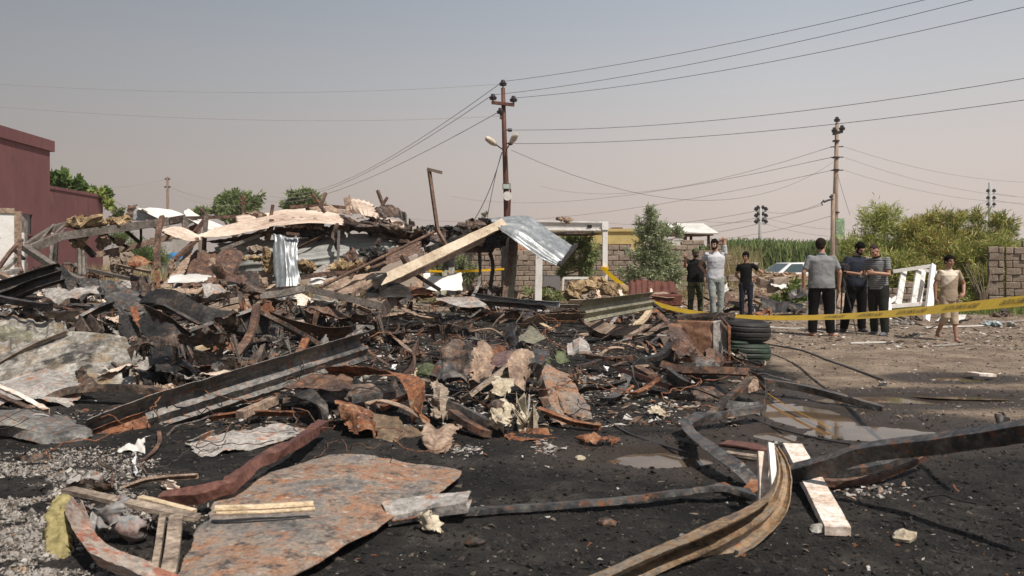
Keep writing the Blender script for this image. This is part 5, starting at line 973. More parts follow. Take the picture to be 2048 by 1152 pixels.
B('rusty_floor_rail', 'long rust red rail on the ground below the ribbed beam', 'rail', m_rust, [(420, 838, .07), (500, 828, .09), (610, 830, .07)], prof='L', w=.06, h=.05, dent=.02)
# central heap
S('orange_sheet_metal', 'orange domed panel at the top of the central heap', 'crumpled casing', m_rust, [[(955, 695, 9.1), (990, 682, 9.2), (1020, 690, 9.1)], [(960, 712, 8.8), (995, 705, 8.8), (1030, 712, 8.8)]], crumple=.05)
S('orange_sheet_metal', 'pale orange creased panel in the middle of the central heap', 'crumpled casing', m_tanrust, [[(950, 695, 8.8), (962, 690, 8.8), (975, 715, 8.7)], [(940, 730, 8.5), (965, 735, 8.4), (990, 735, 8.5)], [(938, 765, 8.2), (960, 768, 8.2), (985, 760, 8.2)]], crumple=.06, folds=10)
S('mottled_casing', 'mottled brown casing at the left of the central heap', 'crumpled casing', m_char, [[(885, 720, 8.8), (915, 700, 9), (948, 695, 9)], [(895, 745, 8.5), (920, 735, 8.5), (945, 740, 8.5)], [(895, 772, 8.3), (920, 775, 8.2), (940, 770, 8.2)]], crumple=.09, folds=12)
S('orange_flap', 'bright rust flap on the mottled casing', 'metal sheet', m_tanrust, [[(905, 712, 8.7), (932, 698, 8.8), (945, 712, 8.7)], [(915, 728, 8.4), (935, 735, 8.3), (950, 745, 8.3)]], crumple=.05)
S('maroon_folded_panel', 'smooth maroon folded panel above the weathered plank', 'metal panel', mat('smooth maroon steel', [(.10, .06, .055), (.16, .10, .09), (.24, .155, .13)], 2, .5, .25, .15, [((.4, .33, .28), .3)]), [[(985, 712, 8.8), (1012, 705, 8.9), (1032, 700, 8.9)], [(975, 742, 8.5), (1005, 740, 8.4), (1040, 722, 8.6)]], crumple=.02, folds=2)
B('weathered_plank', 'thick weathered plank leaning diagonally over the central heap', 'plank', m_wood, [(932, 796, 7.6), (980, 760, 7.95), (1034, 720, 8.35)], prof='box', w=.13, h=.045, rolls=[.55, .5], dent=.012, n=40)
B('weathered_plank', 'shorter tan board behind the thick weathered plank', 'plank', m_lwood, [(1010, 752, 8.2), (1035, 738, 8.4), (1062, 724, 8.6)], prof='box', w=.08, h=.03, dent=.01)
S('large_reddish_sheet', 'large reddish brown folded sheet leaning at the right of the central heap', 'metal sheet', m_plate, [[(1062, 728, 8.6), (1092, 715, 8.7), (1140, 722, 8.6)], [(1066, 770, 8.1), (1110, 760, 8.0), (1165, 770, 7.9)], [(1085, 805, 7.5), (1130, 806, 7.4), (1188, 805, 7.45)], [(1105, 832, 7.1), (1150, 850, 6.95), (1203, 858, 6.95)]], crumple=.045, folds=8, jag=.04, nmax=140)
S('grey_peaked_sheet', 'grey peaked corner of sheet at the top of the large reddish sheet', 'metal sheet', m_slate, [[(1058, 735, 8.5), (1075, 716, 8.7), (1100, 714, 8.7)], [(1062, 752, 8.2), (1085, 752, 8.1), (1105, 742, 8.2)]], crumple=.03)
S('cream_sheet_behind', 'cream sheet between the plank and the large reddish sheet', 'metal sheet', m_tanrust, [[(1010, 762, 8.2), (1045, 742, 8.4), (1070, 735, 8.5)], [(1020, 790, 7.9), (1045, 785, 7.9), (1068, 770, 8.0)]], crumple=.05, folds=8)
B('folded_wood_strip', 'rusty edge strip under the large reddish sheet', 'steel strip', m_rust, [(1078, 820, 7.15), (1120, 838, 7.0), (1160, 850, 6.9), (1200, 856, 6.85)], prof='L', w=.07, h=.05, dent=.02)
S('crumpled_tan_fabric', 'pale crumpled fabric bundle at the foot of the central heap', 'fabric bundle', m_tancl, [[(975, 822, 7.1), (1000, 800, 7.3), (1030, 812, 7.2)], [(985, 845, 6.8), (1005, 838, 6.65), (1030, 840, 6.8)], [(985, 858, 6.6), (1005, 862, 6.55), (1025, 850, 6.7)]], crumple=.11, folds=16, jag=.2)
S('crumpled_tan_fabric', 'second pale crumpled fabric bundle touching the reddish sheet', 'fabric bundle', m_tancl, [[(1025, 800, 7.3), (1045, 790, 7.4), (1065, 805, 7.2)], [(1025, 825, 6.95), (1045, 820, 6.85), (1062, 830, 6.9)], [(1030, 842, 6.8), (1050, 840, 6.75), (1075, 858, 6.6)]], crumple=.10, folds=16, jag=.2)
S('crumpled_tan_fabric', 'tan fabric crushed under the weathered plank', 'fabric bundle', m_tancl, [[(985, 765, 7.9), (1010, 770, 7.9), (1030, 775, 7.9)], [(975, 800, 7.5), (995, 800, 7.4), (1012, 805, 7.4)]], crumple=.10, folds=14, jag=.2)
S('fibrous_burnt_bundle', 'brown fibrous burnt bundle left of the box section', 'fabric bundle', m_wood, [[(862, 765, 7.9), (880, 772, 7.9), (900, 780, 7.9)], [(860, 805, 7.4), (880, 800, 7.2), (900, 810, 7.3)], [(862, 840, 6.95), (880, 845, 6.9), (895, 840, 7.0)]], crumple=.12, folds=16, jag=.25)
S('ashy_grey_rag', 'ash grey rag on the left flank of the central heap', 'rag', m_slate, [[(868, 752, 8.3), (895, 748, 8.4), (920, 762, 8.3)], [(860, 775, 8.0), (895, 775, 7.9), (935, 790, 7.9)]], crumple=.06, folds=10)
B('box_section', 'dark box section beam lying in front of the central heap', 'steel beam', m_slate, [(902, 812, 7.2), (940, 830, 6.95), (978, 852, 6.7)], prof='box', w=.10, h=.08, rolls=[.3, .3], dent=.012)
B('box_section', 'lower brown box section beam beside the dark one', 'steel beam', m_brown, [(905, 825, 6.95), (940, 850, 6.7), (975, 868, 6.55)], prof='box', w=.09, h=.05, rolls=[.2, .2], dent=.012)
S('flat_rusty_plate', 'flat rusty plate on the ground before the central heap', 'steel plate', m_rust, [[(1005, 862, .04), (1050, 852, .05), (1090, 850, .05)], [(1010, 872, .02), (1060, 868, .03), (1110, 862, .03)], [(1022, 884, .01), (1070, 880, .01), (1128, 872, .02)]], crumple=.02)
S('rusty_ground_scale', 'thin orange rust scale flat on the ground right of the central heap', 'rust scale', m_rust, [[(1140, 873, .03), (1200, 874, .04), (1255, 880, .03)], [(1150, 884, .015), (1200, 890, .02), (1230, 892, .015)]], crumple=.012, jag=.3)
S('green_tarp', 'olive green tarpaulin lump left of the central heap', 'tarpaulin', m_green, [[(832, 735, 8.8), (850, 722, 9), (885, 725, 8.9)], [(830, 750, 8.5), (850, 742, 8.4), (880, 745, 8.4)], [(840, 755, 8.4), (860, 752, 8.3), (885, 752, 8.4)]], crumple=.06)
S('green_tarp', 'small bright green tarpaulin peak behind the large reddish sheet', 'tarpaulin', m_green, [[(1110, 715, 9.0), (1128, 706, 9.1), (1132, 712, 9)], [(1112, 722, 8.8), (1130, 720, 8.8), (1142, 722, 8.8)]], crumple=.03)
S('green_tarp', 'dark green tarpaulin strip behind the grey peaked sheet', 'tarpaulin', m_green, [[(1060, 705, 9.3), (1085, 702, 9.3), (1108, 712, 9.2)], [(1055, 722, 9.0), (1080, 718, 9.0), (1100, 720, 9.0)]], crumple=.05)
S('black_plastic_heap', 'black crumpled plastic heap behind the central heap', 'plastic heap', m_dark, [[(1000, 650, 11.0), (1025, 640, 11.2), (1042, 660, 11)], [(1005, 680, 10.3), (1030, 672, 10.3), (1050, 688, 10.3)], [(1015, 705, 9.8), (1035, 700, 9.7), (1060, 705, 9.8)]], crumple=.12, folds=16, jag=.2)
S('black_plastic_heap', 'dark olive box like fold right of the black plastic heap', 'plastic heap', m_olive, [[(1045, 680, 10.2), (1060, 662, 10.4), (1078, 670, 10.3)], [(1038, 700, 9.8), (1058, 698, 9.7), (1080, 692, 10)]], crumple=.03, folds=4)
S('ash_lump', 'ash covered lump right of the green tarpaulin peak', 'rubble lump', m_grplate, [[(1138, 700, 9.5), (1155, 692, 9.6), (1172, 710, 9.4)], [(1140, 720, 9.0), (1158, 715, 8.9), (1170, 725, 8.9)]], crumple=.06, folds=12)
B('charred_board', 'curved charred board right of the grey peaked sheet', 'board', m_char, [(1150, 735, .08), (1180, 730, .10), (1200, 722, .12)], prof='cap', w=.08, h=.05, dent=.02)
B('short_rail', 'rust and black rail lying right of the green tarpaulin peak', 'rail', m_brown, [(1175, 712, .09), (1215, 718, .09), (1265, 716, .10)], prof='box', w=.08, h=.06, dent=.012)
# strips right of centre heap
B('curled_black_strip', 'curled dark strip hooking upward right of the large reddish sheet', 'steel strip', m_slate, [(1198, 800, .06), (1225, 798, .07), (1243, 780, .10), (1255, 755, .16)], prof='L', w=.08, h=.05, dent=.015, rolls=[.2, -.5])
B('kinked_steel_strip', 'kinked upright strip left of the leaning rusty rail', 'steel strip', m_slate, [(1285, 712, 9.5), (1266, 733, 9.2), (1268, 760, 8.8), (1276, 782, 8.4)], prof='flat', w=.07, rolls=[1.2, .8, 1.6], up=(0, 1, 0), dent=.01, smooth=False)
B('leaning_rusty_rail', 'long reddish rail lying across the ground toward the bent bars', 'rail', m_red, [(1238, 738, .10), (1290, 756, .10), (1345, 776, .08)], prof='box', w=.08, h=.05, rolls=[.3, .3])
B('leaning_rusty_rail', 'short reddish rail crossing the long one', 'rail', m_brown, [(1275, 735, .12), (1305, 752, .08)], prof='box', w=.10, h=.04)
B('torn_bar', 'dark torn bar with an orange upper end by the kinked strip', 'steel bar', m_rust, [(1270, 792, .04), (1300, 775, .10), (1322, 758, .18)], prof='L', w=.07, h=.05, dent=.025)
B('ground_bar', 'straight dark bar on the ground in front of the box', 'steel bar', m_dark, [(1300, 782, .04), (1345, 790, .04), (1390, 796, .03)], prof='box', w=.06, h=.045)
B('ground_bar', 'long thin dark bar leading to the puddle', 'steel bar', m_char, [(1350, 778, .10), (1390, 778, .12), (1440, 798, .03)], prof='L', w=.05, h=.02)
B('bent_top_bar', 'long horizontal rust red bar in front of the open box', 'steel bar', m_brown, [(1325, 730, 8.9), (1370, 742, 8.7), (1440, 742, 8.5), (1500, 745, 8.4)], prof='cap', w=.08, h=.07, dent=.008, smooth=False, rolls=[.5, .3])
B('bent_top_bar', 'dark plate sloping down from the left end of the rust red bar', 'steel bar', m_slate, [(1330, 742, 8.8), (1365, 770, 8.4), (1385, 785, .05)], prof='Cc', w=.05, h=.12, dent=.01)
B('diagonal_bar', 'straight brown bar falling diagonally in front of the dark hollow', 'steel bar', m_char, [(1502, 757, 8.3), (1460, 795, 7.8), (1416, 835, 7.35)], prof='L', w=.06, h=.05, dent=.006)
B('looped_strip', 'grey strip looping down into the puddle edge', 'steel strip', m_slate, [(1500, 745, 8.4), (1528, 762, 8.2), (1532, 790, 7.9), (1526, 812, 7.6), (1480, 812, 7.6), (1452, 808, 7.65)], prof='flat', w=.09, rolls=[.4, 1.4, 1.5, .8, .8], dent=.008, n=50)
B('puddle_bar', 'long dark bar lying from the loop across the puddle', 'steel bar', m_slate, [(1522, 762, .14), (1600, 775, .11), (1680, 795, .07), (1768, 820, .01)], prof='Lr', w=.07, h=.06, dent=.008)
S('hollow_cover', 'dark burnt sheet arching over the hollow under the bent bars', 'metal sheet', m_char, [[(1380, 750, 8.6), (1430, 752, 8.6), (1480, 760, 8.5)], [(1400, 775, 8.2), (1450, 778, 8.2), (1500, 785, 8.1)], [(1420, 800, 7.8), (1460, 805, 7.7), (1495, 805, 7.7)]], crumple=.05)
S('crushed_bucket', 'small crushed tan tin under the loop of strip', 'tin', m_tanrust, [[(1488, 768, 8.3), (1510, 766, 8.3), (1520, 775, 8.2)], [(1492, 780, 8.1), (1510, 784, 8.0), (1520, 782, 8.1)]], crumple=.05)
B('thin_ground_cable', 'thin black cable lying from the heap toward the foreground', 'cable', m_iron, [(1205, 835, .01), (1260, 868, .012), (1330, 892, .012), (1375, 905, .012)], prof='tube', w=.018, dent=0)
B('thin_ground_cable', 'thin black cable along the near edge of the puddle', 'cable', m_iron, [(1505, 838, .012), (1560, 858, .012), (1640, 878, .012), (1700, 888, .012)], prof='tube', w=.016, dent=0)
B('yellow_strip', 'thin loose yellow tape lying across the puddle', 'tape', m_yel, [(1535, 787, .03), (1580, 815, .02), (1620, 835, .02), (1660, 855, .01)], prof='flat', w=.022, dent=.002, rolls=[.5, .5])
S('fibre_tuft', 'white fibrous tuft on the ground left of the bent ribbon', 'fibre tuft', m_tancl, [[(1298, 815, .06), (1320, 808, .09), (1335, 822, .04)], [(1285, 828, .01), (1315, 828, .05), (1342, 832, .01)]], crumple=.05, folds=14, jag=.3)
B('flat_burnt_board', 'flat reddish board on the ground behind the cream channel', 'board', m_red, [(1448, 885, .015), (1490, 890, .02), (1535, 898, .015)], prof='box', w=.16, h=.012, dent=.01)
B('flat_burnt_board', 'thin charred board on the ground left of the cream channel', 'board', m_wood, [(1450, 905, .02), (1495, 912, .02), (1530, 918, .02)], prof='box', w=.07, h=.02, dent=.01)
S('charred_mat', 'black crumbly mat on the right edge of the yard', 'mat', m_dark, [[(1985, 845, .10), (2040, 842, .10), (2100, 840, .1)], [(1988, 856, .02), (2040, 856, .02), (2100, 856, .02)]], crumple=.03, jag=.2)
B('bark_strip', 'pale curved strip lying beside the far puddle', 'strip', m_pinkw, [(1940, 746, .04), (1962, 749, .05), (1987, 750, .04)], prof='cap', w=.09, h=.03)
# open rusty box
Yb = 11.3; r = empty('rusty_open_box', (xl(1415, 11.1), 11.1, 0), 'open rust brown metal box standing left of the stacked tyres', 'metal box')
def lb(o): o.parent = r; o.location -= V(r.location); return o
def quad(name, pts, m_, th=.012, **k): return lb(sheet(name, [[pts[0], pts[1]], [pts[3], pts[2]]], m_, thick=th, crumple=.004, jag=.0, tear=0, **k))
A0, A1 = (1352, 628, 11.9), (1443, 638, 11.1); B0, B1 = (1352, 738, 11.4), (1443, 728, 10.9)
m_box = mat('warm brown box steel', [(.13, .065, .04), (.22, .11, .065), (.32, .17, .10), (.38, .24, .16)], 2.4, .7, .05, .3, [((.40, .36, .28), .34), ((.06, .04, .03), .3)])
quad('front_panel', [(1352, 640, 11.2), (1425, 642, 10.9), (1424, 735, 10.85), (1352, 742, 11.1)], m_box)
quad('painted_corner', [(1425, 642, 10.9), (1443, 640, 10.95), (1443, 733, 10.9), (1424, 735, 10.85)], m_grplate)
quad('side_panel', [(1444, 634, 10.97), (1468, 630, 11.7), (1468, 722, 11.7), (1444, 732, 10.9)], m_dark)
quad('back_panel', [(1362, 628, 12.0), (1468, 630, 11.7), (1468, 690, 11.7), (1362, 690, 12.0)], m_char)
quad('left_panel', [(1352, 640, 11.2), (1362, 628, 12.0), (1362, 690, 12.0), (1352, 742, 11.1)], m_char)
lb(beam('top_rim', [(1352, 635, 11.3), (1400, 630, 11.5), (1440, 628, 11.5), (1468, 632, 11.6)], m_char, prof='box', w=.06, h=.05, dent=.015))
quad('torn_flap', [(1440, 630, 10.95), (1462, 655, 10.8), (1460, 668, 10.8), (1442, 650, 10.9)], m_brown)
quad('hinge_strip', [(1455, 650, 10.78), (1461, 652, 10.78), (1461, 730, 10.75), (1457, 730, 10.75)], m_rust)
B('leaning_angle', 'thin angle bar leaning against the front of the open box', 'angle bar', m_brown, [(1318, 630, 12), (1350, 665, 11.1), (1385, 700, 10.4), (1412, 728, 9.8)], prof='L', w=.07, h=.06, dent=.006)
B('leaning_angle', 'black jagged bar bending left of the open box', 'steel bar', m_dark, [(1362, 660, 11), (1340, 690, 10.6), (1320, 712, 10.2), (1285, 722, 9.9)], prof='L', w=.09, h=.06, dent=.03)
S('orange_inner_sheet', 'orange burnt sheet leaning at the left of the open box', 'metal sheet', m_brown, [[(1335, 668, 11), (1350, 660, 11.1), (1358, 690, 10.9)], [(1340, 712, 10.4), (1360, 715, 10.4), (1380, 715, 10.4)], [(1345, 728, 10.1), (1375, 730, 10), (1400, 728, 10)]], crumple=.05)
S('debris_knot', 'knot of broken rusty pieces at the foot of the open box', 'scrap knot', m_brown, [[(1410, 718, 10.1), (1430, 712, 10.2), (1458, 728, 9.9)], [(1390, 735, 9.5), (1430, 734, 9.3), (1470, 742, 9.2)]], crumple=.07, folds=18, jag=.3)
S('debris_knot', 'greyish sheet pieces between the box and the rust red bar', 'scrap knot', m_slate, [[(1385, 728, 9.4), (1420, 722, 9.4), (1450, 735, 9.3)], [(1380, 740, 9.1), (1420, 745, 9.0), (1450, 745, 9.0)]], crumple=.08, folds=12, jag=.2)
# tyres
def tyre(label, px, zc, Y, m_, rx=0, R_=.335, W_=.235):
    c = V((xl(px, Y), Y, zc)); r = empty('tyre', c, label, 'tyre'); n = 44; prof = []
    for q in np.linspace(-1, 1, 15): prof.append((R_-.045*abs(q)**4, q*W_/2))
    prof += [(R_-.07, W_/2+.01), (R_*.72, W_/2), (R_*.62, W_/2-.02), (R_*.60, W_/2-.03), (R_*.62, 0.0), (R_*.60, -W_/2+.03), (R_*.62, -W_/2+.02), (R_*.72, -W_/2), (R_-.07, -W_/2-.01)]
    pr = []
    for i, (a_, z_) in enumerate(prof): pr.append((a_-(.012 if i in (3, 7, 11) else 0), z_))
    k = len(pr); v = [(a_*math.cos(t_)*1.0, a_*math.sin(t_), z_) for t_ in [2*PI*i/n for i in range(n)] for a_, z_ in pr]
    f = [(i*k+j, ((i+1) % n)*k+j, ((i+1) % n)*k+(j+1) % k, i*k+(j+1) % k) for i in range(n) for j in range(k)]
    v = np.array(v); v[:, 0] += .02*fbm(v[:, 0]*5, v[:, 1]*5+v[:, 2]*4, 3); v[:, 2] += .03*fbm(v[:, 0]*4, v[:, 1]*4, 8)
    o = mobj('casing', v, f, m_, r, smooth=False, recenter=False)
    r.rotation_euler = (R(rx), R(2), 0); return r
tyre('upper charred black tyre of the stack beside the open box', 1491, .42, 11.55, m_rub, 2)
tyre('lower green painted tyre of the stack beside the open box', 1491, .13, 11.55, m_grub, 0)
# ================================================================ COLLAPSED ROOF STRUCTURE
WL = 'collapsed shed'
# --- left truss frame
def tr(n, label, pts, w_=.09, prof='box', m_=None, **k): return B(n, label, 'steel member', m_ or m_char, pts, prof=prof, w=w_, dent=k.pop('dent', .008), **k)
tr('truss_chord', 'long upper chord of the leaning truss running right from the far left', [(50, 492, 17.5), (130, 448, 18.6), (250, 443, 19)], .09, 'C', m_tbar)
tr('truss_chord', 'main brown channel chord carrying the yellow wool at left', [(55, 500, 17.0), (120, 473, 17.6), (240, 456, 18), (330, 444, 18.2), (372, 437, 18.3)], .10, 'C', m_tbar, h=.16, smooth=False)
tr('truss_chord', 'lower rear chord of the leaning truss with pale underside', [(190, 510, 18.6), (260, 495, 18.8), (350, 470, 19), (395, 452, 19.2)], .12, 'C', m_tanrust, h=.12)
tr('truss_chord', 'short bent chord dropping to the lower rear chord', [(140, 478, 18.2), (168, 492, 18.3), (188, 512, 18.5)], .10, 'C', m_dark)
for i, (a_, b_) in enumerate([((70, 495, 17.3), (108, 450, 18.4)), ((90, 488, 17.5), (128, 452, 18.5)), ((110, 478, 17.6), (140, 450, 18.7)), ((200, 464, 18), (262, 498, 18.8)), ((245, 456, 18), (285, 490, 18.9)), ((282, 450, 18.1), (282, 488, 18.9)), ((300, 448, 18.2), (345, 474, 19))]):
    tr('truss_web_bar', ['steep pale web bar nearest the left end of the truss', 'second steep pale web bar of the truss', 'third steep pale web bar of the truss', 'web bar sloping right under the yellow wool', 'web bar sloping right beside the hanging wool lump', 'upright web bar between chord and lower chord', 'rightmost web bar of the leaning truss'][i], [a_, b_], .05, 'L', m_tbar if i < 3 else m_dark)
tr('steel_strut', 'long strut sloping down right from the left end of the truss', [(48, 494, 16.8), (90, 522, 16), (130, 548, 15.2), (165, 562, 14.8)], .12, 'C', m_tbar, h=.1)
tr('steel_strut', 'thin strut standing by the container corner', [(-5, 540, 15.5), (20, 505, 16.2), (44, 480, 16.8)], .06, 'box', m_brown)
tr('steel_strut', 'pale strut crossing in front of the container door', [(2, 545, 15.5), (32, 518, 16)], .07, 'box', m_white)
tr('steel_strut', 'red brown upright beside the left end of the truss', [(44, 545, 15.5), (38, 520, 16), (42, 482, 16.8)], .06, 'box', m_brown)
tr('steel_strut', 'short dark cross piece by the red brown upright', [(28, 500, 16.6), (48, 518, 16.2)], .05, 'box', m_dark)
tr('pale_timber_rail', 'cream timber rail lying in front of the container', [(15, 560, 14), (60, 565, 13.6), (110, 572, 13.2)], .08, 'box', m_cream)
tr('pale_timber_rail', 'charred tan rail at the far left edge', [(-20, 540, 14.5), (10, 555, 14), (30, 565, 13.5)], .08, 'box', m_tanrust)
tr('pale_timber_rail', 'small grey rail on the ground before the container door', [(5, 548, 15), (38, 540, 15.6)], .09, 'box', m_grplate)
for i, (x0, x1, l_) in enumerate([(95, 104, 'left scorched column of ribbed panels under the truss'), (103, 112, 'dark edge of the left scorched column'), (152, 170, 'right scorched column leaning under the truss')]):
    S('scorched_column', l_, 'column', m_tbar if i != 1 else m_dark, [[(x0+6*(i < 2), 465, 20.5-.4*i), (x1+6*(i < 2), 465, 20.5-.4*i)], [(x0-(2 if i < 2 else 0), 552, 20.3-.4*i), (x1+(2 if i < 2 else 6), 552, 20.3-.4*i)]], crumple=.015, ribs=('u', .09, .03))
def wool(label, px, py, Y, rx, rz, n=3, m_=None, dr=0):
    rg = np.random.RandomState(int(px*3+py)); s = Y/F; mb = MB()
    for k_ in range(n):
        q = rg.randn(3)*[.5, .25, .3]; c_ = D(px+q[0]*rx, py+q[2]*rz, Y+q[1]*rx*s); mb.ell(c_, (rx*s*(.5+.4*rg.rand()), rx*s*.6, rz*s*(.5+.4*rg.rand())), 22, 16)
    v = np.array(mb.v); a_ = 1/(rx*s); 
    n3 = np.stack([fbm(v[:, 0]*a_*2+v[:, 2]*a_*1.6, v[:, 1]*a_*2-v[:, 2]*a_*1.7, 3+k_, 4, .65) for k_ in range(3)], 1)
    v += n3*rx*s*1.3; v[:, 2] -= dr*np.abs(n3[:, 0])
    mb.v = v.tolist(); return tag(mb.build('mineral_wool', m_ or m_insul), label, 'insulation')
wool('yellow wool lump draped over the main truss chord', 185, 448, 18, 34, 9, 5)
wool('thin brown wool on the truss right of the yellow lump', 238, 440, 18.2, 26, 5, 4)
wool('yellow wool clump hanging from the left truss joint', 162, 484, 18, 12, 12, 4)
wool('brown wool lump hanging under the middle of the truss', 200, 480, 18.2, 13, 17, 4, m_tanrust)
wool('tan wool wisp hanging under the rear chord', 240, 487, 18.4, 9, 9, 4)
wool('hanging brown fibre curtain behind the lower rear chord', 240, 520, 19.4, 18, 26, 5, m_wood)
wool('brown scorched wool caught on the leaning brown sheet', 345, 540, 15.4, 9, 22, 5, m_tanrust)
# roof corner and white sheets at left
S('brown_ribbed_corner', 'brown ribbed cladding corner standing above the truss', 'cladding sheet', m_brown, [[(256, 410, 19.5), (275, 408, 19.6)], [(250, 438, 19.4), (272, 440, 19.5)]], ribs=('v', .16, .03), crumple=.01)
S('grey_ribbed_corner', 'grey ribbed cladding right of the brown ribbed corner', 'cladding sheet', m_wallsh, [[(272, 412, 19.5), (290, 420, 19.4), (320, 440, 19.2)], [(264, 442, 19.4), (290, 442, 19.3), (320, 443, 19.2)]], ribs=('v', .2, .03), crumple=.02)  # grey of the weathered cladding itself
S('white_roof_sheet', 'long cream white roof sheet sagging above the truss', 'roof sheet', m_cleanw, [[(268, 410, 19.4), (300, 412, 19.6), (340, 420, 19.8), (370, 432, 19.8)], [(290, 428, 18.9), (315, 438, 18.7), (345, 434, 18.9), (368, 433, 19.2)]], ribs=('v', .18, .03), crumple=.03, folds=4)
S('white_roof_sheet', 'white roof sheet tipped steeply right of the sagging one', 'roof sheet', m_cleanw, [[(367, 420, 18.8), (376, 413, 19), (400, 430, 19.2), (452, 450, 19.4)], [(372, 432, 18.5), (392, 446, 18.4), (415, 458, 18.3), (446, 462, 18.6)]], ribs=('v', .22, .03), crumple=.03, folds=4)
S('white_roof_sheet', 'small white sheet glimpsed under the long pinkish roof sheet', 'roof sheet', m_cleanw, [[(455, 478, 18.6), (490, 462, 18.8)], [(450, 488, 18.4), (478, 486, 18.4)]], crumple=.02)
S('white_roof_sheet', 'narrow white slanted sheets beside the hanging galvanised sheet', 'roof sheet', m_wallsh, [[(478, 478, 18), (530, 456, 18.3)], [(492, 486, 17.8), (538, 466, 18.0)]], crumple=.01, ribs=('v', .12, .03))
tr('steel_bracket', 'dark bracketed chord end under the white roof sheets', [(340, 442, 18.2), (370, 436, 18.3), (372, 470, 18)], .12, 'C', m_char, smooth=False)
# long pinkish roof sheets
S('fallen_roof_sheet', 'beige heat stained roof sheet dipping to a point at left', 'roof sheet', m_cream, [[(322, 462, 16.2), (352, 453, 16.8), (375, 458, 17), (402, 474, 16.8)], [(326, 464, 16), (350, 472, 15.8), (378, 480, 16), (402, 478, 16.4)]], ribs=('v', .17, .025), crumple=.02, folds=3, smooth=True)
S('fallen_roof_sheet', 'very long pinkish beige roof sheet sweeping up to the ridge', 'roof sheet', m_cream, [[(395, 472, 17), (450, 452, 17.6), (540, 430, 18), (620, 420, 18.2), (690, 432, 18)], [(398, 477, 16.7), (460, 472, 16.6), (540, 456, 16.7), (620, 447, 16.7), (705, 452, 17.0)]], ribs=('v', .16, .025), crumple=.02, folds=3, smooth=True)
S('scorched_underside', 'dark scorched underside sheet below the long pinkish roof sheet', 'roof sheet', m_char, [[(400, 478, 16.9), (480, 466, 17.2), (570, 447, 17.4), (640, 450, 17.3)], [(440, 482, 17), (500, 476, 17.2), (580, 458, 17.3), (650, 462, 17.3)]], ribs=('v', .16, .025), crumple=.04)
S('crest_roof_sheet', 'tan corrugated sheet folded up at the top of the ridge', 'roof sheet', m_cream, [[(688, 402, 17.9), (702, 392, 18.1), (735, 402, 18.2), (762, 416, 18)], [(690, 414, 17.6), (712, 415, 17.4), (745, 424, 17.4), (775, 436, 17.6)], [(703, 428, 17.5), (722, 430, 17.3), (742, 434, 17.2), (760, 440, 17.3)]], ribs=('u', .10, .02), crumple=.04, folds=6)
S('crest_roof_sheet', 'dark inner fold of the tan corrugated crest sheet', 'roof sheet', m_tanrust, [[(686, 400, 17.8), (700, 394, 17.9)], [(694, 428, 17.5), (712, 424, 17.5)]], crumple=.02)
S('crest_roof_sheet', 'pinkish corrugated sheet flaring right below the crest', 'roof sheet', m_cream, [[(700, 442, 17.4), (730, 430, 17.4), (775, 440, 17.3), (800, 446, 17.3)], [(706, 446, 17.2), (740, 438, 16.9), (780, 448, 16.8), (808, 458, 16.9)]], ribs=('u', .10, .02), crumple=.04)
S('crest_roof_sheet', 'tan ribbed sheet hanging left of the crest over the grey cladding', 'roof sheet', m_tanrust, [[(655, 448, 17.2), (700, 436, 17.2)], [(650, 462, 17), (690, 462, 17)]], ribs=('u', .1, .02), crumple=.03)
S('crest_roof_sheet', 'dark brown sheet draped right of the crest', 'roof sheet', m_char, [[(748, 424, 17.6), (775, 414, 17.8), (812, 432, 17.6)], [(770, 436, 17.3), (800, 440, 17.3), (814, 456, 17.2)]], crumple=.04, ribs=('u', .12, .02))
S('crest_roof_sheet', 'layered pale sheets lying behind the ridge', 'roof sheet', m_tanrust, [[(612, 415, 18.6), (660, 410, 18.8), (700, 418, 18.6)], [(620, 425, 18.3), (670, 424, 18.3), (712, 432, 18.3)]], crumple=.04, ribs=('v', .2, .03))
tr('ridge_purlin', 'dark purlin lying along the top of the ridge', [(370, 436, 18.5), (450, 434, 18.7), (560, 432, 18.8)], .07, 'box', m_brown)
tr('ridge_purlin', 'dark purlin behind the layered sheets of the ridge', [(580, 414, 18.8), (640, 412, 18.8), (700, 416, 18.8)], .07, 'box', m_brown)
for i, (a_, b_, l_) in enumerate([((625, 388, 18.2), (650, 425, 18.0), 'left arm of the crossed rods on the ridge'), ((652, 386, 18.2), (640, 415, 18.0), 'right arm of the crossed rods on the ridge'), ((755, 381, 17.8), (768, 415, 17.7), 'tall rod sticking up right of the crest'), ((775, 394, 17.7), (764, 412, 17.7), 'short rod leaning right of the crest'), ((546, 410, 18.3), (541, 436, 18.2), 'short rod sticking up left of the ridge'), ((400, 417, 17.5), (415, 434, 17.4), 'short rod crossing at the white sheets')]):
    tr('steel_rod', l_, [a_, b_], .055, 'box', m_brown)
tr('leaning_upright', 'dark upright under the white sheets at left', [(413, 432, 17.4), (409, 480, 17.0), (406, 560, 16.4)], .085, 'box', m_char)
tr('leaning_upright', 'diagonal brown strut by the dark upright', [(412, 436, 17.4), (390, 465, 17.2)], .075, 'box', m_brown)
tr('leaning_upright', 'curved red brown upright in front of the truss', [(325, 434, 14.9), (317, 465, 14.6), (314, 510, 14.2), (316, 540, 13.9)], .075, 'cap', m_brown, up=(0, 1, 0), rolls=[PI, PI])
tr('leaning_upright', 'orange foot of the curved red brown upright', [(311, 540, 13.9), (318, 575, 13.5)], .06, 'flat', m_rust, up=(0, 1, 0))
tr('leaning_upright', 'brown strut rising from the wool to the brown sheet', [(348, 520, 15.6), (395, 478, 16.4)], .07, 'box', m_brown)
tr('leaning_upright', 'dark post right of the hanging galvanised sheet', [(678, 462, 16.6), (676, 520, 16.2), (676, 582, 15.8)], .05, 'box', m_dark)
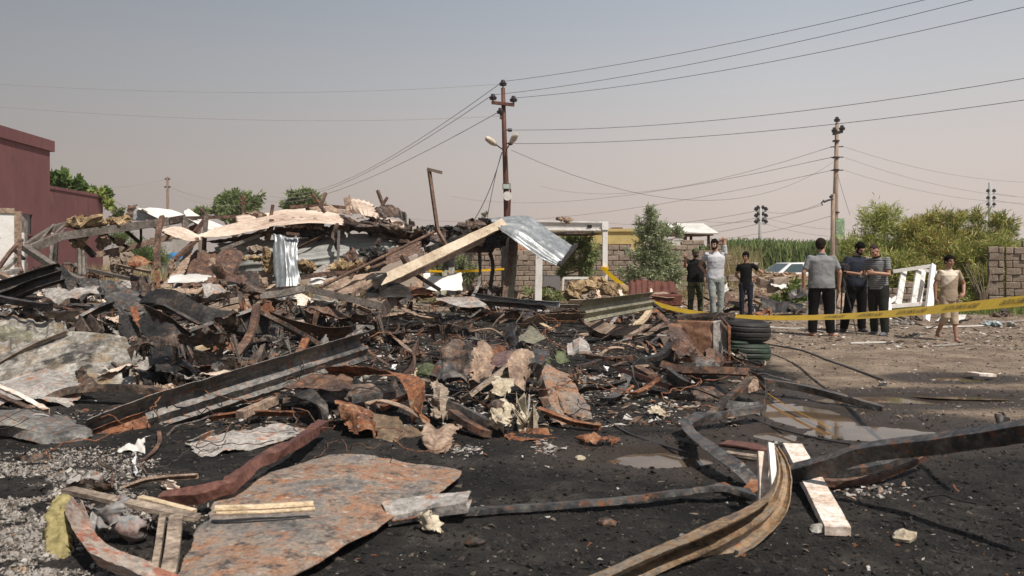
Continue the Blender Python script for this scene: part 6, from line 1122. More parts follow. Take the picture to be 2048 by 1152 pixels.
tr('leaning_upright', 'upright behind the right end of the long pinkish roof sheet', [(545, 440, 17.2), (534, 480, 17.0)], .09, 'box', m_brown)
tr('leaning_upright', 'short dark strut under the ridge by the scorched sheet', [(675, 448, 16.9), (665, 475, 16.7), (676, 500, 16.6)], .06, 'box', m_char, smooth=False)
S('slumped_roof_sheet', 'wide beige panel slumped along the left slope of the ridge', 'roof sheet', m_cream, [[(470, 440, 18.2), (540, 428, 18.6), (610, 420, 18.8)], [(480, 456, 17.9), (545, 446, 18.1), (615, 434, 18.3)]], ribs=('v', .16, .025), crumple=.04, folds=6)
S('slumped_roof_sheet', 'brown scorched panel hanging from the ridge above the hanging galvanised sheet', 'roof sheet', m_tanrust, [[(560, 446, 17.3), (620, 446, 17.3), (655, 452, 17.2)], [(575, 466, 17.1), (620, 470, 17), (650, 470, 17)]], ribs=('u', .14, .025), crumple=.05)
S('slumped_roof_sheet', 'dirty white panel end poking out below the long pinkish roof sheet', 'roof sheet', m_white, [[(430, 480, 17.3), (480, 470, 17.5), (520, 462, 17.6)], [(445, 494, 17.0), (490, 486, 17.2), (525, 478, 17.3)]], ribs=('v', .14, .025), crumple=.03)
S('slumped_roof_sheet', 'dark buckled panel filling the slope right of the crest', 'roof sheet', m_char, [[(770, 446, 17.3), (820, 456, 17.3), (880, 474, 17.2)], [(740, 470, 17), (800, 482, 16.9), (850, 492, 16.9)]], ribs=('v', .16, .03), crumple=.06)
S('slumped_roof_sheet', 'grey sheet edge showing in the burnt crust right of the crest', 'roof sheet', m_grplate, [[(800, 462, 17.1), (845, 460, 17.3), (880, 470, 17.3)], [(808, 470, 16.9), (850, 470, 17), (884, 478, 17)]], crumple=.04)
S('slumped_roof_sheet', 'maroon ribbed sheet sloping under the diagonal pipe', 'roof sheet', m_brown, [[(715, 520, 16.5), (780, 492, 16.8), (850, 478, 17)], [(700, 545, 16), (770, 528, 16.2), (845, 500, 16.6)]], ribs=('v', .14, .025), crumple=.04)
tr('under_beam', 'thin brown beam running just below the long cream box beam', [(775, 572, 14.6), (880, 522, 15.9), (965, 480, 16.9)], .08, 'C', m_tanrust)
tr('under_beam', 'thin pale beam lying behind the foot of the long cream box beam', [(700, 590, 14.6), (760, 560, 15.2), (835, 535, 15.9)], .07, 'box', m_tanrust)
for i_, (a_, b_, m_, l_) in enumerate([((440, 500, 16.4), (520, 470, 17), m_tbar, 'slim strut propping the long pinkish roof sheet'), ((590, 500, 16.6), (650, 470, 17), m_brown, 'slim strut crossing the grey cladding at its middle'), ((700, 560, 15.4), (760, 478, 16.8), m_char, 'dark strut leaning over the tub shaped casing'), ((455, 545, 15), (520, 585, 14.2), m_tbar, 'bent strut in front of the curled casings'), ((840, 470, 17), (915, 505, 16.8), m_dark, 'dark strut sloping right under the burnt crust'), ((640, 590, 14), (720, 600, 13.6), m_slate, 'grey bar lying before the brown leaning cladding'), ((180, 540, 16.5), (270, 560, 15.5), m_tbar, 'grey strut lying beyond the black casing at left'), ((230, 530, 17), (300, 545, 16.4), m_tanrust, 'tan lath on the rubble beneath the truss')]):
    tr('propped_strut', l_, [a_, b_], .06, ['box', 'L'][i_ % 2], m_)
# walls of the shed
S('side_cladding', 'large grey green ribbed cladding wall bulging behind the wreckage', 'cladding wall', m_wallsh, [[(425, 492, 17.2), (500, 478, 17.4), (600, 472, 17.5), (700, 462, 17.5), (760, 462, 17.4)], [(440, 530, 16.9), (500, 520, 16.7), (600, 512, 16.7), (700, 500, 16.8), (800, 495, 16.9)], [(450, 575, 16.8), (520, 572, 16.7), (610, 560, 16.7), (700, 555, 16.9), (760, 545, 17)]], ribs=('v', .17, .03), crumple=.04, folds=4, smooth=True, nmax=150)
S('side_cladding', 'upper grey sheets showing under the ridge', 'cladding wall', m_wallsh, [[(540, 452, 17.5), (640, 452, 17.5), (700, 466, 17.5)], [(540, 475, 17.5), (640, 474, 17.5), (705, 475, 17.5)]], ribs=('v', .15, .03), crumple=.03)
S('brown_ribbed_sheet', 'rust red ribbed sheet at the foot of the grey cladding', 'cladding sheet', m_tanrust, [[(512, 542, 16), (545, 540, 16.1)], [(514, 565, 15.7), (545, 568, 15.8)]], ribs=('v', .1, .025), crumple=.02)
S('brown_ribbed_sheet', 'maroon ribbed sheet leaning under the long pale beam', 'cladding sheet', m_brown, [[(790, 478, 17.2), (840, 462, 17.4), (850, 476, 17.2)], [(770, 510, 16.7), (820, 505, 16.7), (840, 488, 16.8)]], ribs=('v', .12, .025), crumple=.03)
S('brown_leaning_sheet', 'long brown sheet leaning up to the point of the beige roof sheet', 'cladding sheet', m_tanrust, [[(372, 492, 16.4), (388, 480, 16.6)], [(350, 535, 15.5), (372, 535, 15.5)], [(312, 572, 14.7), (328, 570, 14.7)]], crumple=.02)
S('brown_leaning_sheet', 'dark brown ribbed cladding in the shadow under the roof', 'cladding sheet', m_brown, [[(385, 495, 16.9), (420, 500, 16.9), (450, 510, 16.8)], [(360, 545, 16), (400, 540, 16), (455, 530, 16.2)], [(345, 572, 15.5), (390, 572, 15.5), (440, 565, 15.6)]], ribs=('u', .22, .04), crumple=.03)
S('brown_leaning_sheet', 'light brown ribbed piece right of the dark upright', 'cladding sheet', m_tanrust, [[(415, 512, 16.4), (435, 508, 16.5), (452, 518, 16.4)], [(412, 560, 15.8), (425, 560, 15.8), (440, 545, 15.9)]], ribs=('u', .14, .03), crumple=.02)
S('hanging_galvanised_sheet', 'bright galvanised ribbed sheet hanging upright in the middle of the wreckage', 'roof sheet', m_galv, [[(545, 462, 15.7), (572, 465, 15.75), (598, 468, 15.8)], [(538, 510, 15.55), (570, 512, 15.45), (600, 512, 15.6)], [(542, 560, 15.4), (572, 560, 15.3), (602, 558, 15.4)], [(552, 600, 15.2), (575, 602, 15.15), (602, 596, 15.3)]], ribs=('u', .10, .011), crumple=.03, folds=6, smooth=True)
tr('sheet_header', 'rusty header bar at the top of the hanging galvanised sheet', [(572, 466, 15.7), (598, 469, 15.8)], .05, 'box', m_brown)
wool('yellow wool mass left of the hanging galvanised sheet', 530, 520, 15.9, 12, 26, 5)
wool('dark topped wool shelf left of the hanging galvanised sheet', 508, 500, 16.1, 18, 8, 4, m_wood)
wool('yellow wool strip on the grey cladding', 490, 515, 16.4, 16, 5, 3)
wool('yellow wool behind the right edge of the hanging galvanised sheet', 615, 530, 16, 16, 13, 4)
wool('yellow wool fringe along the rusty diagonal pipe', 705, 535, 15.8, 36, 8, 6)
wool('yellow wool in the dark gap under the long pinkish roof sheet', 612, 448, 17.3, 14, 7, 4)
wool('black burnt wool lump below the ridge', 640, 470, 17.1, 28, 6, 4, m_dark)
wool('black crust of burnt roofing right of the leaning column', 905, 466, 17.5, 44, 8, 7, m_dark)
wool('black crust of burnt roofing left of the bright roof sheet', 955, 455, 17.6, 32, 9, 6, m_char)
wool('black crust hanging under the long pale beam', 940, 485, 17.3, 42, 9, 7, m_dark)
wool('black burnt lump right of the ridge', 850, 470, 17.2, 34, 7, 6, m_char)
wool('black burnt lump lying on the maroon ribbed sheet', 745, 505, 16.3, 22, 9, 5, m_dark)
wool('yellow brown wool at the right end of the ridge', 815, 462, 17.2, 9, 8, 3)
wool('dark layered roofing under the crest', 760, 452, 17.1, 44, 8, 7, m_char)
wool('tan wool on top of the container frame', 1128, 440, 23.4, 12, 4, 4, m_tanrust)
wool('brown topped wool tuft on the ridge left of the crest', 505, 428, 18.4, 16, 5, 4, m_tanrust)
# casings in front of shed
S('curled_dark_casing', 'tall dark curled casing rearing up in front of the grey cladding', 'crumpled casing', m_brown, [[(440, 516, 13.6), (462, 512, 13.8), (482, 526, 13.8)], [(436, 545, 13.2), (458, 542, 13), (470, 548, 13.2)], [(442, 570, 12.8), (462, 580, 12.5), (478, 585, 12.7)]], crumple=.05, folds=8)
S('curled_dark_casing', 'open black casing right of the tall curled one', 'crumpled casing', m_char, [[(470, 552, 13.4), (500, 540, 13.6), (518, 545, 13.5)], [(475, 575, 12.9), (500, 572, 12.8), (528, 575, 13)], [(490, 588, 12.6), (510, 588, 12.5), (534, 592, 12.6)]], crumple=.06, folds=8)
S('curled_dark_casing', 'twisted lower end of the tall curled casing', 'crumpled casing', m_char, [[(450, 580, 12.5), (475, 578, 12.4), (495, 590, 12.4)], [(456, 600, 12.2), (475, 605, 12.1), (482, 612, 12.1)]], crumple=.05, folds=8)
S('dark_tub', 'dark maroon tub shaped casing under the diagonal pipe', 'crumpled casing', m_brown, [[(682, 490, 15.9), (705, 475, 16.1), (730, 500, 16)], [(680, 515, 15.6), (705, 512, 15.4), (728, 515, 15.6)]], crumple=.05)
S('white_slab', 'thick white topped insulation slab lying left of the dark casings', 'panel slab', m_cleanw, [[(342, 561, 13.4), (380, 557, 13.6), (430, 558, 13.6)], [(326, 577, 12.6), (365, 578, 12.6), (405, 576, 12.7)]], crumple=.012, thick=.01)
S('white_slab', 'brown broken edge of the white topped slab', 'panel slab', m_tanrust, [[(326, 578, 12.58), (365, 579, 12.58), (405, 577, 12.68), (430, 562, 13.3)], [(328, 586, 12.5), (370, 588, 12.5), (395, 590, 12.6), (428, 572, 13.2)]], crumple=.02)
B('bent_steel_bar', 'long pale grey steel bar bent at an obtuse angle below the hanging sheet', 'steel bar', m_tbar, [(520, 592, 12.6), (560, 588, 12.7), (612, 577, 12.8), (660, 588, 12.6), (760, 612, 12.2)], prof='box', w=.10, h=.10, smooth=False, rolls=[.2, .2])
B('bent_steel_bar', 'thin bar above the left arm of the bent grey bar', 'steel bar', m_char, [(500, 590, 12.9), (560, 577, 13), (625, 574, 13)], prof='box', w=.05, h=.05)
# right part: pale beam, pipe, leaning column, bright sheet
B('long_pale_beam', 'long cream box beam sloping up toward the bright roof sheet', 'box beam', mat('cream box beam', [(.34, .25, .17), (.52, .42, .30), (.64, .54, .41), (.70, .62, .50)], 1.6, .6, 0, .2, [((.2, .12, .07), .34)], var=.3), [(752, 566, 14.2), (800, 545, 14.7), (900, 497, 15.8), (985, 457, 16.8), (1005, 446, 17.0)], prof='box', w=.16, h=.17, rolls=[.5, .45], dent=.018)
B('beam_end_plate', 'torn dark end plate of the long cream box beam', 'end plate', m_dark, [(745, 572, 14.1), (765, 558, 14.4)], prof='C', w=.2, h=.22, dent=.03)
tr('diagonal_pipe', 'long thin rust brown pipe crossing the wreckage diagonally', [(640, 575, 14.6), (700, 545, 15), (790, 502, 15.8), (873, 461, 16.6)], .055, 'tube', m_brown)
tr('leaning_column', 'tall thin leaning column rising alone into the sky', [(893, 492, 16.3), (875, 460, 16.5), (858, 338, 16.8)], .06, 'box', m_brown, smooth=False)
tr('leaning_column', 'short arm at the top of the tall leaning column', [(856, 338, 16.8), (883, 345, 16.6)], .06, 'box', m_wood)
tr('cross_cleat', 'rusty cleat strapped over the long cream box beam', [(806, 512, 15), (817, 532, 14.9)], .09, 'cap', m_brown)
S('bright_roof_sheet', 'bright galvanised roof sheet draped over the end of the cream beam', 'roof sheet', m_galv, [[(968, 438, 17.4), (1048, 431, 18.2), (1075, 440, 18.2), (1100, 458, 18), (1150, 492, 17.6)], [(985, 444, 17.0), (1040, 450, 17.0), (1072, 468, 16.9), (1105, 492, 16.7), (1130, 512, 16.6)], [(992, 452, 16.8), (1022, 472, 16.5), (1052, 494, 16.4), (1084, 516, 16.3), (1117, 532, 16.2)]], ribs=('v', .30, .035), crumple=.02, folds=4, smooth=True, thick=.006)
tr('sheet_edge_angle', 'dark notched angle along the lower right edge of the bright roof sheet', [(1152, 490, 17.6), (1135, 510, 16.9), (1118, 531, 16.2)], .07, 'L', m_dark)
tr('dark_rafter', 'dark rafter under the left side of the bright roof sheet', [(965, 440, 17.5), (1000, 446, 17.2)], .09, 'box', m_dark)
tr('dark_rafter', 'charred rafter sloping under the black crust', [(850, 500, 16.8), (915, 478, 17.1), (965, 462, 17.4)], .1, 'box', m_dark)
tr('dark_rafter', 'charred horizontal rafter above the burnt posts', [(855, 505, 17.4), (920, 500, 17.5), (985, 500, 17.5)], .11, 'box', m_char)
tr('dark_rafter', 'rafter joining the burnt posts to the bright sheet', [(978, 502, 17.5), (990, 480, 17.4), (1000, 450, 17.2)], .12, 'box', m_dark)
tr('dark_rafter', 'thin dark brace under the cream beam', [(820, 542, 15.4), (880, 580, 15.2)], .06, 'box', m_dark)
for i, (pts, w_, m_, l_) in enumerate([([(845, 520, 17), (840, 560, 16.8), (832, 595, 16.5)], .14, m_tanrust, 'thick flaking post left of the burnt doorway'), ([(893, 508, 17.5), (890, 550, 17.3), (888, 592, 17)], .10, m_olive, 'left of two close burnt posts behind the wreckage'), ([(903, 508, 17.5), (904, 590, 17)], .11, m_grplate, 'right of two close burnt posts behind the wreckage'),
        ([(958, 505, 17.4), (960, 550, 17.2), (955, 575, 17), (945, 592, 16.9)], .06, m_slate, 'thin bowed strip post left of the brown pole'), ([(980, 505, 17.4), (986, 530, 17.3), (983, 560, 17.2), (978, 590, 17)], .08, m_dark, 'thin black bowed post nearest the brown pole'),
        ([(1024, 478, 17.2), (1018, 540, 17), (1008, 600, 16.8)], .10, m_brown, 'brown angled post in front of the brown pole'), ([(1030, 480, 17.3), (1027, 540, 17.2), (1020, 600, 17)], .12, m_olive, 'grey flaking post beside the brown pole')]):
    tr('burnt_post', l_, pts, w_, 'cap' if i not in (0, 3, 4) else 'flat', m_, up=(0, 1, 0), rolls=[PI, PI], dent=.02)
S('white_leaf_sheet', 'white crumpled sheet standing behind the end of the cream beam', 'metal sheet', m_cleanw, [[(845, 548, 16), (925, 540, 16.4)], [(850, 580, 15.6), (925, 585, 15.8)]], crumple=.06, folds=8)
S('dark_vault_sheet', 'dark humped sheet in front of the cream beam end', 'metal sheet', m_dark, [[(730, 582, 14.4), (770, 562, 14.7), (820, 575, 14.8)], [(728, 595, 13.9), (770, 592, 13.8), (828, 595, 14)]], crumple=.03, smooth=True)
S('mid_cladding', 'brown cladding leaning below the diagonal pipe', 'cladding sheet', m_tanrust, [[(640, 560, 15.2), (700, 545, 15.6), (750, 540, 15.7)], [(650, 590, 14.8), (700, 585, 14.8), (745, 578, 15)]], crumple=.05, ribs=('v', .2, .03))
S('mid_cladding', 'pale grey flap of cladding with brown top in the middle', 'cladding sheet', m_grplate, [[(630, 530, 15.9), (660, 520, 16.1), (700, 520, 16.1)], [(622, 548, 15.6), (650, 548, 15.6), (672, 546, 15.6)]], crumple=.03)
S('mid_cladding', 'white sheet lying under the wreckage right of the hanging sheet', 'cladding sheet', m_cleanw, [[(620, 550, 15.7), (665, 555, 15.7), (690, 560, 15.6)], [(618, 572, 15.2), (655, 572, 15.2), (700, 570, 15.2)]], crumple=.03)
tr('cross_bar', 'dark bar below the brown topped grey flap', [(602, 555, 15.3), (650, 548, 15.4), (700, 545, 15.5)], .08, 'box', m_brown)
# ================================================================ MIDDLE GROUND DEBRIS (flat, far)
S('ash_white_sheet', 'large ash white sheet lying right of the vaulted sheet', 'metal sheet', m_grplate, [[(868, 590, 15.6), (905, 586, 15.8), (960, 594, 15.6)], [(872, 600, 14.8), (925, 606, 14.6), (985, 612, 14.4)]], crumple=.06)
S('rusty_rolled_sheet', 'orange rolled sheet behind the ash white sheet', 'metal sheet', m_rust, [[(790, 590, 15.8), (830, 587, 16), (870, 588, 16)], [(790, 602, 15.1), (830, 602, 15), (875, 598, 15.3)]], crumple=.05)
B('long_dull_beam', 'long dull green beam end lying in the middle distance at right', 'steel beam', m_olive, [(1170, 625, 13.3), (1230, 615, 13.8), (1308, 602, 14.6)], prof='W', w=.14, h=.30, rolls=[.5, .4], dent=.01, scales=[1.1, .85])
B('long_dull_beam', 'pale sheet edge lying over the dull green beam', 'metal sheet', m_cream, [(1135, 607, 15), (1220, 604, 15.2), (1300, 600, 15.3)], prof='flat', w=.3, rolls=[.5, .4], dent=.02)
B('long_dull_beam', 'pale grey sheet strip in front of the mineral wool bales', 'metal sheet', m_grplate, [(1120, 612, 14.6), (1200, 612, 14.6), (1280, 606, 15)], prof='flat', w=.22, rolls=[.3, .3], dent=.03)
B('grey_strip_pair', 'long light grey strip from the burnt posts to the peeling post', 'metal strip', m_galv, [(945, 590, 16.6), (1010, 600, 15.6), (1070, 606, 15.2), (1120, 608, 15.2)], prof='L', w=.12, h=.06, rolls=[.5, .3], dent=.02)
B('grey_strip_pair', 'second light grey strip in front of the first', 'metal strip', m_slate, [(930, 600, 15.4), (1000, 608, 14.8), (1090, 615, 14.4)], prof='L', w=.14, h=.05, rolls=[.5, .3], dent=.02)
B('wavy_brown_strip', 'brown strip with a raised left tip in the middle distance', 'metal strip', m_brown, [(1000, 640, .08), (1030, 628, .18), (1080, 632, .12), (1168, 622, .22)], prof='L', w=.14, h=.1, rolls=[.6, .5], dent=.03)
B('wavy_brown_strip', 'wide pinkish wavy strip below the brown strip', 'metal strip', m_tanrust, [(1040, 652, .05), (1075, 640, .14), (1120, 636, .12), (1170, 634, .14)], prof='flat', w=.34, rolls=[.8, .7, .5], dent=.03)
B('wavy_brown_strip', 'wide brown burnt strip curling up near the open box', 'metal strip', mat('brown felted strip', [(.08, .055, .04), (.20, .145, .11), (.33, .25, .19), (.38, .30, .24)], 5, .9, 0, .6, stretch=(1, 2, 1)), [(1175, 642, .22), (1205, 660, .12), (1240, 668, .08), (1285, 665, .10), (1330, 668, .12), (1350, 690, .12)], prof='cap', w=.16, h=.24, rolls=[1.2, .9, .8, .8, .8], dent=.03)
B('wavy_brown_strip', 'narrow rust red strip between the wavy strips', 'metal strip', m_red, [(1135, 642, .10), (1175, 652, .06), (1210, 668, .05)], prof='flat', w=.1, rolls=[.5, .3], dent=.02)
B('tan_stub', 'tan splintered stub pointing right in the middle distance', 'timber', m_lwood, [(1262, 655, .05), (1285, 640, .14), (1300, 620, .30)], prof='box', w=.10, h=.08, dent=.02)
B('tan_stub', 'small tan lath left of the wavy strips', 'timber', m_lwood, [(1082, 648, .08), (1108, 662, .04)], prof='box', w=.09, h=.04)
B('tan_stub', 'short brown lath under the wavy strips', 'timber', m_tanrust, [(1160, 672, .03), (1200, 658, .08)], prof='box', w=.10, h=.05)
B('ochre_flat_bar', 'ochre yellow flat bar lying left of the bare black ground', 'flat bar', m_olive, [(735, 655, .16), (770, 662, .12), (812, 682, .05)], prof='flat', w=.2, rolls=[.5, .4], dent=.02)
B('ochre_flat_bar', 'brown flat bar falling toward the green tarpaulin', 'flat bar', m_tanrust, [(790, 675, .10), (812, 695, .06), (822, 705, .05)], prof='flat', w=.16, rolls=[.5, .4], dent=.02)
B('upright_board', 'flat reddish board leaning beside the green tarpaulin', 'board', m_brown, [(836, 690, .10), (825, 722, .12), (815, 752, .08)], prof='box', w=.15, h=.03, up=(0, 1, 0), dent=.01)
B('crossed_scraps', 'curved bronze strip hooking up in the middle left', 'metal strip', m_tanrust, [(785, 598, 14.6), (800, 615, 14.2), (830, 632, 13.6), (862, 640, 13)], prof='L', w=.10, h=.06, dent=.03)
B('crossed_scraps', 'dark crossed plates at the top of the bronze strip', 'metal strip', m_char, [(765, 625, 13.4), (778, 608, 13.9), (790, 595, 14.3)], prof='flat', w=.22, up=(0, 1, 0), rolls=[2, 2.4], dent=.02)
B('crossed_scraps', 'thin dark rod leaning right above the ochre bar', 'metal rod', m_dark, [(658, 612, 13.2), (680, 632, 12.7), (707, 656, 12.2)], prof='box', w=.06, dent=.004)
B('crossed_scraps', 'olive curved strip at the foot of the bronze strip', 'metal strip', m_olive, [(800, 640, .10), (830, 648, .08), (865, 642, .12)], prof='L', w=.07, h=.05, dent=.02)
S('ashen_sheet', 'white ashen crumpled sheet under the bent grey bar', 'metal sheet', m_white, [[(620, 602, 13.4), (650, 592, 13.8), (690, 600, 13.7)], [(625, 625, 12.6), (655, 620, 12.6), (680, 625, 12.6)]], crumple=.08, folds=12, jag=.2)
S('ashen_sheet', 'pale pinkish crumpled sheet left of the white ashen one', 'metal sheet', m_pinkw, [[(585, 596, 13.6), (610, 588, 13.9), (640, 592, 13.8)], [(590, 608, 13), (615, 606, 13), (640, 605, 13)]], crumple=.06, folds=12, jag=.2)
S('ashen_sheet', 'rust pink sheet right of the left dark casings', 'metal sheet', m_rust, [[(495, 600, 12.6), (530, 592, 12.8), (560, 600, 12.8)], [(475, 622, 11.9), (520, 625, 11.8), (550, 622, 11.8)]], crumple=.04, jag=.15)
S('ashen_sheet', 'pale ash sheet in front of the twisted casing end', 'metal sheet', m_grplate, [[(395, 600, 12.4), (430, 595, 12.6), (455, 602, 12.4)], [(400, 612, 11.9), (440, 615, 11.8), (470, 612, 11.9)]], crumple=.05, jag=.15)
B('grey_timber_pair', 'grey timber pair lying below the twisted casing end', 'timber', m_wood, [(395, 625, 11.6), (440, 610, 12), (478, 602, 12.1)], prof='box', w=.14, h=.08, rolls=[.3, .3], dent=.02)
B('grey_timber_pair', 'second timber beside the grey pair', 'timber', m_tanrust, [(420, 628, 11.5), (455, 618, 11.7), (478, 612, 11.8)], prof='box', w=.07, h=.05, dent=.01)
B('layered_laths', 'stack of flat rusty laths left of the ochre bar', 'lath stack', m_brown, [(620, 640, .12), (680, 645, .12), (740, 642, .14)], prof='hat', w=.3, h=.06, dent=.03)
B('layered_laths', 'orange red lath at the back of the lath stack', 'lath', m_rust, [(650, 636, .22), (700, 640, .18), (745, 638, .2)], prof='box', w=.12, h=.05, dent=.02)
B('layered_laths', 'ash white log left of the lath stack', 'timber', m_grplate, [(590, 648, .20), (640, 640, .24), (690, 640, .22)], prof='tube', w=.12, h=.10, dent=.03)
# right background: wool bales, white box, frames, rusty panel seat
wool('big yellow brown mineral wool bale left part, with a scorched hollow', 1180, 582, 21.5, 34, 22, 6)
wool('big yellow brown mineral wool bale right part, torn and scorched', 1245, 586, 21.3, 40, 20, 6)
wool('scorched black lump in front of the wool bales', 1185, 598, 20.9, 16, 10, 3, m_wood)
wool('scorched brown lump in front of the right wool bale', 1258, 598, 20.7, 18, 8, 3, m_wood)
for i, (px, l_) in enumerate([(1195, 'white torn strip hanging on the left wool bale'), (1300, 'white torn strip at the right end of the wool bales'), (1240, 'pale torn shard leaning on the right wool bale')]):
    S('torn_strip', l_, 'strip', m_pinkw, [[(px-4, 577, 20.6), (px+4, 577, 20.6)], [(px+2, 603, 20.3), (px+10, 602, 20.3)]], crumple=.03, jag=.2)
r = empty('white_box', (xl(1105, 24.5), 24.5, 0), 'white metal box standing against the block wall behind the peeling post', 'metal box')
q = MB().box((xl(1087, 24.5), 24.5, 0), (xl(1120, 24.5), 25, D(0, 552, 24.5).z)).build('body', m_cleanw, r); q.location -= V(r.location); bevel(q, .02)
r = empty('window_frame', (xl(1160, 23), 23, 0), 'white empty window frame standing behind the wool bales', 'window frame'); mb = MB()
a_ = [D(1127, 556, 23), D(1192, 556, 23), D(1191, 586, 23), D(1125, 590, 23)]
for i in range(4): mb.bar(a_[i], a_[(i+1) % 4], .05, .06)
child(mb, 'frame_bars', m_post, r)
r = empty('rusty_bench_casing', (xl(1310, 19.8), 19.8, 0), 'rust red corrugated backrest and low box beside the man in the cap', 'rusty casing'); mm = mat('deep rust red', [(.06, .018, .012), (.10, .03, .02), (.15, .05, .032), (.22, .09, .06)], 3, .75, .1, .4)
def lq(o): o.parent = r; o.location -= V(r.location)
lq(sheet('back_panel', [[(1256, 560, 20.8), (1300, 559, 20.8), (1352, 562, 20.8)], [(1258, 592, 20.4), (1300, 592, 20.4), (1356, 590, 20.4)]], mm, ribs=('u', .16, .03), crumple=.015, thick=.02))
b_ = MB().box((D(1302, 0, 19.8).x, 19.8, .25), (D(1364, 0, 19.8).x, 20.5, D(0, 589, 19.8).z)); o = b_.build('seat_box', mm); bevel(o, .03, 2); lq(o)
lq(sheet('seat_cover', [[(1300, 587, 20.5), (1330, 584, 20.5), (1364, 588, 20.5)], [(1300, 593, 19.75), (1330, 592, 19.75), (1366, 594, 19.75)]], m_tanrust, crumple=.03))
# yard debris behind the people
S('yard_sheet', 'long brown sheet sloping down behind the boy in black', 'metal sheet', m_brown, [[(1508, 572, 20.6), (1545, 588, 20.2), (1588, 600, 19.8)], [(1512, 585, 20), (1545, 606, 19.4), (1585, 614, 19.2)]], crumple=.05)
S('yard_sheet', 'dark sheet folded under the long brown sheet', 'metal sheet', m_dark, [[(1515, 595, 19.8), (1560, 606, 19.6), (1614, 612, 19.6)], [(1525, 610, 19.2), (1560, 622, 19.0), (1614, 630, 18.9)]], crumple=.06)
S('yard_sheet', 'grey ash sheet at the left foot of the long brown sheet', 'metal sheet', m_grplate, [[(1508, 592, 19.8), (1540, 600, 19.7)], [(1500, 625, 19.0), (1565, 632, 18.8)]], crumple=.05)
S('yard_sheet', 'orange scraps sheet beside the legs of the boy in black', 'metal sheet', m_rust, [[(1505, 622, 18.9), (1545, 618, 19)], [(1500, 632, 18.4), (1552, 634, 18.3)]], crumple=.08, folds=14, jag=.3)
S('yard_sheet', 'dark grey sheet behind the man in grey', 'metal sheet', m_slate, [[(1575, 588, 20.4), (1600, 582, 20.5), (1625, 585, 20.4)], [(1580, 602, 19.8), (1600, 604, 19.6), (1625, 604, 19.7)]], crumple=.05)
S('yard_sheet', 'white sheet lying behind the dark grey sheet', 'metal sheet', m_cleanw, [[(1540, 582, 21.5), (1578, 580, 21.6)], [(1545, 588, 21), (1570, 590, 21)]], crumple=.03)
S('yard_sheet', 'tan orange sheet between the man in grey and the man in navy', 'metal sheet', m_tanrust, [[(1672, 592, 20), (1695, 588, 20.2)], [(1668, 612, 19.2), (1690, 622, 19)]], crumple=.03)
S('yard_sheet', 'wide brown sheet left of the boy in black', 'metal sheet', m_brown, [[(1440, 600, 20.5), (1480, 610, 20), (1500, 625, 19.6)], [(1442, 612, 19.8), (1475, 625, 19.2), (1498, 634, 19)]], crumple=.05)
S('yard_sheet', 'pale broken board leaning behind the man with raised arm', 'board', m_cleanw, [[(1440, 578, 21.4), (1457, 568, 21.6)], [(1443, 588, 21), (1458, 582, 21)]], crumple=.01)
S('yard_sheet', 'light tan board flat behind the boy in black', 'board', m_tanrust, [[(1460, 580, 21.4), (1490, 588, 21)], [(1452, 592, 20.6), (1480, 598, 20.2)]], crumple=.04)
S('yard_sheet', 'flat white board lying beside the walking boy', 'board', m_cleanw, [[(1885, 630, .07), (1935, 628, .07)], [(1870, 641, .05), (1926, 642, .05)]], crumple=.005)
for i, (a_, b_, l_) in enumerate([((1700, 686, .02), (1770, 684, .02), 'white scrap line in front of the man in navy'), ((1860, 692, .02), (1925, 688, .02), 'thin pale lath in front of the walking boy'), ((1540, 655, .02), (1600, 657, .02), 'pale lath on the yard left of the man in grey'), ((1620, 660, .02), (1650, 664, .02), 'thin rod near the sandals of the man in grey'), ((1850, 655, .03), (1990, 650, .03), 'long pale batten lying before the right wall'), ((1960, 647, .03), (2060, 640, .03), 'pale batten at the right edge of the yard')]):
    B('ground_lath', l_, 'lath', m_grplate if i % 2 else m_cleanw, [a_, b_], prof='box', w=.06, h=.02, dent=.01)
wool('white crumpled litter in front of the white frame', 1805, 647, 17.6, 20, 5, 5, m_white)
wool('dark soft bundle on the yard beside the striped man', 1830, 640, 18.5, 8, 8, 3, m_char)
wool('pale blue cloth on the ground at right', 1990, 648, 17, 14, 3, 4, plain('pale blue cloth', (.45, .55, .58), .8))
wool('white litter near the right edge of the yard', 2020, 648, 17, 10, 3, 4, m_white)
wool('black lump and scraps in front of the striped man', 1810, 675, 15, 20, 2.6, 5, m_dark)  # low flattened dark blobs spread on the yard
wool('black bin bag heap by the right wall', 2005, 632, 19, 14, 10, 4, m_char)
B('shadow_rod', 'thin dark rod as wire shadow across the tan yard', 'cable', m_iron, [(1528, 688, .01), (1600, 700, .01), (1660, 722, .01), (1725, 745, .01), (1765, 760, .01)], prof='tube', w=.03, dent=.002)  # dark rod stands in for the shadow cast by an overhead wire
# concrete chunks of the broken wall
def block(label, px, py, Y, s_, rz, m_=None): 
    c_ = D(px, py, Y); mb = MB(); M_ = Matrix.Translation(c_) @ Matrix.Rotation(rz, 4, 'Z') @ Matrix.Rotation(.4*math.sin(px), 4, 'Y')
    mb.box((-.2*s_, -.1*s_, -.09*s_), (.2*s_, .1*s_, .09*s_), M=M_, jit=.02); return tag(bevel(mb.build('broken_block', m_ or m_block), .015), label, 'concrete block')
for i, (x_, y_, l_) in enumerate([(1470, 556, 'topmost loose block at the broken wall end'), (1492, 575, 'tilted block in the rubble behind the boy in black'), (1530, 568, 'grey tilted block on the left of the dirt mound'), (1548, 575, 'block leaning on the dirt mound'), (1515, 560, 'small block high on the mound'), (1558, 562, 'block at the crest of the mound'), (1500, 552, 'block lying behind the sheets near the wall end')]): block(l_, x_, y_, 24.5-.1*i, 1.1, i*1.3)
